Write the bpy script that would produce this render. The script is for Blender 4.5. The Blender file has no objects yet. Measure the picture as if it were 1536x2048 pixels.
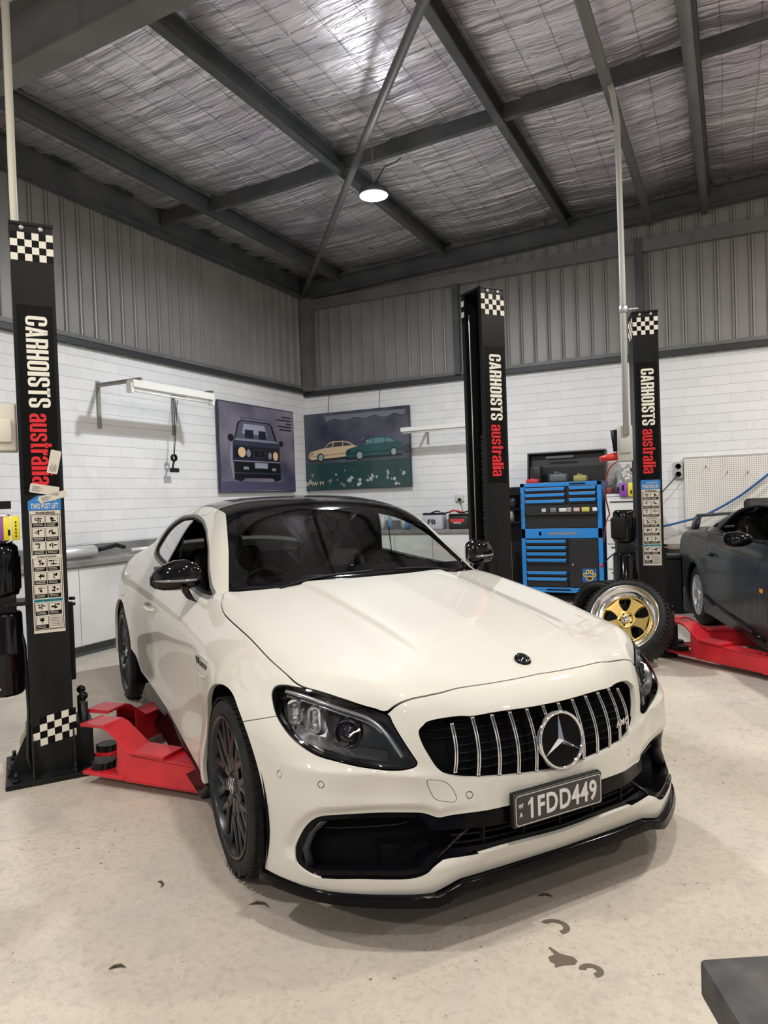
import bpy, bmesh, math, random
import numpy as np
from mathutils import Vector, Matrix
R = math.radians
random.seed(7)
SC = bpy.context.scene
COL = SC.collection
CAR_T = -.634
# ------------------------------------------------------------------ camera
CAM_R = ((0.89629,0.02315,0.44286),(0.44208,0.03225,-0.89640),(-0.03503,0.99921,0.01867))
cam = bpy.data.cameras.new('camera'); cam_o = bpy.data.objects.new('camera', cam); COL.objects.link(cam_o)
m4 = Matrix(CAM_R).to_4x4(); m4.translation = Vector((0,0,1.409)); cam_o.matrix_world = m4
cam.sensor_fit = 'HORIZONTAL'; cam.sensor_width = 36; cam.lens = 36*1416.48/1536; cam.clip_start = .05; cam.clip_end = 100
SC.camera = cam_o
SC.view_settings.view_transform = 'Standard'; SC.view_settings.look = 'None'
SC.view_settings.gamma = 1; SC.view_settings.exposure = 0.12
SC.view_settings.use_curve_mapping = False
# ------------------------------------------------------------------ world, lamps and added fills
w = bpy.data.worlds.new('world'); SC.world = w; w.use_nodes = True
w.node_tree.nodes['Background'].inputs[0].default_value = (.62,.68,.8,1)
w.node_tree.nodes['Background'].inputs[1].default_value = .35
def area(name, loc, target, size, power, col=(1,1,1), sy=None, spread=None):
    l = bpy.data.lights.new(name,'AREA'); l.energy = power; l.color = col; l.size = size
    if sy: l.shape='RECTANGLE'; l.size_y = sy
    if spread: l.spread = spread
    o = bpy.data.objects.new(name,l); COL.objects.link(o); o.location = loc
    o.rotation_euler = (Vector(target)-Vector(loc)).to_track_quat('-Z','Y').to_euler(); return o
LAMP = (-3.04,6.17,4.35)
LAMPS_FILLS = [(LAMP,132,(.90,.95,1)),((1.7,5.0,4.35),120,(1,.95,.88)),((2.3,7.9,4.4),85,(1,.94,.86)),((-.15,1.55,4.35),68,(1,.94,.88)),((1.1,-.5,4.3),50,(1,.94,.88)),((-3.3,.1,4.3),88,(1,.95,.89)),((1.9,-3.8,3.9),40,(1,.95,.89)),((-2.9,-3.2,3.9),115,(1,.95,.89)),((5.0,1.5,4.35),85,(1,.95,.88))]  # first is seen; unseen others include fills added for the right wall and door
def lamp_fill_disc(p, power, col):
    l=bpy.data.lights.new('lamp_fill_light','AREA'); l.shape='DISK'; l.size=.25; l.energy=power; l.color=col
    o=bpy.data.objects.new('lamp_fill_light',l); COL.objects.link(o); o.location=(p[0],p[1],p[2]-.045); return o
for p,e,c in LAMPS_FILLS:
    lamp_fill_disc(p,e,c)
    l=bpy.data.lights.new('roof_fill','POINT'); l.energy=e*.19; l.color=c; l.shadow_soft_size=.12     # added point fill that brightens the roof foil
    o=bpy.data.objects.new('roof_fill',l); COL.objects.link(o); o.location=(p[0],p[1],p[2]-.17)
# ------------------------------------------------------------------ helpers
def link(o, parent=None):
    COL.objects.link(o)
    if parent: o.parent = parent
    return o
def empty(name, loc=(0,0,0), rz=0, rot=None):
    o = bpy.data.objects.new(name, None); COL.objects.link(o); o.location = loc
    o.rotation_euler = rot if rot else (0,0,rz); o.empty_display_size=.1; return o
def tag(o, label=None, cat=None, group=None, kind=None):
    if label: o['label'] = label
    if cat: o['category'] = cat
    if group: o['group'] = group
    if kind: o['kind'] = kind
    return o
class MB:
    def __init__(s): s.v=[]; s.f=[]; s.m=[]; s.sm=[]; s.cur=0
    def add(s, vs, fs, smooth=False):
        o=len(s.v); s.v += [tuple(p) for p in vs]
        for f in fs: s.f.append([i+o for i in f]); s.m.append(s.cur); s.sm.append(smooth)
    def box(s, c, d, rz=0, rot=None, taper=1.0):
        M = Matrix(rot) if rot is not None else Matrix.Rotation(rz,3,'Z')
        x,y,z=d[0]/2,d[1]/2,d[2]/2; t=taper
        P=[(-x,-y,-z),(x,-y,-z),(x,y,-z),(-x,y,-z),(-x*t,-y*t,z),(x*t,-y*t,z),(x*t,y*t,z),(-x*t,y*t,z)]
        s.add([M@Vector(p)+Vector(c) for p in P],[(3,2,1,0),(4,5,6,7),(0,1,5,4),(1,2,6,5),(2,3,7,6),(3,0,4,7)])
        return s
    def bb(s, a, b):
        return s.box([(a[i]+b[i])/2 for i in range(3)],[abs(b[i]-a[i]) for i in range(3)])
    def rbox(s, c, d, r=.01, n=3, rz=0):
        # box with rounded vertical and soft top edges
        bm=bmesh.new(); bmesh.ops.create_cube(bm,size=1)
        for v in bm.verts: v.co=Vector((v.co.x*d[0],v.co.y*d[1],v.co.z*d[2]))
        bmesh.ops.bevel(bm,geom=bm.edges[:],offset=r,segments=n,profile=.5,affect='EDGES')
        M=Matrix.Rotation(rz,3,'Z')
        s.frombm(bm,M,c,True); return s
    def frombm(s,bm,M=None,c=(0,0,0),smooth=False):
        bm.verts.index_update()
        vs=[(M@v.co if M else v.co)+Vector(c) for v in bm.verts]
        s.add(vs,[[v.index for v in f.verts] for f in bm.faces],smooth); bm.free()
    def tube(s, pts, r, n=10, cap=True, rr=None):
        pts=[Vector(p) for p in pts]; k=len(pts); rings=[]
        up=None
        for i,p in enumerate(pts):
            t=(pts[min(i+1,k-1)]-pts[max(i-1,0)]).normalized()
            if up is None:
                up=Vector((0,0,1)) if abs(t.z)<.9 else Vector((1,0,0))
            a=t.cross(up).normalized(); b=a.cross(t).normalized(); up=b
            q=rr[i] if rr else r
            rings.append([p+a*q*math.cos(2*math.pi*j/n)+b*q*math.sin(2*math.pi*j/n) for j in range(n)])
        vs=[v for rg in rings for v in rg]
        fs=[(i*n+j,i*n+(j+1)%n,(i+1)*n+(j+1)%n,(i+1)*n+j) for i in range(k-1) for j in range(n)]
        s.add(vs,fs,True)
        if cap:
            o=len(s.v)-len(vs)
            s.f.append([o+j for j in range(n)][::-1]); s.m.append(s.cur); s.sm.append(False)
            s.f.append([o+(k-1)*n+j for j in range(n)]); s.m.append(s.cur); s.sm.append(False)
        return s
    def cyl(s,a,b,r,n=20,r2=None): return s.tube([a,b],r,n,True,[r,r if r2 is None else r2])
    def lathe(s, prof, c=(0,0,0), axis='Z', n=32, M=None, smooth=True, a0=0, a1=2*math.pi):
        # prof: (radius, height)
        full=abs(a1-a0-2*math.pi)<1e-6; cnt=n if full else n+1
        if M is None: M={'Z':Matrix.Identity(3),'Y':Matrix(((1,0,0),(0,0,1),(0,-1,0))),'X':Matrix(((0,0,1),(1,0,0),(0,1,0)))}[axis]
        vs=[];k=len(prof)
        for i in range(cnt):
            a=a0+(a1-a0)*i/n
            for r,h in prof: vs.append(M@Vector((r*math.cos(a),r*math.sin(a),h))+Vector(c))
        fs=[]
        for i in range(n):
            j=(i+1)%cnt
            for q in range(k-1): fs.append((i*k+q,j*k+q,j*k+q+1,i*k+q+1))
        s.add(vs,fs,smooth); return s
    def prism(s, poly, h0, h1, M=None, c=(0,0,0), smooth=False):
        # poly in xy, extruded in z h0..h1
        M=M or Matrix.Identity(3); n=len(poly); c=Vector(c)
        ar=sum(poly[i][0]*poly[(i+1)%n][1]-poly[(i+1)%n][0]*poly[i][1] for i in range(n))
        if ar<0: poly=poly[::-1]
        vs=[M@Vector((x,y,h0))+c for x,y in poly]+[M@Vector((x,y,h1))+c for x,y in poly]
        fs=[list(range(n))[::-1],[n+i for i in range(n)]]
        s.add(vs,fs,False); o=len(s.v)-2*n
        for i in range(n):
            s.f.append([o+i,o+(i+1)%n,o+n+(i+1)%n,o+n+i]); s.m.append(s.cur); s.sm.append(smooth)
        return s
    def sphere(s,c,r,n=16,sc=(1,1,1)):
        pr=[(r*math.sin(math.pi*i/n),-r*math.cos(math.pi*i/n)) for i in range(n+1)]
        o=len(s.v); s.lathe(pr,(0,0,0),'Z',n*2)
        for i in range(o,len(s.v)):
            p=s.v[i]; s.v[i]=(p[0]*sc[0]+c[0],p[1]*sc[1]+c[1],p[2]*sc[2]+c[2])
        return s
    def build(s,name,mat,parent=None,loc=None,bevel=0,rz=None):
        me=bpy.data.meshes.new(name); me.from_pydata(s.v,[],s.f)
        mats=mat if isinstance(mat,(list,tuple)) else [mat]
        for q in mats: me.materials.append(q)
        me.polygons.foreach_set('material_index',s.m); me.polygons.foreach_set('use_smooth',s.sm)
        me.update(); o=bpy.data.objects.new(name,me); link(o,parent)
        if loc: o.location=loc
        if rz is not None: o.rotation_euler=(0,0,rz)
        if bevel:
            b=o.modifiers.new('bevel','BEVEL'); b.width=bevel; b.segments=2; b.limit_method='ANGLE'; b.angle_limit=R(40)
            b.harden_normals=False
        return o
def text_mb(mb, body, size, M, c, depth=.001, bold=0.0, sx=1.0, align='CENTER', shear=0, spacing=1.0):
    """adds lettering as faces to a mesh builder: local x right, y up, z out"""
    cu=bpy.data.curves.new('t','FONT'); cu.body=body; cu.size=size; cu.align_x=align; cu.align_y='CENTER'
    cu.offset=bold; cu.extrude=depth; cu.shear=shear; cu.resolution_u=3; cu.space_character=spacing
    o=bpy.data.objects.new('t',cu); COL.objects.link(o)
    dg=bpy.context.evaluated_depsgraph_get(); dg.update()
    me=bpy.data.meshes.new_from_object(o.evaluated_get(dg))
    vs=[M@Vector((v.co.x*sx,v.co.y,v.co.z))+Vector(c) for v in me.vertices]
    mb.add(vs,[list(p.vertices) for p in me.polygons])
    bpy.data.objects.remove(o); bpy.data.curves.remove(cu); bpy.data.meshes.remove(me)
def frame(xa,ya):
    """3x3 with columns x,y,z=x cross y"""
    x=Vector(xa).normalized(); y=Vector(ya).normalized(); z=x.cross(y).normalized(); y=z.cross(x)
    return Matrix((x,y,z)).transposed()
# ------------------------------------------------------------------ materials
def mat(name, col=(.8,.8,.8), rough=.5, metal=0, coat=0, spec=.5, emit=None, es=0, build=None, alpha=1, trans=0, ior=1.45, coatr=.03):
    m=bpy.data.materials.new(name); m.use_nodes=True; nt=m.node_tree; b=nt.nodes['Principled BSDF']
    b.inputs['Base Color'].default_value=(*col,1); b.inputs['Roughness'].default_value=rough
    b.inputs['Metallic'].default_value=metal; b.inputs['Coat Weight'].default_value=coat; b.inputs['Coat Roughness'].default_value=coatr
    b.inputs['Specular IOR Level'].default_value=spec; b.inputs['IOR'].default_value=ior
    b.inputs['Transmission Weight'].default_value=trans; b.inputs['Alpha'].default_value=alpha
    if emit: b.inputs['Emission Color'].default_value=(*emit,1); b.inputs['Emission Strength'].default_value=es
    if build: build(nt,b)
    return m
def N(nt,t,**k):
    n=nt.nodes.new(t)
    for a,v in k.items():
        if a.startswith('i_'):
            key=a[2:]; key=int(key) if key.isdigit() else key.replace('_',' ')
            n.inputs[key].default_value=v
        else: setattr(n,a,v)
    return n
def noise_col(c1,c2,scale=6,detail=6,lo=.35,hi=.65,bump=0,bscale=None,rough=None,coord='Object',sc=(1,1,1),bd=.01):
    def f(nt,b):
        L=nt.links.new; tc=N(nt,'ShaderNodeTexCoord'); mp=N(nt,'ShaderNodeMapping'); mp.inputs['Scale'].default_value=sc
        L(tc.outputs[coord],mp.inputs[0])
        n=N(nt,'ShaderNodeTexNoise'); n.inputs['Scale'].default_value=scale; n.inputs['Detail'].default_value=detail
        L(mp.outputs[0],n.inputs['Vector'])
        r=N(nt,'ShaderNodeValToRGB'); r.color_ramp.elements[0].position=lo; r.color_ramp.elements[1].position=hi
        r.color_ramp.elements[0].color=(*c1,1); r.color_ramp.elements[1].color=(*c2,1)
        L(n.outputs['Fac'],r.inputs[0]); L(r.outputs[0],b.inputs['Base Color'])
        if rough:
            q=N(nt,'ShaderNodeMapRange'); q.inputs[3].default_value=rough[0]; q.inputs[4].default_value=rough[1]
            L(n.outputs['Fac'],q.inputs[0]); L(q.outputs[0],b.inputs['Roughness'])
        if bump:
            n2=N(nt,'ShaderNodeTexNoise'); n2.inputs['Scale'].default_value=bscale or scale*4; n2.inputs['Detail'].default_value=4
            L(mp.outputs[0],n2.inputs['Vector'])
            bp=N(nt,'ShaderNodeBump'); bp.inputs['Strength'].default_value=bump; bp.inputs['Distance'].default_value=bd
            L(n2.outputs['Fac'],bp.inputs['Height']); L(bp.outputs[0],b.inputs['Normal'])
    return f
def glass_mat(name, tint=(.75,.8,.78), refl=1.0, ior=1.5):
    m=bpy.data.materials.new(name); m.use_nodes=True; nt=m.node_tree; nt.nodes.clear(); L=nt.links.new
    o=N(nt,'ShaderNodeOutputMaterial'); mx=N(nt,'ShaderNodeMixShader'); tr=N(nt,'ShaderNodeBsdfTransparent'); gl=N(nt,'ShaderNodeBsdfGlossy')
    tr.inputs[0].default_value=(*tint,1); gl.inputs['Roughness'].default_value=0.0
    fr=N(nt,'ShaderNodeFresnel'); fr.inputs[0].default_value=ior
    ma=N(nt,'ShaderNodeMath',operation='MULTIPLY'); ma.inputs[1].default_value=refl
    L(fr.outputs[0],ma.inputs[0]); L(ma.outputs[0],mx.inputs[0]); L(tr.outputs[0],mx.inputs[1]); L(gl.outputs[0],mx.inputs[2]); L(mx.outputs[0],o.inputs[0])
    return m
WHITE=mat('pearl_white_paint',(.575,.56,.50),.55,0,.9,coatr=.02,spec=.4)
GLOSS=mat('gloss_black',(.003,.003,.004),.06,0,0,spec=.45)
SATIN=mat('satin_black_metal',(.010,.011,.012),.38,0,0,spec=.25)
SPLIT=mat('splitter_black',(.003,.003,.004),.10,spec=.14)
REFL=mat('lamp_reflector',(.85,.85,.86),.22,.9)
MATTE=mat('black_plastic',(.008,.008,.009),.55,spec=.2)
VOID=mat('dark_interior',(.004,.004,.005),.85,spec=.1)
CHROME=mat('chrome',(.82,.83,.85),.07,1)
ALU=mat('brushed_aluminium',(.62,.63,.64),.32,1)
STEEL=mat('galvanised_steel',(.45,.46,.46),.42,.9)
RUBBER=mat('tyre_rubber',(.018,.018,.018),.62,spec=.25,build=noise_col((.009,.009,.009),(.018,.0175,.017),14,bump=.15,bscale=120,bd=.002))
GREYTRIM=mat('grey_window_trim',(.16,.155,.15),.45)
LEATHER=mat('dark_leather',(.016,.015,.015),.5,spec=.25,build=noise_col((.008,.008,.008),(.014,.013,.013),8,bump=.1,bscale=200,bd=.002))
GLASS=glass_mat('tinted_windscreen_glass',(.70,.74,.72),1.0)
CLEAR=glass_mat('clear_lens',(.95,.96,.97),1.0,1.45)
PLATEW=mat('plate_white_paint',(.62,.62,.62),.5)
SILVER=mat('silver_paint',(.55,.56,.58),.3,.8)
# ------------------------------------------------------------------ smooth vehicle body surfaces
def nspline(xs,ys,xq):
    # natural cubic spline, ys (n,...) ; clamped evaluation with linear extrapolation
    xs=np.asarray(xs,float);ys=np.asarray(ys,float);n=len(xs)
    h=np.diff(xs);A=np.zeros((n,n));B=np.zeros((n,)+ys.shape[1:])
    A[0,0]=A[-1,-1]=1
    for i in range(1,n-1):
        A[i,i-1]=h[i-1];A[i,i]=2*(h[i-1]+h[i]);A[i,i+1]=h[i]
        B[i]=6*((ys[i+1]-ys[i])/h[i]-(ys[i]-ys[i-1])/h[i-1])
    M=np.linalg.solve(A,B.reshape(n,-1)).reshape(ys.shape)
    q=np.clip(xq,xs[0],xs[-1]);k=np.clip(np.searchsorted(xs,q)-1,0,n-2)
    sh=(-1,)+(1,)*(ys.ndim-1)
    a=((xs[k+1]-q)/h[k]).reshape(sh);b=1-a;hh=(h[k]**2/6).reshape(sh)
    return a*ys[k]+b*ys[k+1]+((a**3-a)*M[k]+(b**3-b)*M[k+1])*hh
def bulge(u,v):
    vb=.352+.045*np.clip((.2-u)/.7,-.35,1)
    k=np.clip((.66-u)/.35,0,1)
    return ((.012*(.5-.5*np.tanh((v-vb)/.009))-.004))*k
class Tab:
    def __init__(s,xs,ys,T,st=.01):
        s.x0,s.y0,s.st=xs[0],ys[0],st
        xq=np.arange(xs[0],xs[-1]+st*.5,st);yq=np.arange(ys[0],ys[-1]+st*.5,st)
        D=nspline(xs,np.array(T,float),xq)          # (xq, ny)
        s.D=nspline(ys,D.T,yq).T
    def __call__(s,x,y):
        nx,ny=s.D.shape
        a=np.clip((x-s.x0)/s.st,0,nx-1.001);b=np.clip((y-s.y0)/s.st,0,ny-1.001)
        i=a.astype(int);j=b.astype(int);a=a-i;b=b-j;D=s.D
        return (D[i,j]*(1-a)+D[i+1,j]*a)*(1-b)+(D[i,j+1]*(1-a)+D[i+1,j+1]*a)*b
def smax(a,b,k):
    h=np.maximum(k-np.abs(a-b),0)/k
    return np.maximum(a,b)+h*h*k*.25
def smin(a,b,k): return -smax(-a,-b,k)
# top height z=g(u,v)
GU=[-4.0,-3.85,-3.6,-3.2,-2.84,-2.3,-1.6,-1.0,-.6,-.4,-.2,0,.2,.4,.6,.7,.8,1.0]
GV=[0,.2,.38,.46,.55,.65,.73,.80,.86,.95]
G0=Tab(GU,GV,[
 [1.04,1.04,1.03,1.02,1.01,.99,.97,.94,.90,.84],
 [1.06,1.06,1.05,1.04,1.03,1.01,.99,.96,.92,.86],
 [1.085,1.085,1.075,1.065,1.055,1.035,1.01,.98,.945,.89],
 [1.10,1.10,1.09,1.08,1.07,1.05,1.025,.99,.955,.90],
 [1.09,1.09,1.08,1.08,1.07,1.05,1.02,.99,.955,.90],
 [1.06,1.06,1.06,1.06,1.06,1.04,1.01,.985,.94,.87],
 [1.04,1.04,1.04,1.04,1.04,1.03,1.00,.975,.925,.85],
 [1.04,1.04,1.04,1.04,1.03,1.02,.995,.965,.91,.83],
 [1.035,1.034,1.028,1.019,1.01,.998,.985,.955,.895,.81],
 [1.018,1.016,1.010,.997,.985,.974,.963,.930,.872,.79],
 [.992,.989,.983,.966,.954,.944,.934,.902,.848,.77],
 [.960,.956,.949,.931,.919,.910,.900,.872,.822,.745],
 [.927,.922,.914,.896,.884,.874,.860,.828,.780,.71],
 [.890,.886,.875,.859,.848,.838,.820,.785,.74,.68],
 [.838,.833,.822,.808,.796,.788,.771,.740,.70,.64],
 [.800,.794,.783,.770,.760,.755,.745,.725,.69,.62],
 [.752,.746,.734,.72,.71,.705,.695,.675,.64,.57],
 [.60,.60,.58,.56,.54,.52,.50,.48,.46,.44]])
def G(u,v): return G0(u,v)+np.where(u>-.75,bulge(u,v),0)
# half width v=h(u,z)
HU=[-4.0,-3.8,-3.5,-3.2,-2.84,-2.4,-2.0,-1.5,-1.0,-.6,-.3,0,.3,.6,1.0]
HZ=[.12,.22,.32,.42,.55,.66,.74,.82,.90,1.0,1.15]
H_=Tab(HU,HZ,[
 [.74,.75,.76,.76,.76,.75,.73,.71,.68,.62,.5],
 [.81,.82,.83,.83,.83,.82,.805,.79,.76,.71,.6],
 [.86,.87,.88,.88,.88,.87,.855,.84,.81,.76,.65],
 [.90,.91,.92,.92,.92,.915,.905,.89,.865,.815,.70],
 [.90,.91,.92,.92,.92,.92,.912,.898,.872,.825,.72],
 [.90,.91,.915,.905,.905,.912,.908,.893,.868,.83,.74],
 [.90,.915,.91,.89,.89,.900,.902,.89,.865,.83,.75],
 [.90,.915,.908,.888,.884,.893,.898,.888,.865,.832,.75],
 [.90,.915,.908,.888,.884,.892,.896,.888,.864,.830,.75],
 [.90,.915,.91,.89,.888,.895,.899,.892,.862,.822,.74],
 [.90,.915,.915,.90,.898,.905,.905,.893,.858,.81,.73],
 [.90,.92,.922,.922,.922,.920,.910,.888,.848,.80,.72],
 [.90,.92,.922,.922,.922,.917,.902,.875,.835,.78,.70],
 [.90,.92,.92,.918,.915,.905,.89,.86,.82,.76,.68],
 [.88,.9,.9,.9,.89,.88,.86,.83,.79,.74,.66]])
# nose u=n(v,z)
NV=[0,.2,.33,.42,.50,.60,.70,.80,.87,.95]
NZ=[.12,.2,.3,.42,.52,.62,.70,.77,.86,1.0]
N_=Tab(NV,NZ,[
 [.815,.840,.868,.872,.868,.848,.822,.79,.75,.7],
 [.812,.836,.862,.864,.857,.835,.806,.773,.73,.68],
 [.808,.832,.848,.835,.824,.804,.775,.74,.70,.65],
 [.803,.827,.830,.798,.785,.765,.735,.70,.65,.60],
 [.790,.815,.803,.765,.750,.735,.71,.68,.64,.59],
 [.740,.765,.752,.712,.692,.670,.64,.60,.54,.48],
 [.675,.700,.692,.668,.655,.625,.58,.52,.45,.38],
 [.575,.605,.605,.600,.588,.550,.48,.40,.32,.24],
 [.47,.49,.49,.49,.48,.45,.37,.26,.16,.06],
 [.30,.30,.29,.27,.25,.20,.13,.03,-.07,-.2]])
# greenhouse
RU=[-4.0,-3.3,-3.0,-2.7,-2.4,-2.1,-1.8,-1.5,-1.25,-1.1,-.9,-.7,-.45,-.2,.1]
RV=[0,.2,.4,.55,.7,.85]
RT=Tab(RU,RV,[
 [.70,.70,.69,.68,.66,.63],
 [1.04,1.04,1.03,1.01,.98,.93],
 [1.17,1.17,1.155,1.13,1.09,1.03],
 [1.285,1.28,1.265,1.235,1.18,1.10],
 [1.372,1.37,1.36,1.335,1.28,1.18],
 [1.425,1.424,1.412,1.385,1.335,1.24],
 [1.448,1.447,1.434,1.402,1.34,1.25],
 [1.443,1.440,1.424,1.388,1.315,1.22],
 [1.415,1.411,1.393,1.357,1.275,1.17],
 [1.387,1.382,1.36,1.318,1.235,1.12],
 [1.285,1.279,1.253,1.205,1.128,1.02],
 [1.168,1.161,1.133,1.085,1.013,.90],
 [1.018,1.010,.98,.93,.86,.75],
 [.87,.86,.83,.78,.71,.60],
 [.69,.68,.65,.6,.53,.4]],st=.01)
WU=[-4.0,-3.3,-2.8,-2.4,-1.9,-1.4,-1.0,-.6,-.2]
WZ=[.85,.97,1.08,1.18,1.28,1.36,1.45]
WT=Tab(WU,WZ,[
 [.72,.68,.62,.55,.48,.40,.30],
 [.80,.755,.70,.63,.56,.47,.36],
 [.825,.785,.735,.68,.61,.53,.42],
 [.84,.80,.755,.71,.66,.60,.50],
 [.85,.81,.765,.722,.675,.62,.54],
 [.85,.812,.765,.720,.670,.615,.54],
 [.845,.807,.758,.71,.655,.597,.52],
 [.835,.795,.745,.695,.64,.585,.51],
 [.82,.78,.73,.68,.62,.57,.50]])
def flare(u,z):
    o=0
    for hu,hz,r,a in ((0,.33,.375,.016),(-2.84,.34,.385,.022)):
        d=np.hypot(u-hu,z-hz); o=o+a*np.exp(-((d-r)/.07)**2)*(d>0)
    return o
def F(u,v,z):
    v=np.abs(v)
    top=z-G(u,v); side=v-(H_(u,z)+flare(u,z)); nose=u-N_(v,z)
    b=smax(top*.97,side,.085); b=smax(b,nose*.8,.045)
    b=smax(b,(-3.93+.10*np.abs(z-.75)+.16*v**2-u)*1.,.10)
    b=smax(b,.12-z,.03)
    gt=(z-RT(u,v))*.85; gs=(v-WT(u,z))*.92
    gh=smax(gt,gs,.055)
    gh=np.maximum(gh,.80-z)
    kk=.015+.13*np.clip((-2.0-u)/.9,0,1)
    return smin(b,gh,kk)
def grad(P,e=1e-3):
    u,v,z=P[:,0],P[:,1],P[:,2]
    g=np.stack([F(u+e,v,z)-F(u-e,v,z),F(u,v+e,z)-F(u,v-e,z),F(u,v,z+e)-F(u,v,z-e)],1)/(2*e)
    return g
def isosurf(F,lo,hi,h):
    """surface nets of F=0 over the half space v>=0, snapped to the true surface; returns V,N,T"""
    nu=int((hi[0]-lo[0])/h)+1; nz=int((hi[2]-lo[2])/h)+1; nv=int(hi[1]/h)+2
    U=lo[0]+h*np.arange(nu); Vv=(np.arange(nv)-.5)*h; Z=lo[2]+h*np.arange(nz)
    f=np.empty((nu,nv,nz),np.float32)
    for i in range(0,nu,40):
        a,b,c=np.meshgrid(U[i:i+40],Vv,Z,indexing='ij'); f[i:i+40]=F(a,b,c)
    s=f<0
    c8=[s[i:nu-1+i,j:nv-1+j,k:nz-1+k] for i in(0,1) for j in(0,1) for k in(0,1)]
    cnt=sum(c.astype(np.int8) for c in c8); act=(cnt>0)&(cnt<8)
    idx=-np.ones(act.shape,np.int64); idx[act]=np.arange(act.sum())
    ci=np.argwhere(act); P=np.stack([U[ci[:,0]],Vv[ci[:,1]],Z[ci[:,2]]],1)+h/2
    P[ci[:,1]==0,1]=0
    on=P[:,1]==0
    def grad(P,e=1e-3):
        u,v,z=P.T; return np.stack([F(u+e,v,z)-F(u-e,v,z),F(u,v+e,z)-F(u,v-e,z),F(u,v,z+e)-F(u,v,z-e)],1)/(2*e)
    for _ in range(5):
        g=grad(P); g[on,1]=0; val=F(*P.T); d=val/np.maximum((g*g).sum(1),.05)
        P=P-np.clip(d,-h,h)[:,None]*g
    g=grad(P,.004); g[on,1]=0; Nn=g/np.maximum(np.linalg.norm(g,axis=1,keepdims=True),1e-9)
    T=[]
    for ax in range(3):
        sl=[slice(None)]*3; sl2=[slice(None)]*3; sl[ax]=slice(0,-1); sl2[ax]=slice(1,None)
        A=s[tuple(sl)]; B=s[tuple(sl2)]; e=np.argwhere(A!=B)
        o1,o2=[q for q in range(3) if q!=ax]
        e=e[(e[:,o1]>0)&(e[:,o2]>0)&(e[:,o1]<act.shape[o1])&(e[:,o2]<act.shape[o2])]
        if len(e)==0: continue
        def cell(d1,d2):
            q=e.copy(); q[:,o1]-=d1; q[:,o2]-=d2; return idx[q[:,0],q[:,1],q[:,2]]
        q=np.stack([cell(1,1),cell(0,1),cell(0,0),cell(1,0)],1)
        q=q[(q>=0).all(1)]
        T.append(q[:,[0,1,2]]); T.append(q[:,[0,2,3]])
    T=np.concatenate(T); a,b,c=P[T[:,0]],P[T[:,1]],P[T[:,2]]
    fn=np.cross(b-a,c-a); fl=(fn*Nn[T[:,0]]).sum(1)<0; T[fl]=T[fl][:,[0,2,1]]
    return P,Nn,T
def clip(M,d):
    """keep the part of the mesh where scalar d<0"""
    V,Nn,T=M; s=d<0; st=s[T]; k=st.sum(1); out=[T[k==3]]
    newp=[];keys={}
    nv=len(V)
    sel=T[(k==1)|(k==2)]
    if len(sel):
        E=[]; 
        for a,b in((0,1),(1,2),(2,0)):
            m=s[sel[:,a]]!=s[sel[:,b]]; E.append(np.sort(sel[m][:,[a,b]],1))
        E=np.unique(np.concatenate(E),axis=0)
        t=d[E[:,0]]/(d[E[:,0]]-d[E[:,1]]); t=t[:,None]
        PV=V[E[:,0]]*(1-t)+V[E[:,1]]*t; PN=Nn[E[:,0]]*(1-t)+Nn[E[:,1]]*t; PN/=np.maximum(np.linalg.norm(PN,axis=1,keepdims=True),1e-9)
        key=E[:,0]*nv+E[:,1]
        def look(a,b):
            lo=np.minimum(a,b);hi=np.maximum(a,b); return nv+np.searchsorted(key,lo*nv+hi)
        for r in range(3):
            q=np.roll(sel,-r,axis=1); sq=s[q]
            m=sq[:,0]&~sq[:,1]&~sq[:,2]; x=q[m]
            out.append(np.stack([x[:,0],look(x[:,0],x[:,1]),look(x[:,0],x[:,2])],1))
            m=~sq[:,0]&sq[:,1]&sq[:,2]; x=q[m]; p1=look(x[:,0],x[:,1]); p2=look(x[:,0],x[:,2])
            out.append(np.stack([p1,x[:,1],x[:,2]],1)); out.append(np.stack([p1,x[:,2],p2],1))
        V=np.concatenate([V,PV]); Nn=np.concatenate([Nn,PN])
    T=np.concatenate(out); used=np.unique(T); mp=np.zeros(len(V),np.int64); mp[used]=np.arange(len(used))
    return V[used],Nn[used],mp[T]
def split(M,f,w=.0018):
    """two pieces of M either side of field f, with a shut gap 2w"""
    d=f(M[0]); return clip(M,d+w),clip(M,-d+w)
def catmull(P,n=6,closed=True):
    P=np.array(P,float); k=len(P); out=[]
    rng=range(k if closed else k-1)
    for i in rng:
        if closed: a,b,c,d=P[(i-1)%k],P[i],P[(i+1)%k],P[(i+2)%k]
        else: a,b,c,d=P[max(i-1,0)],P[i],P[i+1],P[min(i+2,k-1)]
        for j in range(n):
            t=j/n; out.append(.5*((2*b)+(c-a)*t+(2*a-5*b+4*c-d)*t*t+(3*b-a-3*c+d)*t**3))
    if not closed: out.append(P[-1])
    return np.array(out)
def sdf(x,y,poly):
    """signed distance to a closed polygon, negative inside"""
    poly=np.asarray(poly,float); x=np.asarray(x,float);y=np.asarray(y,float)
    d=np.full(x.shape,1e9); ins=np.zeros(x.shape,bool); n=len(poly)
    for i in range(n):
        ax,ay=poly[i];bx,by=poly[(i+1)%n]; ex,ey=bx-ax,by-ay
        t=np.clip(((x-ax)*ex+(y-ay)*ey)/(ex*ex+ey*ey+1e-12),0,1)
        d=np.minimum(d,(x-ax-ex*t)**2+(y-ay-ey*t)**2)
        c=((ay>y)!=(by>y)); xi=ax+(y-ay)*ex/(ey if abs(ey)>1e-12 else 1e-12); ins^=c&(x<xi)
    return np.where(ins,-1,1)*np.sqrt(d)
def offset(M,d): return M[0]-M[1]*d,M[1],M[2]
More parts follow.
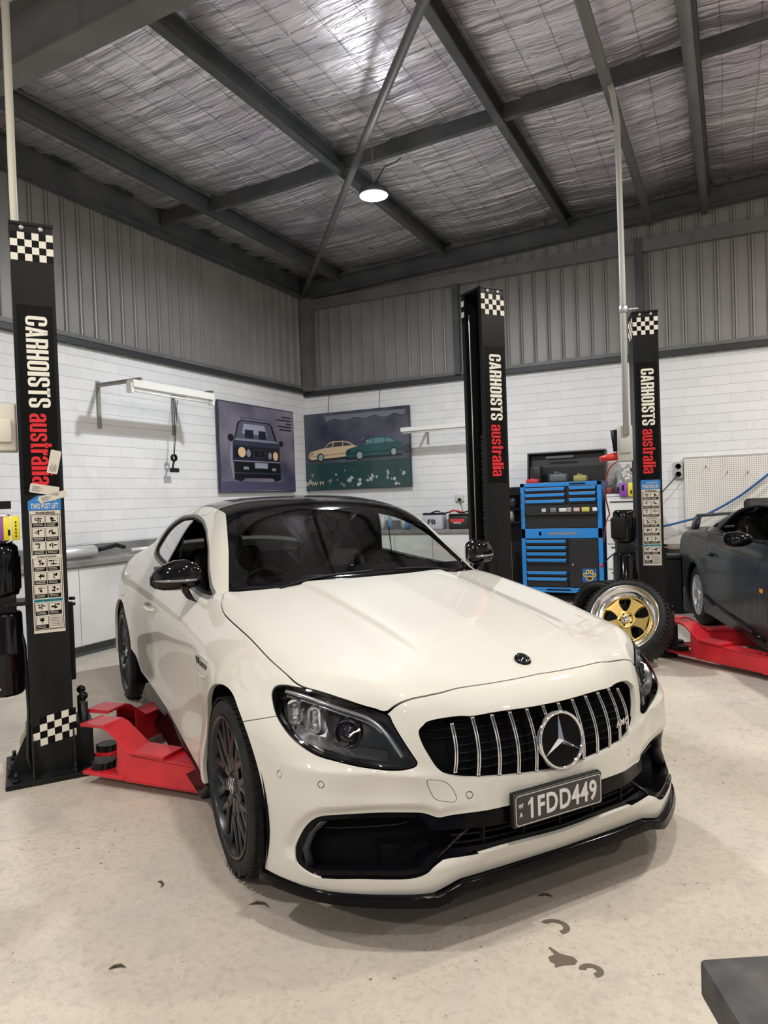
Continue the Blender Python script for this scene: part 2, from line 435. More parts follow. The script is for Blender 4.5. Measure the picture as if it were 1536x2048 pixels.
def boundary(M):
    V,Nn,T=M; e=np.concatenate([T[:,[0,1]],T[:,[1,2]],T[:,[2,0]]])
    s=np.sort(e,1); key=s[:,0]*len(V)+s[:,1]; u,i,c=np.unique(key,return_index=True,return_counts=True)
    b=e[i[c==1]]
    keep=~((np.abs(V[b[:,0],1])<1e-5)&(np.abs(V[b[:,1],1])<1e-5)); return b[keep]
def rim(M,depth,vec=None):
    """adds an edge wall of the given depth along the open borders"""
    V,Nn,T=M; b=boundary(M)
    if len(b)==0: return M
    a,c=V[b[:,0]],V[b[:,1]]
    da=-Nn[b[:,0]]*depth if vec is None else np.tile(np.array(vec)*depth,(len(b),1))
    dc=-Nn[b[:,1]]*depth if vec is None else da
    n=np.cross(c-a,-Nn[b[:,0]]); n=-n/np.maximum(np.linalg.norm(n,axis=1,keepdims=True),1e-9); k=len(V); m=len(b)
    V2=np.concatenate([V,a,c,c+dc,a+da]); N2=np.concatenate([Nn,n,n,n,n]); i=np.arange(m)
    T2=np.concatenate([T,np.stack([k+m+i,k+i,k+3*m+i],1),np.stack([k+m+i,k+3*m+i,k+2*m+i],1)])
    return V2,N2,T2
def surf_obj(name,parts,m,parent=None,kind=None):
    """parts: list of (M, side) with side +1 = car right, -1 = car left, 0 = both halves"""
    VV=[];NN=[];TT=[];o=0
    for M,side in parts:
        for sgn in ((1,-1) if side==0 else (side,)):
            V,Nn,T=M; V=V.copy();Nn=Nn.copy()
            V[:,1]*=-sgn; Nn[:,1]*=-sgn
            T=T[:,[0,2,1]] if sgn>0 else T
            VV.append(V);NN.append(Nn);TT.append(T+o);o+=len(V)
    V=np.concatenate(VV);Nn=np.concatenate(NN);T=np.concatenate(TT)
    Nn=np.nan_to_num(Nn); z0=np.linalg.norm(Nn,axis=1)<1e-6; Nn[z0]=(0,0,1)
    a,b,c=V[T[:,0]],V[T[:,1]],V[T[:,2]]; ok=np.linalg.norm(np.cross(b-a,c-a),axis=1)>1e-11; T=T[ok]
    us=np.unique(T); mp=np.zeros(len(V),np.int64); mp[us]=np.arange(len(us)); V=V[us]; Nn=Nn[us]; T=mp[T]
    me=bpy.data.meshes.new(name); me.from_pydata(V.tolist(),[],T.tolist()); me.materials.append(m)
    me.polygons.foreach_set('use_smooth',[True]*len(me.polygons)); me.update()
    if len(me.polygons)==len(T):
        me.normals_split_custom_set_from_vertices(Nn.tolist())
    ob=bpy.data.objects.new(name,me); link(ob,parent); return ob
# ------------------------------------------------------------------ the workshop shell
XL,YB=-6.162,9.769; XR,YF=6.5,-6.0
def roofz(x): return 4.77+.037*(x+5.37)        # underside of the purlins
def concrete(nt,b):
    L=nt.links.new; tc=N(nt,'ShaderNodeTexCoord')
    def noise(s,d,lo,hi,dist=0,sc=None):
        n=N(nt,'ShaderNodeTexNoise',i_Scale=s,i_Detail=d,i_Distortion=dist)
        if sc:
            mp=N(nt,'ShaderNodeMapping'); mp.inputs['Scale'].default_value=sc; L(tc.outputs['Object'],mp.inputs[0]); L(mp.outputs[0],n.inputs['Vector'])
        else: L(tc.outputs['Object'],n.inputs['Vector'])
        r=N(nt,'ShaderNodeMapRange'); r.inputs[1].default_value=lo; r.inputs[2].default_value=hi; L(n.outputs['Fac'],r.inputs[0]); return r.outputs[0]
    def mix(f,a,bc,k=1):
        m=N(nt,'ShaderNodeMix',data_type='RGBA'); 
        if k!=1:
            q=N(nt,'ShaderNodeMath',operation='MULTIPLY'); q.inputs[1].default_value=k; L(f,q.inputs[0]); f=q.outputs[0]
        L(f,m.inputs[0])
        for i,c in ((6,a),(7,bc)):
            if isinstance(c,tuple): m.inputs[i].default_value=(*c,1)
            else: L(c,m.inputs[i])
        return m.outputs[2]
    base=mix(noise(.9,5,.35,.65),(.45,.395,.335),(.60,.535,.455))
    base=mix(noise(5,8,.4,.7,.6),base,(.52,.475,.40),.6)
    base=mix(noise(38,4,.5,.8),base,(.28,.25,.20),.6)
    base=mix(noise(14,9,.52,.72,1.0),base,(.34,.31,.26),.45)
    base=mix(noise(3.0,10,.56,.74,1.5),base,(.33,.31,.28),.55)
    base=mix(noise(1.1,6,.55,.75,2.0),base,(.40,.385,.35),.5)
    base=mix(noise(170,3,.35,.7),base,(.36,.33,.27),.5)
    # small dark specks of grit
    v=N(nt,'ShaderNodeTexVoronoi',i_Scale=16,i_Randomness=1.0); L(tc.outputs['Object'],v.inputs['Vector'])
    r=N(nt,'ShaderNodeMapRange'); r.inputs[1].default_value=.11; r.inputs[2].default_value=.07; L(v.outputs['Distance'],r.inputs[0])
    g=noise(1.7,3,.5,.62); q=N(nt,'ShaderNodeMath',operation='MULTIPLY'); L(r.outputs[0],q.inputs[0]); L(g,q.inputs[1])
    base=mix(q.outputs[0],base,(.09,.08,.065),.9)
    v=N(nt,'ShaderNodeTexVoronoi',i_Scale=42,i_Randomness=1.0); L(tc.outputs['Object'],v.inputs['Vector'])
    r=N(nt,'ShaderNodeMapRange'); r.inputs[1].default_value=.14; r.inputs[2].default_value=.09; L(v.outputs['Distance'],r.inputs[0])
    g=noise(3.1,3,.48,.60); q=N(nt,'ShaderNodeMath',operation='MULTIPLY'); L(r.outputs[0],q.inputs[0]); L(g,q.inputs[1])
    base=mix(q.outputs[0],base,(.12,.105,.085),.75)
    # fine trowel scratches
    base=mix(noise(7,6,.60,.66,.8,(1.2,9,1)),base,(.38,.345,.29),.22)
    base=mix(noise(9,6,.60,.66,.8,(10,1,1)),base,(.66,.61,.53),.12)
    L(base,b.inputs['Base Color'])
    n=N(nt,'ShaderNodeTexNoise',i_Scale=60,i_Detail=6); L(tc.outputs['Object'],n.inputs['Vector'])
    bp=N(nt,'ShaderNodeBump'); bp.inputs['Strength'].default_value=.25; bp.inputs['Distance'].default_value=.004; L(n.outputs['Fac'],bp.inputs['Height']); L(bp.outputs[0],b.inputs['Normal'])
FLOORM=mat('concrete_floor',(.5,.47,.4),.55,spec=.35,build=concrete)
mb=MB(); mb.bb((XL,YF,-.12),(XR,YB,0)); fl=mb.build('floor',FLOORM); tag(fl,kind='structure')
def brick(axis):
    def f(nt,b):
        L=nt.links.new; tc=N(nt,'ShaderNodeTexCoord'); sp=N(nt,'ShaderNodeSeparateXYZ'); cb=N(nt,'ShaderNodeCombineXYZ')
        L(tc.outputs['Object'],sp.inputs[0]); L(sp.outputs[axis],cb.inputs[0]); L(sp.outputs[2],cb.inputs[1])
        br=N(nt,'ShaderNodeTexBrick'); br.inputs['Scale'].default_value=1; br.inputs['Mortar Size'].default_value=.0032; br.inputs['Mortar Smooth'].default_value=.35
        br.inputs['Brick Width'].default_value=.345; br.inputs['Row Height'].default_value=.1165
        br.inputs['Color1'].default_value=(.80,.80,.80,1); br.inputs['Color2'].default_value=(.745,.745,.75,1); br.inputs['Mortar'].default_value=(.665,.66,.66,1)
        wv=N(nt,'ShaderNodeTexNoise',i_Scale=3.0,i_Detail=3); L(tc.outputs['Object'],wv.inputs['Vector'])
        ad=N(nt,'ShaderNodeVectorMath',operation='SCALE'); ad.inputs['Scale'].default_value=.006; L(wv.outputs['Color'],ad.inputs[0])
        av=N(nt,'ShaderNodeVectorMath',operation='ADD'); L(cb.outputs[0],av.inputs[0]); L(ad.outputs[0],av.inputs[1]); L(av.outputs[0],br.inputs['Vector'])
        # scuffs and grime
        n=N(nt,'ShaderNodeTexNoise',i_Scale=1.6,i_Detail=9,i_Distortion=.6); L(tc.outputs['Object'],n.inputs['Vector'])
        r=N(nt,'ShaderNodeMapRange'); r.inputs[1].default_value=.56; r.inputs[2].default_value=.78; r.inputs[4].default_value=.45; L(n.outputs['Fac'],r.inputs[0])
        m=N(nt,'ShaderNodeMix',data_type='RGBA'); L(r.outputs[0],m.inputs[0]); L(br.outputs['Color'],m.inputs[6]); m.inputs[7].default_value=(.56,.54,.52,1)
        last=m.outputs[2]
        if axis==0:     # oil spatter on the right of the back wall
            v=N(nt,'ShaderNodeTexVoronoi',i_Scale=34); L(tc.outputs['Object'],v.inputs['Vector'])
            r2=N(nt,'ShaderNodeMapRange'); r2.inputs[1].default_value=.22; r2.inputs[2].default_value=.12; L(v.outputs['Distance'],r2.inputs[0])
            dv=N(nt,'ShaderNodeVectorMath',operation='DISTANCE'); dv.inputs[1].default_value=(.35,YB,2.05); L(tc.outputs['Object'],dv.inputs[0])
            r3=N(nt,'ShaderNodeMapRange'); r3.inputs[1].default_value=1.0; r3.inputs[2].default_value=.1; L(dv.outputs['Value'],r3.inputs[0])
            n4=N(nt,'ShaderNodeTexNoise',i_Scale=7,i_Detail=3); L(tc.outputs['Object'],n4.inputs['Vector'])
            r4=N(nt,'ShaderNodeMapRange'); r4.inputs[1].default_value=.45; r4.inputs[2].default_value=.6; L(n4.outputs['Fac'],r4.inputs[0])
            q=N(nt,'ShaderNodeMath',operation='MULTIPLY'); L(r2.outputs[0],q.inputs[0]); L(r3.outputs[0],q.inputs[1])
            q2=N(nt,'ShaderNodeMath',operation='MULTIPLY'); L(q.outputs[0],q2.inputs[0]); L(r4.outputs[0],q2.inputs[1])
            m2=N(nt,'ShaderNodeMix',data_type='RGBA'); L(q2.outputs[0],m2.inputs[0]); L(last,m2.inputs[6]); m2.inputs[7].default_value=(.16,.12,.09,1); last=m2.outputs[2]
        # bed joints show darker than the upright joints
        sz=N(nt,'ShaderNodeSeparateXYZ'); L(av.outputs[0],sz.inputs[0]); dv_=N(nt,'ShaderNodeMath',operation='DIVIDE'); dv_.inputs[1].default_value=.1165; L(sz.outputs[1],dv_.inputs[0])
        fr=N(nt,'ShaderNodeMath',operation='FRACT'); L(dv_.outputs[0],fr.inputs[0]); s5=N(nt,'ShaderNodeMath',operation='SUBTRACT'); s5.inputs[1].default_value=.5; L(fr.outputs[0],s5.inputs[0]); ab=N(nt,'ShaderNodeMath',operation='ABSOLUTE'); L(s5.outputs[0],ab.inputs[0])
        r5=N(nt,'ShaderNodeMapRange'); r5.inputs[1].default_value=.455; r5.inputs[2].default_value=.49; r5.inputs[4].default_value=.8; L(ab.outputs[0],r5.inputs[0])
        m5=N(nt,'ShaderNodeMix',data_type='RGBA'); L(r5.outputs[0],m5.inputs[0]); L(last,m5.inputs[6]); m5.inputs[7].default_value=(.50,.49,.50,1); last=m5.outputs[2]
        L(last,b.inputs['Base Color'])
        bp=N(nt,'ShaderNodeBump'); bp.inputs['Strength'].default_value=.35; bp.inputs['Distance'].default_value=.006; bp.invert=True; L(br.outputs['Fac'],bp.inputs['Height']); L(bp.outputs[0],b.inputs['Normal'])
    return f
BRX=mat('white_painted_brick_left',(.75,.75,.76),.55,build=brick(1)); BRY=mat('white_painted_brick_back',(.75,.75,.76),.55,build=brick(0))
mb=MB(); mb.bb((XL-.2,YF,0),(XL,YB+.2,3.13)); w_l=mb.build('wall_left',BRX); tag(w_l,kind='structure')
mb=MB(); mb.bb((XL,YB,0),(XR,YB+.2,3.10)); w_b=mb.build('wall_back',BRY); tag(w_b,kind='structure')
PW=mat('plain_wall',(.50,.49,.46),.7)
mb=MB(); mb.bb((XR,YF,0),(XR+.2,YB+.2,5.2)); tag(mb.build('wall_right',PW),kind='structure')
# front of the shop: wall with a wide roller opening at one side
mb=MB(); mb.bb((XL-.2,YF-.2,0),(XL+1.5,YF,5.2)); mb.bb((XL+1.5,YF-.2,3.6),(XR+.2,YF,5.3)); mb.bb((XR-1.5,YF-.2,0),(XR+.2,YF,3.6)); tag(mb.build('wall_front',PW),kind='structure')
# profiled steel cladding above the brickwork
CLAD=mat('grey_steel_cladding',(.23,.22,.21),.40,.0,spec=.6,build=noise_col((.215,.208,.196),(.25,.242,.23),2.0,5,rough=(.36,.5)))
DARKS=mat('dark_flashing',(.03,.032,.034),.5)
FRAME=mat('dark_grey_steel',(.060,.066,.070),.5,.0,build=noise_col((.050,.056,.060),(.080,.084,.086),3,5))
FRAME2=mat('grey_primed_steel',(.13,.13,.128),.5,build=noise_col((.115,.115,.112),(.15,.15,.147),3,5))
def cladding(name,L0,L1,z0,z1,place):
    mb=MB(); prof=[]; x=L0; pitch=.19
    while x<L1:
        prof += [(x,0),(x+.118,0),(x+.126,.022),(x+.142,.026),(x+.150,.010),(x+.158,.026),(x+.174,.022),(x+.182,0)]; x+=pitch
    prof.append((x,0)); n=len(prof)
    vs=[place(a,b,z0 if not callable(z0) else z0(a)) for a,b in prof]+[place(a,b,z1(a) if callable(z1) else z1) for a,b in prof]
    mb.add(vs,[(i,i+1,n+i+1,n+i) for i in range(n-1)]); o=mb.build(name,CLAD); tag(o,kind='structure'); return o
cladding('wall_left_cladding',YF,YB,3.12,5.05,lambda a,b,z:(XL+.03+b,a,z)); cladding('wall_back_cladding',XL,XR,3.08,5.4,lambda a,b,z:(a,YB-.03-b,z))
mb=MB(); mb.bb((XL-.05,YF,3.13),(XL+.075,YB,3.19)); tag(mb.build('trim_1',DARKS),kind='structure')
mb=MB(); mb.bb((XL,YB-.075,3.09),(XR,YB+.05,3.16)); tag(mb.build('trim_2',DARKS),kind='structure')
mb=MB(); mb.bb((XL-.02,YF,3.19),(XL+.085,YB,3.235)); tag(mb.build('trim_3',FRAME2),kind='structure')
mb=MB(); mb.bb((XL,YB-.085,3.16),(XR,YB-.0,3.205)); tag(mb.build('trim_4',FRAME2),kind='structure')
mb=MB(); mb.bb((XL,YF,0),(XL+.02,YB,.10)); tag(mb.build('baseboard_left',mat('dark_grey_skirting',(.07,.075,.085),.5)),kind='structure')
mb=MB(); mb.bb((XL,YB-.02,0),(XR,YB,.10)); tag(mb.build('baseboard_back',bpy.data.materials['dark_grey_skirting']),kind='structure')
# foil roof blanket sagging between purlins, held by wire mesh
def foil(nt,b):
    L=nt.links.new; tc=N(nt,'ShaderNodeTexCoord'); hs=[]
    for s,sc,d,dist in ((1.5,(.35,3.0,1),5,.35),(4,(.25,4.2,1),5,.3),(20,(.35,1.8,1),4,.2)):
        mp=N(nt,'ShaderNodeMapping'); mp.inputs['Scale'].default_value=sc; L(tc.outputs['Object'],mp.inputs[0])
        n=N(nt,'ShaderNodeTexNoise',i_Scale=s,i_Detail=d,i_Distortion=dist); L(mp.outputs[0],n.inputs['Vector']); hs.append(n.outputs['Fac'])
    b1=N(nt,'ShaderNodeBump'); b1.inputs['Strength'].default_value=.55; b1.inputs['Distance'].default_value=.14; L(hs[0],b1.inputs['Height'])
    b2=N(nt,'ShaderNodeBump'); b2.inputs['Strength'].default_value=.55; b2.inputs['Distance'].default_value=.05; L(hs[1],b2.inputs['Height']); L(b1.outputs[0],b2.inputs['Normal'])
    b3=N(nt,'ShaderNodeBump'); b3.inputs['Strength'].default_value=.35; b3.inputs['Distance'].default_value=.012; L(hs[2],b3.inputs['Height']); L(b2.outputs[0],b3.inputs['Normal'])
    L(b3.outputs[0],b.inputs['Normal'])
    n=N(nt,'ShaderNodeTexNoise',i_Scale=.8,i_Detail=4); L(tc.outputs['Object'],n.inputs['Vector'])
    r=N(nt,'ShaderNodeValToRGB'); r.color_ramp.elements[0].color=(.76,.71,.78,1); r.color_ramp.elements[1].color=(.95,.91,.95,1); r.color_ramp.elements[0].position=.35; r.color_ramp.elements[1].position=.65
    L(n.outputs['Fac'],r.inputs[0]); L(r.outputs[0],b.inputs['Base Color'])
FOIL=mat('silver_foil_blanket',(.6,.6,.62),.37,.85,build=foil)
PX=[-5.37,-3.62,-1.89,-.20,1.53,3.26,4.99]
xs=np.arange(XL,XR+.05,.08); ys=np.arange(YF,YB+.05,.10); mb=MB(); rng=np.random.default_rng(3)
def sag(x,y):
    px=[XL]+PX+[XR]; 
    for a,b in zip(px[:-1],px[1:]):
        if a<=x<=b: t=(x-a)/(b-a); return -.055*math.sin(math.pi*t)**.8
    return 0
vs=[]
for i,x in enumerate(xs):
    for j,y in enumerate(ys):
        z=roofz(x)+.235+sag(x,y)+.010*math.sin(y*9+2.0*math.sin(x*2.1+y*.7))+.007*math.sin(y*23+3*math.sin(x*3+y))+.006*float(rng.normal())
        vs.append((x,y,z))
n=len(ys); mb.add(vs,[(i*n+j,i*n+j+1,(i+1)*n+j+1,(i+1)*n+j) for i in range(len(xs)-1) for j in range(n-1)],True)
tag(mb.build('ceiling',FOIL),kind='structure')
mb=MB(); mb.add([(XL-.3,YF-.3,roofz(XL)+.32),(XR+.3,YF-.3,roofz(XR)+.32),(XR+.3,YB+.3,roofz(XR)+.32),(XL-.3,YB+.3,roofz(XL)+.32)],[(0,1,2,3)]); tag(mb.build('ceiling_sheet',CLAD),kind='structure')
WIRE=mat('wire',(.07,.065,.07),.5,.5)
mb=MB()
for y in np.arange(-1.0,YB,.15):
    pts=[(x,y+.012*math.sin(x*3+y*5),roofz(x)+.222+sag(x,y)+.004*math.sin(x*7+y*3)) for x in np.arange(XL,XR,.16)]; mb.tube(pts,.0018,3,False)
for x in np.arange(XL+.15,XR,.30):
    pts=[(x+.01*math.sin(y*2),y,roofz(x)+.218+sag(x,y)+.004*math.sin(y*9)) for y in np.arange(-1.0,YB,.2)]; mb.tube(pts,.0018,3,False)
tag(mb.build('ceiling_wire_mesh',WIRE),'thin safety wire mesh under the silver roof foil','wire mesh',kind='stuff')
# purlins (C sections along Y)
def purlin(x,z,h=.20,w=.075,y0=YF,y1=YB,m=FRAME,name='roof_purlin'):
    mb=MB(); t=.006
    P=[(0,0),(w,0),(w,.02),(w-t,.02),(w-t,t),(t,t),(t,h-t),(w-t,h-t),(w-t,h-.02),(w,h-.02),(w,h),(0,h)]
    M_=Matrix(((1,0,0),(0,0,1),(0,1,0)))
    mb.prism([(a,b) for a,b in P],y0,y1,M=M_,c=(x,0,z)); return mb.build(name,m)
LBL=['steel roof purlin nearest the left wall','steel roof purlin ending just left of the lit lamp','steel roof purlin reaching the back wall left of the middle hoist column','steel roof purlin with a grey pipe beside it at the right','steel roof purlin at the far right edge','steel roof purlin beyond the right edge','steel roof purlin beside the right wall']
for x,l in list(zip(PX,LBL))[:5]:
    tag(purlin(x-.04,roofz(x)),l,'beam','roof purlins')
purlin_e=purlin(XL+.075,4.62,.34,.10); tag(purlin_e,'dark steel eave beam running along the top of the left wall','beam')
# rafter across (front of camera) : I section
mb=MB(); M_=Matrix(((1,0,0),(0,1,0),(0,0,1)))
ry=3.40; z0=4.33; s_=.037
def ibeam(mb,x0,x1,y,zf,h,wd,tf=.014,tw=.012):
    for a,b,c,d in ((-wd/2,wd/2,0,tf),(-wd/2,wd/2,h-tf,h),(-tw/2,tw/2,tf,h-tf)):
        v=[(x0,y+a,zf(x0)+c),(x1,y+a,zf(x1)+c),(x1,y+b,zf(x1)+c),(x0,y+b,zf(x0)+c),(x0,y+a,zf(x0)+d),(x1,y+a,zf(x1)+d),(x1,y+b,zf(x1)+d),(x0,y+b,zf(x0)+d)]
        mb.add(v,[(3,2,1,0),(4,5,6,7),(0,1,5,4),(1,2,6,5),(2,3,7,6),(3,0,4,7)])
ibeam(mb,XL+.1,XR,3.26,lambda x:4.31+.037*(x+4.6),.41,.18); tag(mb.build('roof_rafter',FRAME2),'large grey steel rafter crossing the top left corner','beam')
mb=MB(); ibeam(mb,XL+.1,XR,YB-.16,lambda x:4.60+.037*(x+6),.24,.14); tag(mb.build('roof_rafter',FRAME),'dark steel end rafter along the top of the back wall','beam')
mb=MB(); mb.bb((XL+.1,YB-.12,4.44),(XR,YB-.06,4.60)); tag(mb.build('wall_girt',FRAME2),'horizontal steel girt on the cladding below the end rafter of the back wall','beam')
# bridging pieces between purlins
for a,b,l in ((XL+.1,-5.41,'short bridging piece between left wall and first purlin'),(-5.33,-3.66,'bridging piece left of the lit lamp between two purlins'),(-3.58,-1.93,'bridging piece right of the lit lamp between two purlins'),(-1.85,-.24,'bridging piece crossed by the thin grey roof pipe'),(-.16,1.49,'bridging piece at the right edge of the picture')):
    y=6.60 if a>-6 else 6.55
    mb=MB(); z=lambda x:roofz(x)+.03
    v=[(a,y-.03,z(a)),(b,y-.03,z(b)),(b,y+.03,z(b)),(a,y+.03,z(a)),(a,y-.03,z(a)+.14),(b,y-.03,z(b)+.14),(b,y+.03,z(b)+.14),(a,y+.03,z(a)+.14)]
    mb.add(v,[(3,2,1,0),(4,5,6,7),(0,1,5,4),(1,2,6,5),(2,3,7,6),(3,0,4,7)]); tag(mb.build('roof_bridging',FRAME),l,'beam','bridging between purlins')
mb=MB(); mb.tube([(-6.02,9.55,4.66),(-4.4,7.62,4.70),(-2.9,5.80,4.73),(-1.67,4.36,4.75),(-.2,2.6,4.8)],.038,12); tag(mb.build('roof_brace',FRAME2),'round diagonal steel brace rising from the back left corner past the lit lamp','brace')
mb=MB(); mb.tube([(-.86,3.0,4.80),(-.87,9.66,4.80)],.048,12); tag(mb.build('roof_pipe',FRAME2),'thick grey round strut under the roof between two purlins','pipe')
mb=MB(); mb.tube([(-.235,3.0,4.80),(-.235,9.66,4.80)],.045,12); tag(mb.build('roof_pipe',FRAME2),'thick grey round strut strapped beside the right purlin','pipe')
# column in the corner and mullions
mb=MB(); mb.bb((XL+.06,YB-.20,3.16),(XL+.24,YB-.05,4.62)); tag(mb.build('corner_column',FRAME2),'grey steel column in the back left corner above the brickwork','column')
mb=MB(); mb.bb((-3.56,YB-.13,3.16),(-3.47,YB-.05,4.45)); tag(mb.build('wall_mullion',FRAME),'steel upright on the back cladding left of the middle hoist column','column')
mb=MB(); mb.bb((-1.07,YB-.13,3.16),(-.97,YB-.05,4.62)); tag(mb.build('wall_mullion',FRAME),'steel upright on the back cladding behind the right hoist column','column')
# lamps
EM=mat('led_face',(1,1,1),.5,emit=(.92,.96,1),es=60)
LBM=mat('lamp_body',(.10,.10,.11),.5,.5)
for i,(p,e,c) in enumerate(LAMPS_FILLS[:1]):
    lt=empty('high_bay_lamp',p); tag(lt,'bright round LED lamp hanging under the roof','lamp')
    mb=MB(); mb.lathe([(0,.09),(.05,.09),(.06,.05),(.14,.03),(.145,-.02),(.135,-.022)],n=36); mb.build('lamp_body',LBM,lt)
    mb=MB(); mb.lathe([(0,-.024),(.134,-.022)],n=36,smooth=False); mb.build('led_face',EM,lt)
    mb=MB(); mb.tube([(0,0,.09),(0,0,.46)],.004,6); mb.build('hanging_chain',STEEL,lt)
    mb=MB(); mb.tube([(.02,0,.09),(.10,.05,.25),(.12,.3,.40),(.10,.45,.5)],.005,6); mb.build('power_cord',MATTE,lt)
# wiring conduits down to the hoist columns
PVC=mat('cream_conduit',(.62,.60,.50),.5); PVG=mat('grey_conduit',(.45,.45,.42),.5)
cd=empty('conduit',(0,0,0)); tag(cd,'cream electrical conduit dropping beside the left hoist column','conduit')
mb=MB(); mb.tube([(-3.565,2.69,4.75),(-3.545,2.67,3.2),(-3.515,2.655,1.99)],.021,14); mb.build('tube',PVC,cd)
mb=MB(); mb.lathe([(.024,0),(.028,.01),(.028,.06),(.024,.07)],(-3.535,2.665,2.78),n=16); mb.build('coupling',PVC,cd)
cd=empty('conduit',(0,0,0)); tag(cd,'pale grey conduit dropping from the roof pipe to the right hoist column','conduit')
mb=MB(); mb.tube([(-.85,6.2,4.80),(-.82,6.2,4.70),(-.79,6.2,4.45),(-.785,6.2,3.2),(-.79,6.2,1.87)],.024,14); mb.build('tube',PVG,cd)
mb=MB(); mb.lathe([(.028,0),(.034,.01),(.034,.05),(.028,.06)],(-.785,6.2,2.88),n=16); mb.tube([(-.785,6.2,2.905),(-.68,6.28,2.92)],.010,6); mb.build('clamp',STEEL,cd)
for (x,y,z,l,pv) in ((-3.470,2.438,1.85,'cream junction box at the foot of the conduit on the left hoist','L'),(-.815,6.26,1.80,'grey isolator box with red plug on the side of the right hoist column','R')):
    jb=empty('junction_box',(x,y,z),CAR_T if pv=='L' else R(-74)); tag(jb,l,'switch box')
    mb=MB(); mb.rbox((0,0,0),(.12,.22 if pv=='L' else .12,.25 if pv=='L' else .30),.01,2); mb.build('box_body',PVC if pv=='L' else PVG,jb)
    mb=MB(); mb.rbox((.065,0,-.02),(.02,.17 if pv=='L' else .09,.12),.006,2); mb.build('box_cover',PVC if pv=='L' else PVG,jb)
    if pv=='R':
        RP=mat('red_plug',(.55,.03,.02),.4)
        mb=MB(); mb.cyl((0,-.05,-.10),(0,-.20,-.12),.035,16,.024); mb.build('plug',RP,jb)
        mb=MB(); mb.cyl((0,-.06,-.06),(0,-.08,.12),.03,16); mb.build('switch_knob',MATTE,jb)
# cable from the plug
OC=mat('orange_cable',(.42,.07,.03),.5)
mb=MB(); mb.tube(catmull([(-.86,6.40,1.68),(-.97,6.43,1.60),(-1.02,6.5,1.40),(-1.05,6.9,1.20),(-1.15,7.5,1.15),(-1.30,8.3,1.05),(-1.42,8.85,.80)],5,False),.007,8); tag(mb.build('power_cable',OC),'orange power cable hanging from the red plug in front of the blue tool chest','cable')
# wall bracket lamp left
bl=empty('bracket_lamp',(0,0,0)); tag(bl,'old fluorescent batten on two grey brackets on the left wall','lamp')
BG=mat('bracket_grey',(.28,.27,.24),.5); BW=mat('batten_white',(.72,.70,.66),.45)
for y in (5.56,6.70):
    mb=MB(); mb.bb((XL+.001,y-.022,2.28),(XL+.02,y+.022,2.79)); mb.bb((XL+.001,y-.02,2.74),(-5.52,y+.02,2.765)); mb.bb((XL,y-.02,2.72),(-5.52,y-.014,2.765)); mb.build('bracket',BG,bl)
mb=MB(); mb.bb((-5.62,5.45,2.655),(-5.52,6.72,2.735)); mb.build('batten',BW,bl,bevel=.006)
for ya,yb in ((5.43,5.47),(6.70,6.74)):
    mb=MB(); mb.bb((-5.605,ya,2.60),(-5.535,yb,2.70)); mb.build('end_cap',BW,bl)
mb=MB(); mb.tube([(-5.57,5.46,2.625),(-5.57,6.71,2.625)],.013,12); mb.build('fluorescent_tube',mat('tube_glass',(.85,.85,.82),.2),bl)
pl=empty('cable_block',(-6.03,6.55,1.9)); tag(pl,'small dark pulley block hanging on cords below the wall bracket','pulley')
mb=MB(); mb.lathe([(.03,-.02),(.045,-.015),(.045,.015),(.03,.02)],(0,0,.09),M=Matrix(((0,0,1),(1,0,0),(0,1,0))),n=20); mb.build('sheave',SATIN,pl)
mb=MB(); mb.tube([(0,0,.06),(0,-.03,-.03),(0,.05,-.06)],.012,8); mb.box((0,0,-.06),(.04,.12,.05)); mb.build('hook_body',SATIN,pl)
mb=MB(); mb.tube([(0,0,.13),(0,.03,.5),(-.05,.12,.80)],.004,6); mb.tube([(0,.01,.13),(0,.06,.5),(-.05,.15,.80)],.004,6); mb.build('cord',SATIN,pl)
bl=empty('bracket_lamp',(0,0,0)); tag(bl,'fluorescent batten on the back wall between poster and middle hoist column','lamp')
mb=MB(); mb.bb((-4.27,9.26,2.36),(-3.0,9.34,2.42)); mb.build('batten',BW,bl,bevel=.006)
mb=MB(); mb.tube([(-4.25,9.30,2.345),(-3.02,9.30,2.345)],.013,12); mb.build('fluorescent_tube',bpy.data.materials['tube_glass'],bl)
for x in (-4.05,-3.2):
    mb=MB(); mb.bb((x-.015,9.30,2.41),(x+.015,YB,2.43)); mb.bb((x-.015,YB-.02,2.2),(x+.015,YB,2.43)); mb.build('bracket',BG,bl)
# hanging rods of the poster
# posters
def poly_layer(mb,P,M,c,z):
    k=mb.cur; mb.add([M@Vector((x,y,z))+Vector(c) for x,y in P],[list(range(len(P)))])
def poster(name,c,M,wd,ht,label,layers,bg,rods=None):
    o=empty(name,c); tag(o,label,'poster')
    mb=MB(); mb.box((0,0,0),(wd,ht,.024),rot=M); mb.build('poster_frame',mat(name+'_edge',(.03,.035,.06),.4),o)
    mb=MB(); mb.box(M@Vector((0,0,.013)),(wd-.03,ht-.03,.003),rot=M); pn=mb.build('poster_sheet',bg,o)
    mats=[];idx={}
    mb=MB(); z=.0152
    for col,P in layers:
        if col not in idx: idx[col]=len(mats); mats.append(mat(name+'_ink%d'%len(mats),col,.3,coat=.3))
        mb.cur=idx[col]; z+=.00015; poly_layer(mb,P,M,(0,0,0),z)
    mb.build('poster_print',mats,o)
    return o
def ell(cx,cy,rx,ry,n=20,a0=0,a1=360): return [(cx+rx*math.cos(R(a0+(a1-a0)*i/n)),cy+ry*math.sin(R(a0+(a1-a0)*i/n))) for i in range(n)]
def rec(x0,y0,x1,y1): return [(x0,y0),(x1,y0),(x1,y1),(x0,y1)]
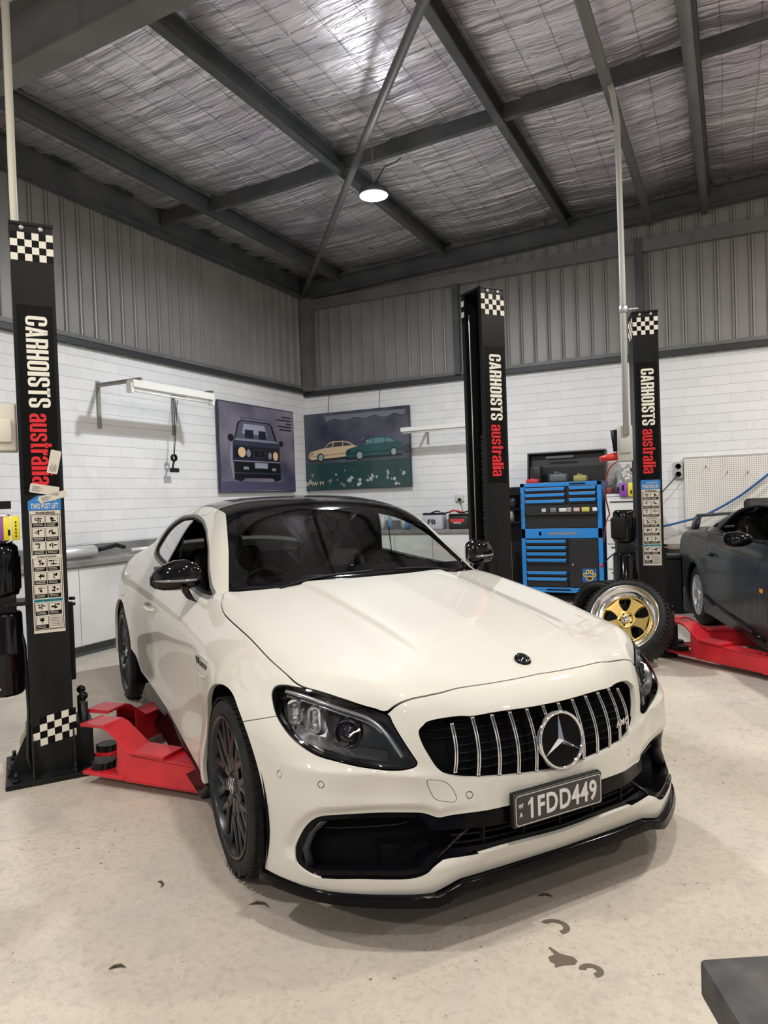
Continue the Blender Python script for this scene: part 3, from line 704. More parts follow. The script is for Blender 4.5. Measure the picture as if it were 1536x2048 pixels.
navy=(.012,.014,.030); nv2=(.035,.038,.07); sky=(.10,.10,.15); lite=(.36,.36,.46); ylw=(.80,.55,.32); blk=(.004,.004,.007); slv=(.25,.26,.33)
L1=[((.075,.065,.13),rec(-.87,-.59,.87,-.47)),(blk,[(-.60,-.44),(-.60,-.20),(.50,-.20),(.50,-.44),(.36,-.47),(.30,-.42),(-.36,-.42),(-.45,-.47)]),
 (navy,[(-.63,-.20),(-.64,.02),(-.58,.12),(-.50,.36),(-.43,.42),(.22,.42),(.32,.36),(.44,.12),(.50,.02),(.50,-.20)]),
 (slv,[(-.52,.34),(-.44,.41),(.22,.41),(.31,.34),(.28,.375),(.20,.395),(-.42,.395)]),
 (sky,[(-.55,.13),(-.46,.345),(-.40,.375),(.19,.375),(.27,.345),(.38,.13)]),(lite,[(-.40,.20),(-.36,.34),(.12,.34),(.20,.20)]),
 (navy,rec(-.34,.14,-.14,.26)),(navy,rec(-.02,.14,.16,.26)),(slv,[(-.60,.11),(-.52,.13),(.40,.13),(.47,.11),(.42,.095),(-.55,.095)]),
 (nv2,[(-.62,.07),(-.56,.10),(.44,.10),(.49,.07),(.49,.03),(-.62,.03)]),
 (blk,rec(-.58,-.13,.46,.0)),(ylw,ell(-.42,-.06,.085,.072)),(slv,ell(-.27,-.07,.05,.055)),(slv,ell(.24,-.09,.045,.05)),(ylw,ell(.38,-.09,.062,.065)),
 (nv2,rec(-.16,-.13,.14,-.01)),(blk,rec(-.14,-.12,-.01,-.02)),(blk,rec(.01,-.12,.12,-.02)),(slv,rec(-.62,-.19,.50,-.175)),
 (slv,rec(-.14,-.28,.18,-.20)),(lite,rec(-.12,-.27,.16,-.21)),(slv,rec(-.40,-.30,-.28,-.26)),(slv,rec(.28,-.31,.38,-.27)),(nv2,rec(-.60,-.36,.50,-.34)),
 (blk,ell(-.655,.13,.065,.05)),(blk,ell(.535,.10,.055,.045)),(slv,[(-.70,-.12),(-.66,.08),(-.62,.06),(-.63,-.2),(-.60,-.40),(-.64,-.44)])]
for k,(a,b) in enumerate(((.58,.82),(.44,.82),(.68,.82),(.46,.82),(.50,.82))): L1.append((navy,rec(a,.50-k*.048,b,.520-k*.048)))
PB1=mat('poster_purple_backdrop',(.12,.12,.2),.3,coat=.3,build=noise_col((.055,.055,.11),(.26,.22,.27),1.1,4,coord='Object'))
Mw=frame((0,1,0),(0,0,1))
poster('poster',(XL+.05,8.38,2.185),Mw,1.80,1.24,'purple poster of a dark sedan seen from the front on the left wall',L1,PB1)
crm=(.62,.47,.30); cr2=(.34,.24,.15); grn=(.02,.085,.085); gr2=(.10,.22,.22); wht=(.42,.42,.47); gnd=(.015,.055,.05); whl=(.28,.36,.36)
def sidecar(ox,oy,s,body,dark,glass,flip=1):
    q=lambda P:[(ox+flip*x*s,oy+y*s) for x,y in P]
    return [((.01,.02,.02),q([(-1.0,-.02),(.95,.0),(.95,-.06),(-1.0,-.10)])),
      (body,q([(-1.0,.05),(-.99,.17),(-.90,.24),(-.60,.30),(-.36,.34),(-.16,.52),(.02,.56),(.40,.55),(.62,.50),(.84,.36),(.95,.33),(.96,.14),(.90,.06),(.2,.0),(-.9,-.04)])),
      (dark,q([(-.98,.09),(.94,.15),(.94,.12),(-.98,.055)])),(glass,q([(-.33,.34),(-.15,.49),(.0,.52),(-.06,.36)])),(glass,q([(-.02,.36),(.03,.52),(.36,.515),(.36,.37)])),(glass,q([(.39,.37),(.39,.51),(.58,.47),(.74,.38)])),
      (dark,q([(-.97,.10),(-.80,.13),(-.80,.22),(-.95,.19)])),((.02,.02,.02),q(ell(-.52,.02,.145,.155))),(whl,q(ell(-.51,.02,.10,.11))),((.02,.02,.02),q(ell(.66,.07,.125,.14))),(whl,q(ell(.665,.07,.085,.10)))]
L2=[(gnd,rec(-.92,-.60,.92,-.18))]+sidecar(-.40,-.10,.46,crm,cr2,(.05,.05,.06))+sidecar(.32,-.10,.50,grn,(.008,.03,.03),gr2)
rng=np.random.default_rng(5)
for k in range(46):
    cx=rng.uniform(-.85,.88); cy=rng.uniform(-.57,-.30) if k<36 else rng.uniform(.02,.22); r_=rng.uniform(.008,.045)
    if k>=36: cx=rng.uniform(-.2,.3); r_*=.4
    P=[(cx+r_*rng.uniform(.4,1.2)*math.cos(2*math.pi*i/9),cy+r_*rng.uniform(.4,1.2)*math.sin(2*math.pi*i/9)) for i in range(9)]
    L2.append((wht if rng.random()<.5 else (.20,.19,.22),P))
P=[(-.55,.56)]+[(x,.56-.03-.05*abs(math.sin(x*9))-.02*rng.random()) for x in np.linspace(-.5,.85,18)]+[(.88,.56)]
L2.append(((.16,.17,.20),P))
PB2=mat('poster_grey_backdrop',(.05,.055,.08),.3,coat=.3,build=noise_col((.025,.03,.05),(.10,.10,.13),2.0,5))
Mb2=frame((1,0,0),(0,0,1))
p2=poster('poster',(-5.235,YB-.07,2.185),Mb2,1.86,1.22,'dark poster of a cream car and a green car on the back wall',L2,PB2)
for x_ in (-.48,.42):
    mb=MB(); mb.tube([(x_,.0,.60),(x_,.05,.90)],.004,6); mb.build('hanging_wire',SATIN,p2)
mb=MB(); text_mb(mb,'BMW M',.085,Mb2,(-.76,-.026,-.50),.0005,.002,1.15); mb.build('poster_lettering',mat('poster_cream_ink',(.55,.50,.35),.4),p2)
# ------------------------------------------------------------------ the white coupe
CAR_T=-.634
car=empty('coupe_car',(-1.233,2.881,0),CAR_T)
tag(car,'white two-door coupe with black roof and black mirrors parked front and centre','car')
V3=lambda u,v,z: Vector((u,-v,z))       # car right = negative y
HUBF=(.02,.335); HUBR=(-2.84,.345)
INH=[(0,.405),(.15,.410),(.285,.406),(.40,.397),(.44,.391),(.473,.403),(.51,.409),(.637,.412),(.731,.412),(.772,.407),(.796,.390),(.815,.359),(.830,.316),(.840,.274),(.838,.246),(.819,.229),(.796,.220),(.760,.223),(.694,.229),(.626,.229),(.556,.230),(.511,.241),(.487,.257),(.461,.269),(.436,.275),(.33,.273),(.2,.275),(0,.268)]
INP=catmull(INH+[(-a,b) for a,b in INH[-2:0:-1]],3)
# pressed-in border round the lower intakes and the crease under the headlights
class Grid:
    def __init__(s,x0,x1,y0,y1,st,fn):
        s.x0,s.y0,s.st=x0,y0,st; xs=np.arange(x0,x1,st); ys=np.arange(y0,y1,st); s.D=fn(*np.meshgrid(xs,ys,indexing='ij'))
    def __call__(s,x,y):
        a=np.clip((np.asarray(x)-s.x0)/s.st,0,s.D.shape[0]-1.001); b=np.clip((np.asarray(y)-s.y0)/s.st,0,s.D.shape[1]-1.001); i=a.astype(int); j=b.astype(int); a=a-i; b=b-j; D=s.D
        return (D[i,j]*(1-a)+D[i+1,j]*a)*(1-b)+(D[i,j+1]*(1-a)+D[i+1,j+1]*a)*b
def _press(v,z):
    d=sdf(v,z,INP); c=np.clip(1-np.maximum(d,0)/.034,0,1); c=.020*c*c*(3-2*c)*np.clip((z-.255)/.04,0,1)*np.clip((v-.30)/.18,0,1)
    zr=.527+.03*np.clip((v-.5)/.3,-.3,1); t=z-zr; up=np.clip(1-t/.040,0,1); dn=np.clip(1+t/.075,0,1); r_=np.where(t>0,up*up,dn**1.5)
    return c-.013*r_*np.clip((v-.40)/.10,0,1)*np.clip((.90-v)/.12,0,1)
DT=Grid(0,.96,.10,1.02,.004,_press); NB=N_
def N_(v,z): return NB(v,z)-DT(v,z)
BASE=isosurf(F,(-4.0,0,.10),(1.0,1.0,1.50),.011)
def low_edge(P):
    u,v,z=P.T
    sill=np.interp(u,[-4,-3.3,-2.46,-2.3,-2.15,-1.75,-1.26,-.87,-.36,.1,.45,.6,.8,1.0],[.26,.26,.44,.37,.335,.325,.312,.277,.225,.2,.185,.18,.18,.18])
    ctr=.205-.027*np.clip((v-.40)/.09,0,1)
    lim=np.where(u>.55,ctr,sill); return lim-z
def arch(P,e=0):
    u,v,z=P.T
    a=np.hypot(u-.045,z-.335)-(.388+e); b=np.hypot(u+2.84,z-.345)-(.39+e)
    d=np.minimum(a,b); return np.where(v>.55,d,1.0)
BODY=clip(BASE,low_edge(BASE[0])); BODY=clip(BODY,-arch(BODY[0]))
# outlines measured on the body, in body metres
HLP=catmull([(.768,.431,.778),(.795,.383,.780),(.818,.349,.773),(.833,.347,.756),(.841,.374,.732),(.845,.420,.698),(.839,.464,.670),(.826,.505,.644),(.806,.544,.621),(.770,.589,.597),(.717,.632,.580),(.643,.667,.559),(.584,.696,.548),(.541,.722,.546),(.504,.744,.553),(.493,.749,.564),(.501,.741,.584),(.528,.713,.641),(.544,.688,.684),(.548,.676,.705),(.559,.665,.713),(.585,.639,.723),(.637,.590,.743),(.687,.537,.763),(.736,.474,.777)],4)
HLS=np.stack([(HLP[:,0]-HLP[:,1])*.7071,HLP[:,2]],1)
def f_hl(P,e=0):
    u,v,z=P.T; d=sdf((v-u)*.7071,z,HLS)+e; return np.where((u>.1)&(v>.35),d,.5)
GRP=catmull([(0,.6955),(.077,.695),(.214,.6975),(.300,.694),(.348,.6965),(.436,.687),(.456,.677),(.476,.659),(.471,.622),(.455,.583),(.436,.547),(.410,.525),(.380,.515),(.336,.508),(.262,.503),(.207,.499),(.106,.491),(0,.486),(-.106,.491),(-.207,.499),(-.262,.503),(-.336,.508),(-.380,.515),(-.410,.525),(-.436,.547),(-.455,.583),(-.471,.622),(-.476,.659),(-.456,.677),(-.436,.687),(-.348,.6965),(-.3,.694),(-.214,.6975),(-.077,.695)],4)
def f_gr(P,e=0):
    u,v,z=P.T; return np.where(u>.5,sdf(v,z,GRP)+e,.5)
def f_in(P,e=0):
    u,v,z=P.T; return np.where(u>.3,sdf(v,z,INP)+e,.5)
HDP=[(-.43,0),(-.45,.25),(-.52,.5),(-.60,.66),(-.66,.712),(-.63,.738),(-.573,.756),(-.527,.774),(-.448,.791),(-.351,.797),(-.122,.795),(.142,.789),(.281,.781),(.400,.770),(.474,.736),(.537,.687),(.590,.637),(.639,.585),(.664,.559),(.675,.535),(.686,.495),(.692,.458),(.702,.409),(.718,.350),(.737,.233),(.746,.1),(.748,0)]
HDH=catmull(HDP,4,False); HDF=np.concatenate([HDH,HDH[::-1]*np.array([1,-1])])
def f_hd(P):
    u,v,z=P.T; return np.where(z>.69,sdf(u,v,HDF),.5)
# front openings
_,B2=split(BODY,f_hl,.002)
B3,GRM=(clip(B2,-f_gr(B2[0])),clip(B2,f_gr(B2[0])))
B4,INM=(clip(B3,-f_in(B3[0])),clip(B3,f_in(B3[0])))
HLM=clip(BODY,f_hl(BODY[0],.002))
# f>0 outside, so clip(-f) keeps the outside
HOOD,REST=split(B4,f_hd,.002)
# side window and greenhouse outlines
DLP=catmull([(-.685,.957),(-.78,1.018),(-.880,1.079),(-1.045,1.190),(-1.16,1.245),(-1.27,1.286),(-1.45,1.328),(-1.695,1.352),(-1.900,1.350),(-2.06,1.334),(-2.294,1.262),(-2.44,1.175),(-2.475,1.115),(-2.40,1.073),(-2.160,1.045),(-1.817,1.022),(-1.354,.990),(-1.0,.972)],4)
def f_dl(P,e=0):
    u,v,z=P.T; return np.where(v>.4,sdf(u,z,DLP)+e,.5)
REST,DLM=clip(REST,-f_dl(REST[0])),clip(REST,f_dl(REST[0],.001))
def edge_v(u): return np.interp(u,[-3.6,-3.25,-3.05,-2.6,-2.2,-1.8,-1.5,-1.25,-.9,-.62,-.3],[.66,.66,.62,.56,.545,.545,.545,.548,.632,.715,.79])
def f_top(P):
    u,v,z=P.T; d=v-edge_v(u)
    low=np.maximum(d,np.maximum(-3.28-u,.97-z)) ; low=np.where(u>-.3,.5,low); return low
def f_topgate(P):
    u,v,z=P.T; 
    # the windscreen and roof start where the cabin leaves the bonnet surface
    return np.maximum(f_top(P),np.where(u>-1.0,-(z-G(u,v)+.004),-1))
TOP,REST=split(REST,f_topgate,.0015)
def f_ws(P): return (-1.085-.9*P[:,1]**2*.55)-P[:,0]          # <0 in front of the roof edge
WS,RF=split(TOP,f_ws,.0015)
def f_rw(P): return P[:,0]-(-2.42+.25*P[:,1]**2)
RW,RF=split(RF,f_rw,.0015)
WSG=clip(WS,WS[0][:,1]-(edge_v(WS[0][:,0])-.012))
# remaining painted shell: bumper, fender, door, rear body
def f_bump(P):
    u,v,z=P.T; a=z-(.636+.30*(u-.235)); a=np.where(u<.05,.5,a); b=np.where(u>.4,v-.60,.5); return np.minimum(a,b)
BUMP,REST=split(REST,f_bump,.0015)
DO1=[(-.64,1.05),(-.655,.965),(-.63,.93),(-.60,.89),(-.575,.85),(-.545,.80),(-.53,.76),(-.53,.70),(-.545,.6),(-.56,.45),(-.56,.2)]
def f_fend(P):
    u,v,z=P.T; zz=np.array([p[1] for p in DO1[::-1]]); uu=np.array([p[0] for p in DO1[::-1]])
    return np.interp(z,zz,uu)-u
FEND,REST=split(REST,f_fend,.0018)
def f_pil(P): return P[:,2]-(.985)*1.0                          # pillar base seam
DOP=[(-.50,1.3),(-.50,.2),(-1.93,.2),(-1.97,.5),(-2.0,.8),(-1.97,.95),(-1.93,1.03),(-1.93,1.3)]
def f_door(P):
    u,v,z=P.T; d=np.maximum(np.maximum(-1.965+.06*np.clip((.8-z)/.5,-.3,1)-u,z-1.10),.60-v)
    d=np.maximum(d,f_dl_sideabove(P)); return d
def f_dl_sideabove(P):
    u,v,z=P.T; return z-np.interp(u,[-2.2,-1.8,-1.35,-1.0,-.70,-.6],[1.06,1.035,1.0,.985,.965,.97])
DOOR,REST=split(REST,f_door,.0018)
# washer cover and parking sensors cut from the bumper
CVP=catmull([(.473,.511),(.452,.512),(.416,.502),(.397,.481),(.387,.454),(.390,.440),(.406,.439),(.442,.447),(.456,.461)],4)
def circ(c,r): return lambda P: np.where(P[:,0]>.3,np.sqrt(((P-np.array(c))**2).sum(1))-r,.5)
SEN=[(.824,.348,.457),(.617,.770,.512),(.492,.864,.524)]
BL=BUMP
cov,_=split(BL,lambda P:np.where(P[:,0]>.5,sdf(P[:,1],P[:,2],CVP),.5),.0009)
_,BR=split(BL,lambda P:np.where(P[:,0]>.5,sdf(P[:,1],P[:,2],CVP),.5),.0009)
sens=[]
for c in SEN:
    a,BR=split(BR,circ(c,.0115),.0012); sens.append(a)
    _,BL=split(BL,circ(c,.0115),.0012)
bump=surf_obj('front_bumper',[(rim(BR,.02),1),(rim(BL,.02),-1)],WHITE,car)
for a in sens:
    for sd in (1,-1): surf_obj('parking_sensor',[(rim(a,.01),sd)],WHITE,bump)
surf_obj('tow_cover',[(rim(cov,.01),1)],WHITE,bump)
hood=surf_obj('bonnet',[(rim(HOOD,.018),0)],WHITE,car)
for sd in (1,-1):
    surf_obj('fender',[(rim(FEND,.018),sd)],WHITE,car)
DOORS=[surf_obj('door',[(rim(DOOR,.03),sd)],WHITE,car) for sd in (1,-1)]
FLP=catmull([(-2.90,.775),(-2.93,.83),(-2.90,.885),(-2.83,.905),(-2.76,.885),(-2.73,.83),(-2.76,.775),(-2.83,.762)],5)
ffl=lambda P:np.where(P[:,1]>.6,sdf(P[:,0],P[:,2],FLP),.5)
flap,RESTR=split(REST,ffl,.0022)
rbd=surf_obj('rear_body',[(rim(RESTR,.018),1),(rim(REST,.018),-1)],WHITE,car); surf_obj('fuel_flap',[(rim(flap,.01),1)],WHITE,rbd)
surf_obj('roof_panel',[(rim(RF,.015),0)],GLOSS,car)
# windscreen: glass with black painted border
def f_frit(P,m=.052):
    u,v,z=P.T; e=edge_v(u)-v
    base=(z-G(u,v)); top=u-(-1.085-.5*v**2)
    return m-np.minimum(np.minimum(e,base*1.35),top+.005)
wsc=clip(WSG,f_frit(WSG[0]))
wsf=clip(WSG,-f_frit(WSG[0]))
ws=surf_obj('windscreen',[(wsc,0)],GLASS,car)
surf_obj('windscreen_border',[(rim(wsf,.006),0)],GLOSS,ws)
wsp=clip(WS,-(WS[0][:,1]-(edge_v(WS[0][:,0])-.012)))
for sd in (1,-1): surf_obj('pillar_trim',[(rim(wsp,.01),sd)],GLOSS,car)
rw=surf_obj('rear_window',[(clip(RW,RW[0][:,1]-(edge_v(RW[0][:,0])-.05)),0)],glass_mat('privacy_glass',(.10,.11,.11)),car)
surf_obj('rear_window_border',[(rim(clip(RW,-(RW[0][:,1]-(edge_v(RW[0][:,0])-.05))),.01),0)],GLOSS,rw)
# window frame and rear quarter glass
DLI=offset(DLM,.004)
fr_=clip(DLI,-f_dl(DLI[0],.015)); fin=clip(offset(DLM,.010),f_dl(DLM[0],.015)); fr2=clip(fin,-f_dl(fin[0],.026))
qg=clip(offset(DLM,.018),np.maximum(f_dl(DLM[0],.024),DLM[0][:,0]-(-1.72-(1.33-DLM[0][:,2])*.75)))
qstrip=clip(offset(DLM,.014),np.maximum(f_dl(DLM[0],.030),np.abs(DLM[0][:,0]-(-1.70-(1.33-DLM[0][:,2])*.75))-.018))
QGL=mat('quarter_glass_reflection',(.20,.20,.21),.04,0,1)  # opaque grey: the wall's reflection is put into the colour
for sd in (1,-1):
    f1=surf_obj('window_frame',[(rim(fr_,.02),sd)],GREYTRIM,car)
    surf_obj('window_seal',[(rim(fr2,.02),sd)],MATTE,f1)
    surf_obj('quarter_window',[(qg,sd)],QGL,car)
    surf_obj('window_seal',[(rim(qstrip,.02),sd)],GLOSS,f1)
# black liner added to put shade into the shut gaps
inn=clip(BODY,-f_hl(BODY[0],.002)); inn=clip(inn,-f_gr(inn[0],-.0)); inn=clip(inn,-f_in(inn[0],-.0)); inn=clip(inn,inn[0][:,2]-.97)
inn=offset(clip(inn,-np.where(f_dl(inn[0],0)<1,1,-1)+0*inn[0][:,0]) ,.017)
inn=clip(inn,-arch(inn[0],.01))
shell=surf_obj('gap_shade_liner',[(inn,0)],VOID,car)
# underbody, wheel housings
mb=MB()
mb.bb((-3.6,-.62,.20),(.55,.62,.26)); mb.bb((-2.15,-.80,.17),(-.42,.80,.25)); mb.bb((.40,-.60,.18),(.70,.60,.30))
mb.build('underbody',VOID,car)
for hu,hz,r in ((.045,.335,.40),(-2.84,.345,.40)):
    for sd in (1,-1):
        mb=MB(); pr=[(r,.55),(r,.893)]
        mb.lathe([(.02,.55),(r,.55),(r,.900)],(hu,0,hz),M=Matrix(((1,0,0),(0,0,-sd),(0,1,0))),n=40,a0=R(-25),a1=R(205))
        mb.build('wheel_liner',VOID,car)
# side skirt below the sill: black blade
for sd in (1,-1):
    mb=MB(); us=np.linspace(-2.20,-.385,24); P=[]
    for u in us:
        zt=float(np.interp(u,[-2.6,-2.2,-1.75,-1.26,-.87,-.36],[.30,.325,.325,.312,.277,.225]))
        vo=float(H_(np.array([u]),np.array([zt]))[0]); zb=.135+.0*u
        t=min(1,(u+2.20)/.25); zt2=zb+(zt-zb)*max(t,.15)
        P.append([(u,vo-.012,zt2),(u,vo+.004,zt2-.02*t),(u,vo-.025,zb+.03),(u,vo+.012,zb),(u,vo-.06,zb-.005),(u,vo-.12,zb+.05)])
    vs=[V3(a,b*sd,c) for r_ in P for a,b,c in r_]; k=6
    fs=[(i*k+j,(i+1)*k+j,(i+1)*k+(j+1)%k,i*k+(j+1)%k) for i in range(len(us)-1) for j in range(k)]
    fs+=[tuple(range(k)),tuple((len(us)-1)*k+j for j in range(k))[::-1]]
    mb.add(vs,fs,True); mb.build('side_skirt',SPLIT,car)
# front splitter
def nose_u(v,z): return float(N_(np.array([v]),np.array([z]))[0])
SP=[(.862,0),(.862,.12),(.862,.25),(.860,.36),(.855,.42),(.845,.49),(.80,.58),(.725,.69),(.63,.795),(.50,.875),(.435,.905),(.39,.915)]
SP=catmull(SP,3,False)
mb=MB(); rows=[]
full=[(u,-v) for u,v in SP[:0:-1]]+[(u,v) for u,v in SP]
for u,v in full:
    a=abs(v); k=min(1,max(0,(a-.40)/.09)); zt=.203-.024*k; zb=.170-.024*k; 
    n=Vector((1,v*.0,0)) if a<.3 else Vector((.8,v,0)).normalized()
    def q(d,z): return (u-n.x*d,v-n.y*d,z)
    rows.append([q(.10,zt),q(.022,zt),q(.004,zt+.002),q(0,zt-.006),q(.003,(zt+zb)/2),q(-.004,zb+.004),q(.01,zb),q(.12,zb+.01)])
vs=[V3(*p) for r_ in rows for p in r_]; k=8
fs=[(i*k+j,(i+1)*k+j,(i+1)*k+(j+1)%k,i*k+(j+1)%k) for i in range(len(rows)-1) for j in range(k)]
fs+=[tuple(range(k)),tuple((len(rows)-1)*k+j for j in range(k))[::-1]]
mb.add(vs,fs,True); spl=mb.build('front_splitter',SPLIT,car)
for sd in (1,-1):   # black lip along the front edge of the wheel arch
    mb=MB(); P=[]
    for t in np.linspace(0,1,14):
        zz=.395-.225*t; a_=math.asin(max(-1,min(1,(zz-.335)/.388))); uu=.045+.388*math.cos(a_)+.02*max(0,t-.5)
        vo=float(H_(np.array([uu]),np.array([zz]))[0]+flare(uu,zz)); vo=min(vo,.925)
        P.append((uu,vo,zz))
    vs=[]
    for uu,vo,zz in P:
        w_=.003+.010*min(1,(.395-zz)/.12)
        for du,dv in ((-.004,-.05),(-.004-w_,-.006),(.0,-.003),(.004,-.014)): vs.append(V3(uu+du,(vo+dv)*sd,zz))
    k=len(P); mb.add(vs,[(i*4+j,(i+1)*4+j,(i+1)*4+(j+1)%4,i*4+(j+1)%4) for i in range(k-1) for j in range(4)]+[(0,1,2,3),(4*k-1,4*k-2,4*k-3,4*k-4)]); mb.build('arch_lip',SPLIT,car)
# grille: white throat, black mesh, slats, star
GT=GRM
gr=empty('grille',(0,0,0)); gr.parent=car
g0=clip(GRM,f_gr(GRM[0],0)); thr=rim(g0,.022,(-1,0,0))
wall=(thr[0][len(g0[0]):],thr[1][len(g0[0]):],thr[2][len(g0[2]):]-len(g0[0]))
surf_obj('grille_surround',[(wall,0)],WHITE,gr)
back=(GRM[0]-np.array([.055,0,0]),GRM[1],GRM[2]); surf_obj('grille_mesh',[(back,0)],VOID,gr)
g3=clip(GRM,f_gr(GRM[0],.004)); r3=rim(g3,.045,(-1,0,0)); k3=len(g3[0]); 
w3=(r3[0][k3:]-np.array([.018,0,0]),r3[1][k3:],r3[2][len(g3[2]):]-k3); surf_obj('grille_wall',[(w3,0)],GLOSS,gr)
def gu(v,z): return float(N_(np.array([abs(v)]),np.array([z]))[0])
SL=mat('dark_slat_core',(.02,.02,.022),.2,.3)
for i in range(-6,7):
    if i==0: continue
    v0=i*.0665-(.0335 if i>0 else -.0335)
    top=.686 if abs(v0)<.33 else .672; 
    zs=np.linspace(top,float(np.interp(abs(v0),[0,.1,.2,.3,.34,.38,.42],[.497,.497,.505,.514,.52,.53,.56])),14)
    mb=MB(); mb2=MB()
    rowsA=[]
    for q,z in enumerate(zs):
        s_=q/13; vv=v0*(1+.035*s_); u=gu(vv,z)-.014+.012*math.sin(math.pi*s_); rowsA.append((u,vv,z))
    for off,wd,mbx,du in ((-.0042,.0022,mb,.004),(.0042,.0022,mb,.004),(0,.0058,mb2,0)):
        vs=[];
        for (u,vv,z) in rowsA:
            for a,b in ((du,-wd),(du,wd),(-.035,wd),(-.035,-wd)): vs.append(V3(u+a,vv+off+b,z))
        fs=[(i2*4+j,(i2+1)*4+j,(i2+1)*4+(j+1)%4,i2*4+(j+1)%4) for i2 in range(13) for j in range(4)]+[(0,1,2,3),(55,54,53,52)]
        mbx.add(vs,fs)
    for (u,vv,z) in (rowsA[0],rowsA[-1]): mb.box(V3(u+.0,vv,z),(.012,.0128,.004))
    s_=mb.build('grille_slat',CHROME,gr,bevel=.0008); 
    mb2.build('slat_core',SL,s_)
for z in (.52,.545,.57,.595,.62,.645,.67):   # faint horizontal mesh bars
    mb=MB(); lim=.44 if z>.6 else .38; pts=[V3(gu(v,z)-.05,v,z) for v in np.linspace(-lim,lim,15)]
    mb.tube(pts,.0025,6); mb.build('mesh_bar',MATTE,gr)
# badge on the grille
bc=Vector((.862,0,.580)); tilt=R(9)
Mb=frame((0,1,0),(-math.sin(tilt),0,math.cos(tilt)))
mb=MB(); mb.lathe([(.084,-.02),(.084,.004),(.087,.009),(.091,.011),(.0945,.008),(.096,.002),(.096,-.02)],bc,M=Mb,n=64); ring=mb.build('star_badge',CHROME,gr)
mb=MB(); mb.lathe([(0,.0),(.085,.0)],bc,M=Mb,n=48,smooth=False); mb.build('badge_disc',SPLIT,ring)
mb=MB(); 
for k in range(3):
    a=R(90+120*k); tip=Vector((math.cos(a)*.086,math.sin(a)*.086,.002)); l_=Vector((math.cos(a+R(60))*.0125,math.sin(a+R(60))*.0125,.001)); r_=Vector((math.cos(a-R(60))*.0125,math.sin(a-R(60))*.0125,.001)); c_=Vector((0,0,.016))
    mb.add([Mb@p+bc for p in (c_,l_,tip,r_)],[(0,2,1),(0,3,2)])
mb.build('badge_star',CHROME,ring)
mb=MB(); lc=Vector((gu(.318,.575)+.004,.318,.572)); Ml=frame((-.28,1,-.0),(-.15,0,1))
text_mb(mb,'AMG',.032,Ml,lc,.003,.0006,1.25,shear=.15); mb.build('grille_lettering',CHROME,gr)
# bonnet emblem
mb=MB(); ec=Vector((.672,0,.8155)); Me=frame((0,1,0),(-.80,0,.52)); 
mb.lathe([(0,.006),(.026,.006),(.030,.003),(.031,-.004)],ec,M=Me,n=40); em=mb.build('bonnet_emblem',GLOSS,hood)
mb=MB(); DG=mat('dark_chrome',(.10,.10,.11),.25,1)
mb.lathe([(.0195,.0062),(.0205,.0075),(.0215,.0062)],ec,M=Me,n=40)
for k in range(3):
    a=R(90+120*k); mb.add([Me@p+ec for p in (Vector((0,0,.0085)),Vector((math.cos(a+1.05)*.003,math.sin(a+1.05)*.003,.0065)),Vector((math.cos(a)*.020,math.sin(a)*.020,.0068)),Vector((math.cos(a-1.05)*.003,math.sin(a-1.05)*.003,.0065)))],[(0,2,1),(0,3,2)])
mb.build('emblem_star',DG,em)
# lower intake
ink=empty('lower_intake'); ink.parent=car
i1=clip(INM,f_in(INM[0],.0)); k3=len(i1[0]); r3=rim(i1,.10,(-1,0,0)); surf_obj('intake_wall',[((r3[0][k3:],r3[1][k3:],r3[2][len(i1[2]):]-k3),0)],GLOSS,ink)
ib=(i1[0]-np.array([.10,0,0]),i1[1],i1[2]); surf_obj('intake_back',[(ib,0)],VOID,ink)
# inner frame: glossy ring just inside the opening, plus the black centre beam behind the plate
r4=clip(INM,f_in(INM[0],0)); r4=clip(r4,-f_in(r4[0],.020)); r4=(r4[0]-np.array([.014,0,0]),r4[1],r4[2]); surf_obj('intake_frame',[(rim(r4,.04,(-1,0,0)),0)],SPLIT,ink)
u_,v_,z_=INM[0].T
cb=clip(INM,np.maximum(f_in(INM[0],.004),np.maximum(.352-INM[0][:,2]+.12*np.clip(INM[0][:,1]-.30,0,.3)*0,INM[0][:,1]-(.50-(.40-INM[0][:,2])*.9)))); cb=(cb[0]-np.array([.006,0,0]),cb[1],cb[2]); surf_obj('centre_beam',[(rim(cb,.05,(-1,0,0)),0)],SPLIT,ink)
for z,l,d in ((.325,.40,.035),(.300,.40,.035)):
    mb=MB(); pts=[V3(gu(v,z)-d,v,z) for v in np.linspace(-l,l,19)]; mb.tube(pts,.004,6); mb.build('intake_slat',MATTE,ink)
for v in (-.30,-.15,0,.15,.30):
    mb=MB(); mb.box(V3(gu(v,.31)-.04,v,.315),(.03,.006,.085)); mb.build('intake_divider',MATTE,ink)
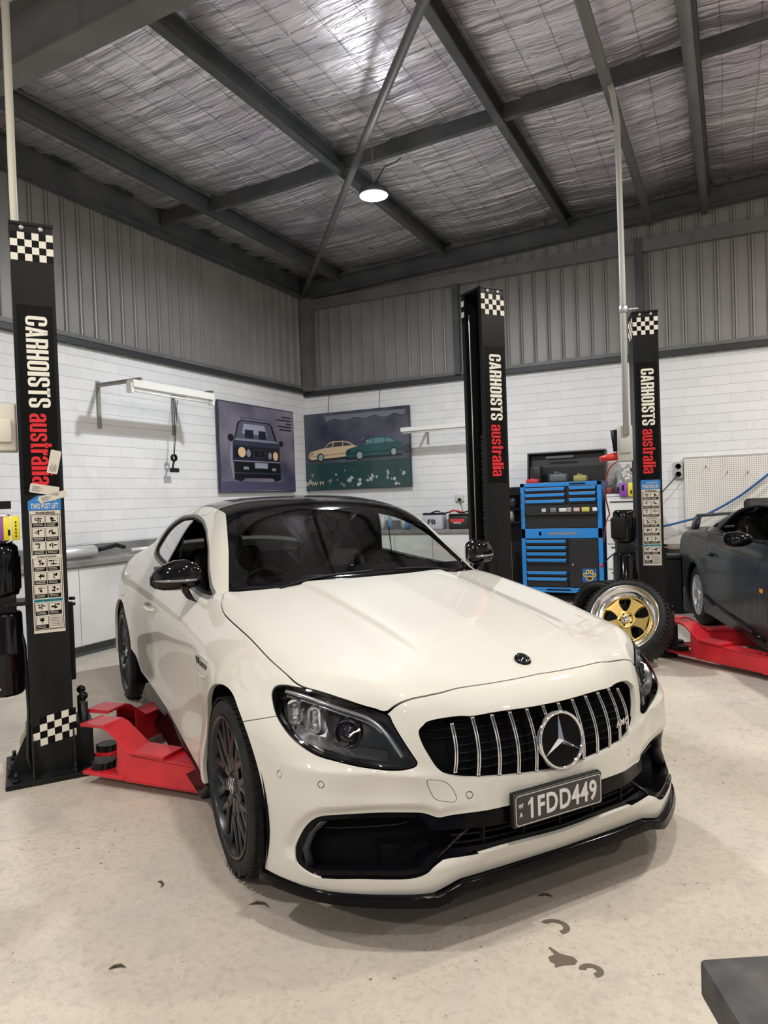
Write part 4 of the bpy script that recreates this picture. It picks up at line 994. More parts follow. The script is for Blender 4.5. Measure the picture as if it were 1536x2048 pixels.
for sd in (1,-1):
    mb=MB()   # diagonal strut between centre and side intake
    mb.tube([V3(gu(.355,.35)-.012,.355*sd,.352),V3(gu(.40,.32)-.012,.405*sd,.315),V3(gu(.46,.28)-.012,.462*sd,.272)],.005,8); mb.build('intake_strut',GLOSS,ink)
    mb=MB()   # upper fin in the side intake
    pts=[V3(nose_u(v,.36)-.060,v*sd,z) for v,z in ((.78,.352),(.70,.350),(.60,.351),(.54,.356),(.50,.364))]
    mb.tube(pts,.0045,8); mb.build('intake_fin',GLOSS,ink)
    mb=MB()   # air curtain blade at the outer end
    for (v,z) in ((0,0),):
        A=[(.770,.385),(.800,.345),(.818,.290),(.815,.245)]
        vs=[]
        for (v,z) in A:
            uo=nose_u(v,z)
            vs+= [V3(uo-.010,v*sd,z),V3(uo-.004,(v-.022)*sd,z),V3(uo-.06,(v-.045)*sd,z),V3(uo-.06,(v-.02)*sd,z)]
        fs=[(i*4+j,(i+1)*4+j,(i+1)*4+(j+1)%4,i*4+(j+1)%4) for i in range(3) for j in range(4)]+[(0,1,2,3),(15,14,13,12)]
        mb.add(vs,fs,True)
    mb.build('air_blade',mat('blade_satin',(.03,.03,.032),.3,.2),ink)
# number plate
pc=Vector((.888,-.043,.400)); 
npl=empty('number_plate',pc); npl.parent=car
Mp=frame((0,1,0),(.03,0,1))
mb=MB(); mb.rbox((0,0,0),(.018,.376,.113),.005,2); fr0=mb.build('plate_holder',MATTE,npl,(-.006,0,0))
mb=MB(); mb.rbox((0,0,0),(.006,.372,.107),.0028,2); mb.build('plate_blank',mat('plate_black',(.035,.033,.030),.45),npl,(.006,0,0))
mb=MB()
def rrect(w,h,r,n=5):
    o=[]
    for cx,cy,a0 in ((w/2-r,h/2-r,0),(-w/2+r,h/2-r,90),(-w/2+r,-h/2+r,180),(w/2-r,-h/2+r,270)):
        for k in range(n+1): a=R(a0+90*k/n); o.append((cx+r*math.cos(a),cy+r*math.sin(a)))
    return o
A=rrect(.362,.097,.012); B=rrect(.357,.092,.010); n=len(A); Mp2=frame((0,1,0),(0,0,1))
mb.add([Mp2@Vector((x,y,.0098)) for x,y in A]+[Mp2@Vector((x,y,.0098)) for x,y in B],[(i,(i+1)%n,n+(i+1)%n,n+i) for i in range(n)])
mb.build('plate_border',PLATEW,npl)
mb=MB()
def plate_fit(mb,body,w,h,M,c):
    t=MB(); text_mb(t,body,.1,Matrix.Identity(3),(0,0,0),.0008,.0022,1,'LEFT',spacing=1.10)
    xs=[p[0] for p in t.v]; ys=[p[1] for p in t.v]; x0,x1,y0,y1=min(xs),max(xs),min(ys),max(ys)
    mb.add([M@Vector(((p[0]-(x0+x1)/2)*w/(x1-x0),(p[1]-(y0+y1)/2)*h/(y1-y0),p[2]))+Vector(c) for p in t.v],t.f)
plate_fit(mb,'1FDD449',.282,.068,Mp2,(.0098,.020,0))
mb.add([Mp2@Vector((.020-.141+a,b,.0008+.0098)) for a,b in ((.002,.034),(-.011,.020),(-.011,.010),(.002,.020))],[(0,1,2,3)])
mb.build('plate_number',PLATEW,npl)
mb=MB(); text_mb(mb,'W',.020,Mp2,(.0095,-.160,.013),.001,.0004,.9); text_mb(mb,'A',.020,Mp2,(.0095,-.160,-.015),.001,.0004,.9); mb.build('plate_state',PLATEW,npl)
# headlights
HLG=[]
def hl_in(pts,d): return pts
for sd in (1,-1):
    h=empty('headlight'); h.parent=car
    surf_obj('headlight_lens',[(clip(HLM,f_hl(HLM[0],.002)),sd)],CLEAR,h)
    edge=clip(HLM,-f_hl(HLM[0],.009)); surf_obj('headlight_rim',[(rim((edge[0]-edge[1]*.001,edge[1],edge[2]),.03),sd)],GLOSS,h)
    bw=offset(HLM,.065); HB=mat('headlight_black',(.008,.008,.009),.25,0,.5) if sd==1 else HB
    surf_obj('headlight_bowl',[(clip(bw,(HLM[0][:,1]-HLM[0][:,0])*.7071-.125),sd)],HB,h); SB=mat('silver_bowl',(.30,.30,.31),.25,.8) if sd==1 else SB; surf_obj('headlight_bowl',[(clip(bw,.125-(HLM[0][:,1]-HLM[0][:,0])*.7071),sd)],SB,h)
    # dark upper brow inside the lens
    br=clip(offset(HLM,.034),np.where(True,-(sdf((HLM[0][:,1]-HLM[0][:,0])*.7071,HLM[0][:,2]+.028,HLS)),0)); 
    br=clip(br,-(br[0][:,2]-.62)); surf_obj('headlight_brow',[(br,sd)],HB,h)
    EB=[(.399,.802,.763),(.458,.768,.757),(.527,.721,.742),(.582,.671,.723),(.623,.623,.705),(.641,.603,.694),(.664,.581,.674),(.686,.563,.647),(.705,.548,.616),(.723,.532,.582)]
    EBs=catmull(EB,4,False); mb=MB(); mb.tube([V3(u-.010,(v-.006)*sd,z-.003) for u,v,z in EBs],.0075,8)
    LT=mat('light_guide',(.62,.63,.65),.18,.55,1) if sd==1 else LT
    mb.build('light_strip',LT,h)
    mb=MB(); mb.tube([V3(u-.016,(v-.012)*sd,z-.021) for u,v,z in EBs[:26]],.0045,6); mb.build('light_strip',LT,h)
    BT=catmull([(.507,.815,.656),(.547,.796,.630),(.581,.766,.618),(.615,.727,.607),(.642,.688,.590),(.663,.640,.580),(.697,.576,.568)],4,False)
    mb=MB(); vs=[]
    for u,v,z in BT: vs+=[V3(u-.012,(v-.010)*sd,z-.004),V3(u-.05,(v-.035)*sd,z+.016)]
    mb.add(vs,[(i*2,i*2+1,i*2+3,i*2+2) for i in range(len(BT)-1)],True); mb.build('reflector_sill',REFL,h)
    ax=Vector((.80,-.60*sd,0)).normalized()
    # projector
    pc_=V3(.622,.681*sd,.650)-ax*.038
    Mz=frame(Vector((0,0,1)).cross(ax),(0,0,1)); Mz=Matrix((Mz.col[0],Mz.col[1],ax)).transposed()
    mb=MB(); mb.lathe([(.047,-.02),(.047,.012),(.043,.018),(.038,.014),(.036,.0)],pc_,M=Mz,n=36); pj=mb.build('projector_bezel',DG,h)
    mb=MB(); mb.lathe([(.036,.0),(.030,.012),(.020,.020),(.008,.024),(0,.0245)],pc_,M=Mz,n=36); mb.build('projector_lens',mat('projector_glass',(.015,.012,.02),.03,0,1),pj)
    # two multi-cell modules
    for (c3,hh) in (((.468,.807,.700),.044),((.534,.762,.684),.044)):
        c_=V3(c3[0]-.028,(c3[1]-.022)*sd,c3[2])
        mb=MB()
        for k in range(14):
            a=math.pi*k/13
        A=rrect(.044,hh*2,.018,4); Bq=rrect(.030,hh*2-.014,.012,4); n=len(A)
        mb.add([Mz@Vector((x,y,.010))+c_ for x,y in A]+[Mz@Vector((x,y,.010))+c_ for x,y in Bq]+[Mz@Vector((x,y,-.02))+c_ for x,y in A]+[Mz@Vector((x*.8,y*.8,-.012))+c_ for x,y in Bq],
           [(i,(i+1)%n,n+(i+1)%n,n+i) for i in range(n)]+[(2*n+i,2*n+(i+1)%n,(i+1)%n,i) for i in range(n)]+[(n+i,n+(i+1)%n,3*n+(i+1)%n,3*n+i) for i in range(n)],False)
        md=mb.build('light_module',REFL,h)
        for y in (-.022,.022):
            mb=MB(); mb.sphere(c_+Mz@Vector((0,y,-.004)),.011,8); mb.build('led_cell',mat('led_cell_glass',(.3,.3,.33),.05,.5,1) if (sd==1 and y<0 and hh==.036 and 'LC' not in globals()) else LC,md) if False else mb.build('led_cell',LT,md)
    DV=[(.539,.727,.721),(.570,.734,.676),(.608,.723,.627),(.632,.690,.615)]
    mb=MB(); vs=[]
    for u,v,z in catmull(DV,4,False): vs+=[V3(u-.020,(v-.016)*sd,z),V3(u-.055,(v-.055)*sd,z+.005)]
    mb.add(vs,[(i*2,i*2+1,i*2+3,i*2+2) for i in range(len(vs)//2-1)],True); mb.build('reflector_divider',REFL,h)
# door handles, vent badge, fuel flap
for sd,dr in ((1,DOORS[0]),(-1,DOORS[1])):
    hv=.905; mb=MB(); mb.tube([V3(-1.60,(hv-.008)*sd,.80),V3(-1.64,(hv+.022)*sd,.802),V3(-1.76,(hv+.028)*sd,.806),V3(-1.86,(hv+.018)*sd,.81),V3(-1.88,(hv-.008)*sd,.81)],.011,10); mb.build('door_handle',WHITE,dr)
    fe=[o for o in car.children if o.name.startswith('fender')][0 if sd==1 else 1]
    mb=MB(); Mt=frame((-1*-sd,0,0),(0,0,1)) if True else None
    Mt=frame((sd,0,0),(0,0,1))
    vy=float(H_(np.array([-.40]),np.array([.70]))[0]+flare(-.40,.70))
    text_mb(mb,'V8',.040,Mt,V3(-.475,(vy+.004)*sd,.722),.002,.001,1.2); text_mb(mb,'BITURBO',.026,Mt,V3(-.365,(vy+.004)*sd,.718),.002,.001,1.2)
    mb.build('vent_lettering',GLOSS,fe)
    mb=MB(); 
    mb.tube([V3(-.50,(vy-.001)*sd,.755),V3(-.40,(vy+.001)*sd,.757),V3(-.30,(vy+.0)*sd,.752),V3(-.275,(vy+.001)*sd,.715),V3(-.33,(vy+.001)*sd,.672),V3(-.42,(vy+.001)*sd,.660),V3(-.50,(vy-.001)*sd,.665)],.006,8)
    mb.build('fender_vent',WHITE,fe)
# side mirrors
for sd in (1,-1):
    mr=empty('side_mirror',V3(-.785,.905*sd,1.058)); mr.parent=car
    # housing: lofted rounded sections from door outward
    bm=[]; secs=[(.822,.030,.036,-.86,1.045),(.838,.062,.060,-.875,1.048),(.88,.080,.074,-.885,1.052),(.94,.084,.074,-.90,1.049),(.995,.074,.062,-.915,1.040),(1.032,.050,.042,-.93,1.030),(1.050,.020,.018,-.94,1.024)]
    mb=MB(); n=20; vs=[]
    for v,a,b,u,z in secs:
        for k in range(n):
            t=2*math.pi*k/n; c_,s_=math.cos(t),math.sin(t)
            ru=a*(abs(c_)**.75)*(1 if c_>0 else -1)*(.95 if c_>0 else .55); rz=b*(abs(s_)**.8)*(1 if s_>0 else -1)
            vs.append(V3(u+ru+.80,(v-.93)*sd,z+rz-1.04))
    fs=[(i*n+j,i*n+(j+1)%n,(i+1)*n+(j+1)%n,(i+1)*n+j) for i in range(len(secs)-1) for j in range(n)]
    fs+=[tuple(range(n)),tuple((len(secs)-1)*n+j for j in range(n))]
    mb.add(vs,fs,True); mb.build('mirror_housing',GLOSS,mr)
    mb=MB(); mb.tube([V3(u_+.80,(v_-.93)*sd,-.012) for u_,v_ in ((-.803,.85),(-.806,.90),(-.818,.95),(-.848,1.0),(-.886,1.030))],.0065,8)
    mb.build('indicator_strip',mat('indicator_lens',(.25,.25,.26),.08,.3,1),mr)
    mb=MB(); vs=[]
    for v,z,a in ((.905,1.00,.050),(.892,.965,.044),(.872,.930,.036),(.846,.915,.030)):
        for k in range(10):
            t=2*math.pi*k/10; vs.append(V3(-.86+.80+a*math.cos(t),(v+.022*math.sin(t)-.93)*sd,z-1.04+.006*math.sin(t)))
    mb.add(vs,[(i*10+j,i*10+(j+1)%10,(i+1)*10+(j+1)%10,(i+1)*10+j) for i in range(3) for j in range(10)]+[tuple(range(10)),tuple(range(30,40))],True)
    mb.build('mirror_foot',GLOSS,mr)
    mb=MB(); mb.box(V3(-.925+.80,(.955-.93)*sd,1.048-1.04),(.006,.15,.10)); mb.build('mirror_glass',CHROME,mr,bevel=.002)
# wheels
def wheel_mesh(r_t,w_t,r_r):
    tm=MB(); h=w_t/2; sh=.022
    tm.lathe([(r_r+.002,-h+.012),(r_r+.02,-h),(r_t-.045,-h-.004),(r_t-.018,-h+.008),(r_t-.004,-h+sh+.006),(r_t,-h+.05),(r_t,h-.05),(r_t-.004,h-sh-.006),(r_t-.018,h-.008),(r_t-.045,h+.004),(r_r+.02,h),(r_r+.002,h-.012)],M=Matrix(((1,0,0),(0,0,1),(0,-1,0))),n=72)
    # tread sipes: shallow dark blocks standing across the shoulder
    tr=MB()
    for k in range(72):
        a=2*math.pi*k/72
        for s_ in (-1,1):
            c_=Vector((math.cos(a)*(r_t-.002),s_*(h-.034),math.sin(a)*(r_t-.002)))
            M_=Matrix.Rotation(-a,3,'Y'); tr.box(c_,(.006,.050,.020),rot=M_)
    for s_ in (-.055,0,.055):
        tr.lathe([(r_t-.001,s_-.024),(r_t+.0018,s_-.020),(r_t+.0018,s_+.020),(r_t-.001,s_+.024)],M=Matrix(((1,0,0),(0,0,1),(0,-1,0))),n=72)
    return tm,tr
TLET=mat('tyre_lettering_grey',(.045,.045,.045),.5)
RIMD=mat('dark_grey_alloy',(.036,.038,.042),.27,.6)
def amg_wheel(name,loc,sd,r_t,w_t,r_r,parent):
    w_=empty(name,loc); w_.parent=parent
    if sd<0: w_.rotation_euler=(0,0,math.pi)
    MY=Matrix(((1,0,0),(0,0,-1),(0,1,0)))      # profile height goes outward (-y)
    tm,tr=wheel_mesh(r_t,w_t,r_r); ty=tm.build('tyre',RUBBER,w_); tr.build('tread_blocks',RUBBER,ty)
    h=w_t/2
    lt=MB()
    for i,ch in enumerate('P ZERO'):
        if ch==' ': continue
        a=R(-62-i*6.2); rad=(r_r+r_t)/2+.012; o_=Vector((math.cos(a),math.sin(a),0)); t_=Vector((math.sin(a),-math.cos(a),0))
        text_mb(lt,ch,.030,MY@Matrix((t_*1,o_*1,Vector((0,0,-1)))).transposed(),MY@Vector((rad*math.cos(a),rad*math.sin(a),h+.0045)),.0008,.0008,1.1)
    lt.build('tyre_lettering',TLET,ty)
    rm=MB()
    rm.lathe([(r_r+.006,h-.008),(r_r+.008,h-.001),(r_r,h+.001),(r_r-.006,h-.008),(r_r-.012,h-.03),(r_r-.022,h-.06),(r_r-.03,-h+.03)],M=MY,n=72); rm.build('rim',RIMD,w_)
    mb=MB(); face=h-.020
    def bar(a0,r0,a1,r1,w0,w1,y0,y1,th=.028):
        p=Vector((r0*math.cos(a0),r0*math.sin(a0),y0)); q=Vector((r1*math.cos(a1),r1*math.sin(a1),y1)); d=(q-p); t=Vector((-d.y,d.x,0)).normalized(); Z=Vector((0,0,1))
        vs=[p-t*w0*.55,p-t*w0*.25+Z*.006,p+t*w0*.25+Z*.006,p+t*w0*.55,p+t*w0*.5-Z*th,p-t*w0*.5-Z*th]
        vs+=[q-t*w1*.55,q-t*w1*.25+Z*.004,q+t*w1*.25+Z*.004,q+t*w1*.55,q+t*w1*.5-Z*th,q-t*w1*.5-Z*th]
        mb.add([MY@v for v in vs],[(i,(i+1)%6,6+(i+1)%6,6+i) for i in range(6)]+[(5,4,3,2,1,0),(6,7,8,9,10,11)])
    for k in range(10):
        a=2*math.pi*(k+.5)/10
        bar(a,.050,a,.115,.044,.038,face-.014,face-.004)
        bar(a,.110,a-R(11.5),r_r-.004,.025,.017,face-.004,face-.002); bar(a,.110,a+R(11.5),r_r-.004,.025,.017,face-.004,face-.002)
    mb.lathe([(.075,face-.05),(.075,face-.02),(.060,face-.012),(.040,face-.010),(.034,face-.004)],M=MY,n=40); sp=mb.build('spokes',RIMD,w_)
    mb=MB(); mb.lathe([(.036,face-.012),(.036,face-.001),(.032,face+.002),(0,face+.003)],M=MY,n=32); hc=mb.build('centre_cap',DG,w_)
    mb=MB()
    for k in range(3):
        a=R(90+120*k); mb.add([MY@Vector((x,y,z+face)) for x,y,z in ((0,0,.006),(.004*math.cos(a+1.05),.004*math.sin(a+1.05),.0035),(.026*math.cos(a),.026*math.sin(a),.0038),(.004*math.cos(a-1.05),.004*math.sin(a-1.05),.0035))],[(0,1,2),(0,2,3)])
    mb.lathe([(.027,face+.003),(.0285,face+.005),(.030,face+.003)],M=MY,n=32); mb.build('cap_star',CHROME,hc)
    for k in range(5):
        a=2*math.pi*k/5+.3; mb=MB(); mb.lathe([(.009,face-.03),(.009,face-.010),(.006,face-.006),(0,face-.006)],MY@Vector((.056*math.cos(a),.056*math.sin(a),0)),M=MY,n=8)
        mb.build('wheel_bolt',SATIN,w_)
    mb=MB(); mb.lathe([(.07,face-.075),(.185,face-.075),(.185,face-.10),(.07,face-.10)],M=MY,n=48); mb.build('brake_disc',mat('brake_iron',(.16,.15,.14),.45,.8) if 'BI' not in globals() else BI,w_)
    mb=MB()
    vs=[];A=[]
    for a in np.linspace(R(-32),R(32),9): A.append((.215*math.cos(a+math.pi*.08),.215*math.sin(a+math.pi*.08)))
    for a in np.linspace(R(32),R(-32),9): A.append((.125*math.cos(a+math.pi*.08),.125*math.sin(a+math.pi*.08)))
    mb.prism(A,face-.125,face-.052,M=MY); mb.build('brake_caliper',SATIN,w_,bevel=.006)
    return w_
BI=mat('brake_iron',(.16,.15,.14),.45,.8)
for sd in (1,-1):
    amg_wheel('front_wheel',V3(.02,.790*sd,.332),sd,.332,.262,.256,car)
    amg_wheel('rear_wheel',V3(-2.84,.785*sd,.342),sd,.342,.290,.268,car)
# cabin
mb=MB(); mb.bb((-3.0,-.70,.28),(-.35,.70,.34)); mb.bb((-.62,-.72,.3),(-.45,.72,.90)); mb.bb((-3.0,-.70,.3),(-2.75,.70,1.02)); mb.build('cabin_floor',VOID,car)
# dashboard
mb=MB(); vs=[];us=[(-.50,.965),(-.60,.985),(-.75,.985),(-.88,.965),(-.95,.92),(-.97,.84),(-.93,.70)]
vv=np.linspace(-.70,.70,15)
for v in vv:
    for u,z in us:
        hump=.025*math.exp(-((v-.36)/.16)**2)*(1 if u<-.55 else .3); vs.append(V3(u+.08*v*v*-1,v,z-.02-.05*v*v+hump))
k=len(us); mb.add(vs,[(i*k+j,(i+1)*k+j,(i+1)*k+j+1,i*k+j+1) for i in range(14) for j in range(k-1)],True); db=mb.build('dashboard',mat('dashboard_grey',(.030,.030,.030),.5),car)
mb=MB(); mb.rbox(V3(-.96,0,.985),(.02,.21,.12),.008,2); mb.build('centre_screen',GLOSS,db)
for v in (.62,.09,0,-.09,-.62):
    mb=MB(); mb.lathe([(.028,0),(.034,.008),(.030,.012),(.022,.004)],V3(-.975,v,.86 if abs(v)<.2 else .90),M=Matrix(((0,0,-1),(0,1,0),(1,0,0))),n=20); mb.build('air_vent',ALU,db)
# steering wheel (right-hand drive)
sw=empty('steering_wheel',V3(-1.08,.36,.875),rot=(0,R(-24),0)); sw.parent=car
MX=Matrix(((0,0,-1),(0,1,0),(1,0,0)))
mb=MB(); mb.tube([MX@Vector((.178*math.cos(t),.178*math.sin(t),0)) for t in np.linspace(0,2*math.pi,41)],.0145,10,False); mb.build('wheel_rim',LEATHER,sw)
mb=MB(); mb.rbox((0,0,0),(.05,.13,.11),.018,3); mb.build('airbag_hub',LEATHER,sw)
mb=MB(); mb.box((0,.11,.01),(.02,.13,.028)); mb.box((0,-.11,.01),(.02,.13,.028)); mb.box((0,.0,-.10),(.02,.03,.13)); mb.build('wheel_spokes',ALU,sw,bevel=.004)
def seat(name,u,v,parent,rear=False):
    s_=empty(name,V3(u,v,0)); s_.parent=parent
    mb=MB(); mb.rbox((0,0,.48),(.52,.50,.16),.05,4); mb.rbox((0.02,.22,.52),(.50,.09,.16),.035,3); mb.rbox((0.02,-.22,.52),(.50,.09,.16),.035,3); mb.build('seat_cushion',LEATHER,s_)
    mb=MB(); a=R(-20); Mt=Matrix.Rotation(a,3,'Y')
    bm=MB(); bm.rbox((0,0,.34),(.13,.46,.68),.05,4); bm.rbox((.035,.20,.30),(.12,.09,.52),.035,3); bm.rbox((.035,-.20,.30),(.12,.09,.52),.035,3)
    bm.v=[tuple(Mt@Vector(p)+Vector((-.26,0,.48))) for p in bm.v]; bm.build('backrest',LEATHER,s_)
    bm=MB(); bm.rbox((0.0,0,.76),(.10,.25,.19),.04,4); bm.v=[tuple(Mt@Vector(p)+Vector((-.26,0,.48))) for p in bm.v]; bm.build('headrest',LEATHER,s_)
    return s_
seat('front_seat',-1.50,.37,car); seat('front_seat',-1.50,-.37,car)
for sd in (1,-1):
    s_=empty('rear_seat',V3(-2.36,.32*sd,0)); s_.parent=car
    mb=MB(); mb.rbox((0,0,.50),(.48,.50,.18),.05,3); mb.build('seat_cushion',LEATHER,s_)
    bm=MB(); bm.rbox((0,0,.30),(.14,.50,.58),.05,3); Mt=Matrix.Rotation(R(-24),3,'Y'); bm.v=[tuple(Mt@Vector(p)+Vector((-.24,0,.50))) for p in bm.v]; bm.build('backrest',LEATHER,s_)
mb=MB(); mb.rbox(V3(-1.35,0,.52),(1.0,.22,.32),.03,3); mb.build('centre_console',LEATHER,car)
mb=MB(); mb.rbox(V3(-1.13,0,1.262),(.03,.24,.07),.012,3); rv=mb.build('rear_view_mirror',MATTE,car); mb=MB(); mb.tube([V3(-1.13,0,1.28),V3(-1.12,0,1.335)],.012,8); mb.build('mirror_stalk',MATTE,rv)
mb=MB(); mb.rbox(V3(-1.10,0,1.325),(.10,.16,.03),.008,2); mb.build('camera_housing',MATTE,rv)
# door cards and headliner
for sd in (1,-1):
    mb=MB(); mb.bb(V3(-1.95,.74*sd,.35),V3(-.68,.79*sd,.95)); mb.build('door_card',LEATHER,DOORS[0 if sd==1 else 1])
    mb=MB(); mb.tube([V3(-1.66,.70*sd,1.22),V3(-1.70,.74*sd,1.0),V3(-1.74,.76*sd,.7)],.004,6) ; mb.build('seat_belt',MATTE,car)
hl=clip(offset(RF,.03),RF[0][:,1]-.60); surf_obj('headliner',[((hl[0],-hl[1],hl[2][:,[0,2,1]]),0)],VOID,car)
# wipers
for v0,v1,nm in ((.50,.02,'w'),(-.10,-.50,'w')):
    mb=MB(); pts=[V3(-.475-.13*(v*v),v,float(RT(np.array([-.475-.13*v*v]),np.array([abs(v)]))[0])+.018) for v in np.linspace(v0,v1,10)]
    mb.tube(pts,.006,8); mb.build('wiper',MATTE,car)
# bonnet ridges
# ------------------------------------------------------------------ two-post hoists
PBLK=mat('black_hoist_paint',(.016,.017,.019),.38,0,0,spec=.18,build=noise_col((.007,.008,.009),(.016,.017,.018),5,6,rough=(.32,.5),sc=(1,1,.12)))
STB=mat('sticker_black',(.004,.004,.004),.4,spec=.12); STW=mat('sticker_white',(.72,.70,.60),.5); STR=mat('sticker_red',(.62,.012,.02),.45)
STP=mat('sticker_paper',(.58,.54,.46),.5); STBL=mat('sticker_blue',(.02,.18,.50),.5); STT=mat('sticker_teal',(.05,.30,.36),.5)
REDP=mat('red_hoist_paint',(.52,.012,.022),.42,0,.3,build=noise_col((.40,.010,.018),(.60,.016,.028),4,6,bump=.1,bscale=60,bd=.002))
BOLT=mat('zinc_bolt',(.60,.60,.62),.35,.9)
def text_fit(mb,body,w,h,M,c,bold=.002,spacing=1.0,depth=.0005,thick=0):
    """lettering scaled to fill exactly w x h, centred at c"""
    t=MB(); text_mb(t,body,.1,Matrix.Identity(3),(0,0,0),depth,bold,1,'LEFT',spacing=spacing)
    xs=[p[0] for p in t.v]; ys=[p[1] for p in t.v]; x0,x1,y0,y1=min(xs),max(xs),min(ys),max(ys)
    vs=[M@Vector(((p[0]-(x0+x1)/2)*w/(x1-x0),(p[1]-(y0+y1)/2)*h/(y1-y0),p[2]))+Vector(c) for p in t.v]
    mb.add(vs,t.f)
    for k,dx in enumerate((-thick,thick) if thick else ()):
        e=M@Vector((dx,0,.0001*(k+1))); mb.add([v+e for v in vs],t.f)
# heavy condensed sign lettering, drawn as outlines in a unit box (x 0..1, y 0..1)
def _rr(x0,y0,x1,y1,rx,ry,n=5):
    o=[]
    for cx,cy,a in ((x1-rx,y1-ry,0),(x0+rx,y1-ry,90),(x0+rx,y0+ry,180),(x1-rx,y0+ry,270)):
        for k in range(n+1): t=R(a+90*k/n); o.append((cx+rx*math.cos(t),cy+ry*math.sin(t)))
    return o
def _ring(x0,y0,x1,y1,sw,sh,keep=None):
    A=_rr(x0,y0,x1,y1,min(.42,(x1-x0)*.46),.16); B=_rr(x0+sw,y0+sh,x1-sw,y1-sh,min(.10,(x1-x0-2*sw)*.49),.06); n=len(A); out=[]
    for i in range(n):
        j=(i+1)%n; q=[A[i],A[j],B[j],B[i]]
        if keep is None or keep((A[i][0]+A[j][0])/2,(A[i][1]+A[j][1])/2): out.append(q)
    return out
def _b(x0,y0,x1,y1): return [(x0,y0),(x1,y0),(x1,y1),(x0,y1)]
def _side(x0,y0,x1,y1,sw,sh,which):   # straight flanks of a ring between two heights
    return _b(x0,y0,x0+sw,y1) if which=='L' else _b(x1-sw,y0,x1,y1)
SW=.37
GL={'C':(.92,_ring(0,0,1,1,SW,.11,lambda x,y:not(x>.6 and .16<y<.84))+[_b(1-SW,.60,1,.84),_b(1-SW,.16,1,.40)]),
 'O':(.92,_ring(0,0,1,1,SW,.11)),
 'A':(1.0,[[(0,0),(.34,0),(.57,1),(.28,1)],[(1,0),(.66,0),(.43,1),(.72,1)],_b(.28,.17,.72,.30)]),
 'R':(.95,[_b(0,0,SW,1),_b(SW*.9,.87,.62,1),_b(SW*.9,.43,.62,.56)]+[_b(1-SW,.56,1,.87),[(.60,1),(.80,.99),(.95,.95),(1,.87),(.60,.87)],[(.60,.56),(1,.56),(.94,.50),(.78,.43),(.60,.43)],[(1-SW,0),(1,0),(1,.40),(.92,.46),(.75,.50),(1-SW,.46)]]),
 'H':(.95,[_b(0,0,SW,1),_b(1-SW,0,1,1),_b(SW,.42,1-SW,.57)]),
 'I':(.40,[_b(0,0,1,1)]),
 'S':(.92,_ring(0,0,1,1,SW,.11,lambda x,y:(y>.84 or y<.16))+[_b(0,.66,SW,.84),_b(1-SW,.64,1,.84),_b(0,.16,SW,.36),_b(1-SW,.16,1,.36),[(0,.66),(SW,.66),(.46,.56),(.95,.44),(1,.36),(1-SW,.34),(.50,.42),(.06,.56)]]),
 'T':(.85,[_b(.30,0,.70,1),_b(0,.86,1,1)]),
 'a':(.80,_ring(0,0,1,.80,SW,.11,lambda x,y:(y>.64) or (y<.16 and x<.6))+[_b(1-SW,0,1,.64),_b(0,.54,SW,.64),_b(0,.16,SW,.30),[(0,.30),(.1,.40),(1-SW,.50),(1-SW,.38),(SW,.30)]]),
 'u':(.80,_ring(0,0,1,.80,SW,.11,lambda x,y:y<.16)+[_b(0,.16,SW,.80),_b(1-SW,0,1,.80)]),
 's':(.76,_ring(0,0,1,.80,SW,.11,lambda x,y:(y>.64 or y<.16))+[_b(0,.54,SW,.64),_b(1-SW,.54,1,.64),_b(0,.16,SW,.27),_b(1-SW,.16,1,.27),[(0,.54),(SW,.54),(.5,.46),(.95,.36),(1,.27),(1-SW,.26),(.45,.34),(.05,.44)]]),
 't':(.52,[_b(.20,.0,.78,1),_b(0,.69,1,.80),_b(.5,0,1,.11)]),
 'r':(.55,[_b(0,0,.58,.80),[(.55,.56),(1,.58),(1,.80),(.70,.76),(.55,.68)]]),
 'l':(.36,[_b(0,0,1,1)]),'i':(.36,[_b(0,0,1,.80),_b(0,.88,1,1)])}
def sign_text(mb,body,length,height,M,c,z=.0006,gap=.12):
    tot=sum(GL[ch][0] for ch in body)+gap*(len(body)-1); k=length/tot; x=-length/2
    for ch in body:
        w_,P=GL[ch]
        for q in P: 
            ar=sum(q[i][0]*q[(i+1)%len(q)][1]-q[(i+1)%len(q)][0]*q[i][1] for i in range(len(q)))
            if ar<0: q=q[::-1]
            mb.add([M@Vector((x+px*w_*k,(py-.5)*height,z))+Vector(c) for px,py in q],[list(range(len(q)))])
        x+=(w_+gap)*k
MT=Matrix(((0,0,1),(0,1,0),(-1,0,0)))       # text runs down the column, tops of letters to the right, facing +x
MFX=Matrix(((0,0,1),(1,0,0),(0,1,0)))       # upright text facing +x
def checker(parent,y0,y1,z0,z1,nx,nz,skew=0,x=.0012,name='checker_sticker',ph=0,drop=(),xf=None):
    mb=MB(); 
    for i in range(nx):
        for j in range(nz):
            if (i,j) in drop: continue
            mb.cur=(i+j+ph)%2
            a=y0+(y1-y0)*i/nx; b=y0+(y1-y0)*(i+1)/nx; c=z0+(z1-z0)*j/nz; d=z0+(z1-z0)*(j+1)/nz
            P=[(x,a,c+skew*i/nx),(x,b,c+skew*(i+1)/nx),(x,b,d+skew*(i+1)/nx),(x,a,d+skew*i/nx)]
            if xf: P=[xf(p) for p in P]
            mb.add(P,[(0,1,2,3)])
    return mb.build(name,[STW,STB],parent)
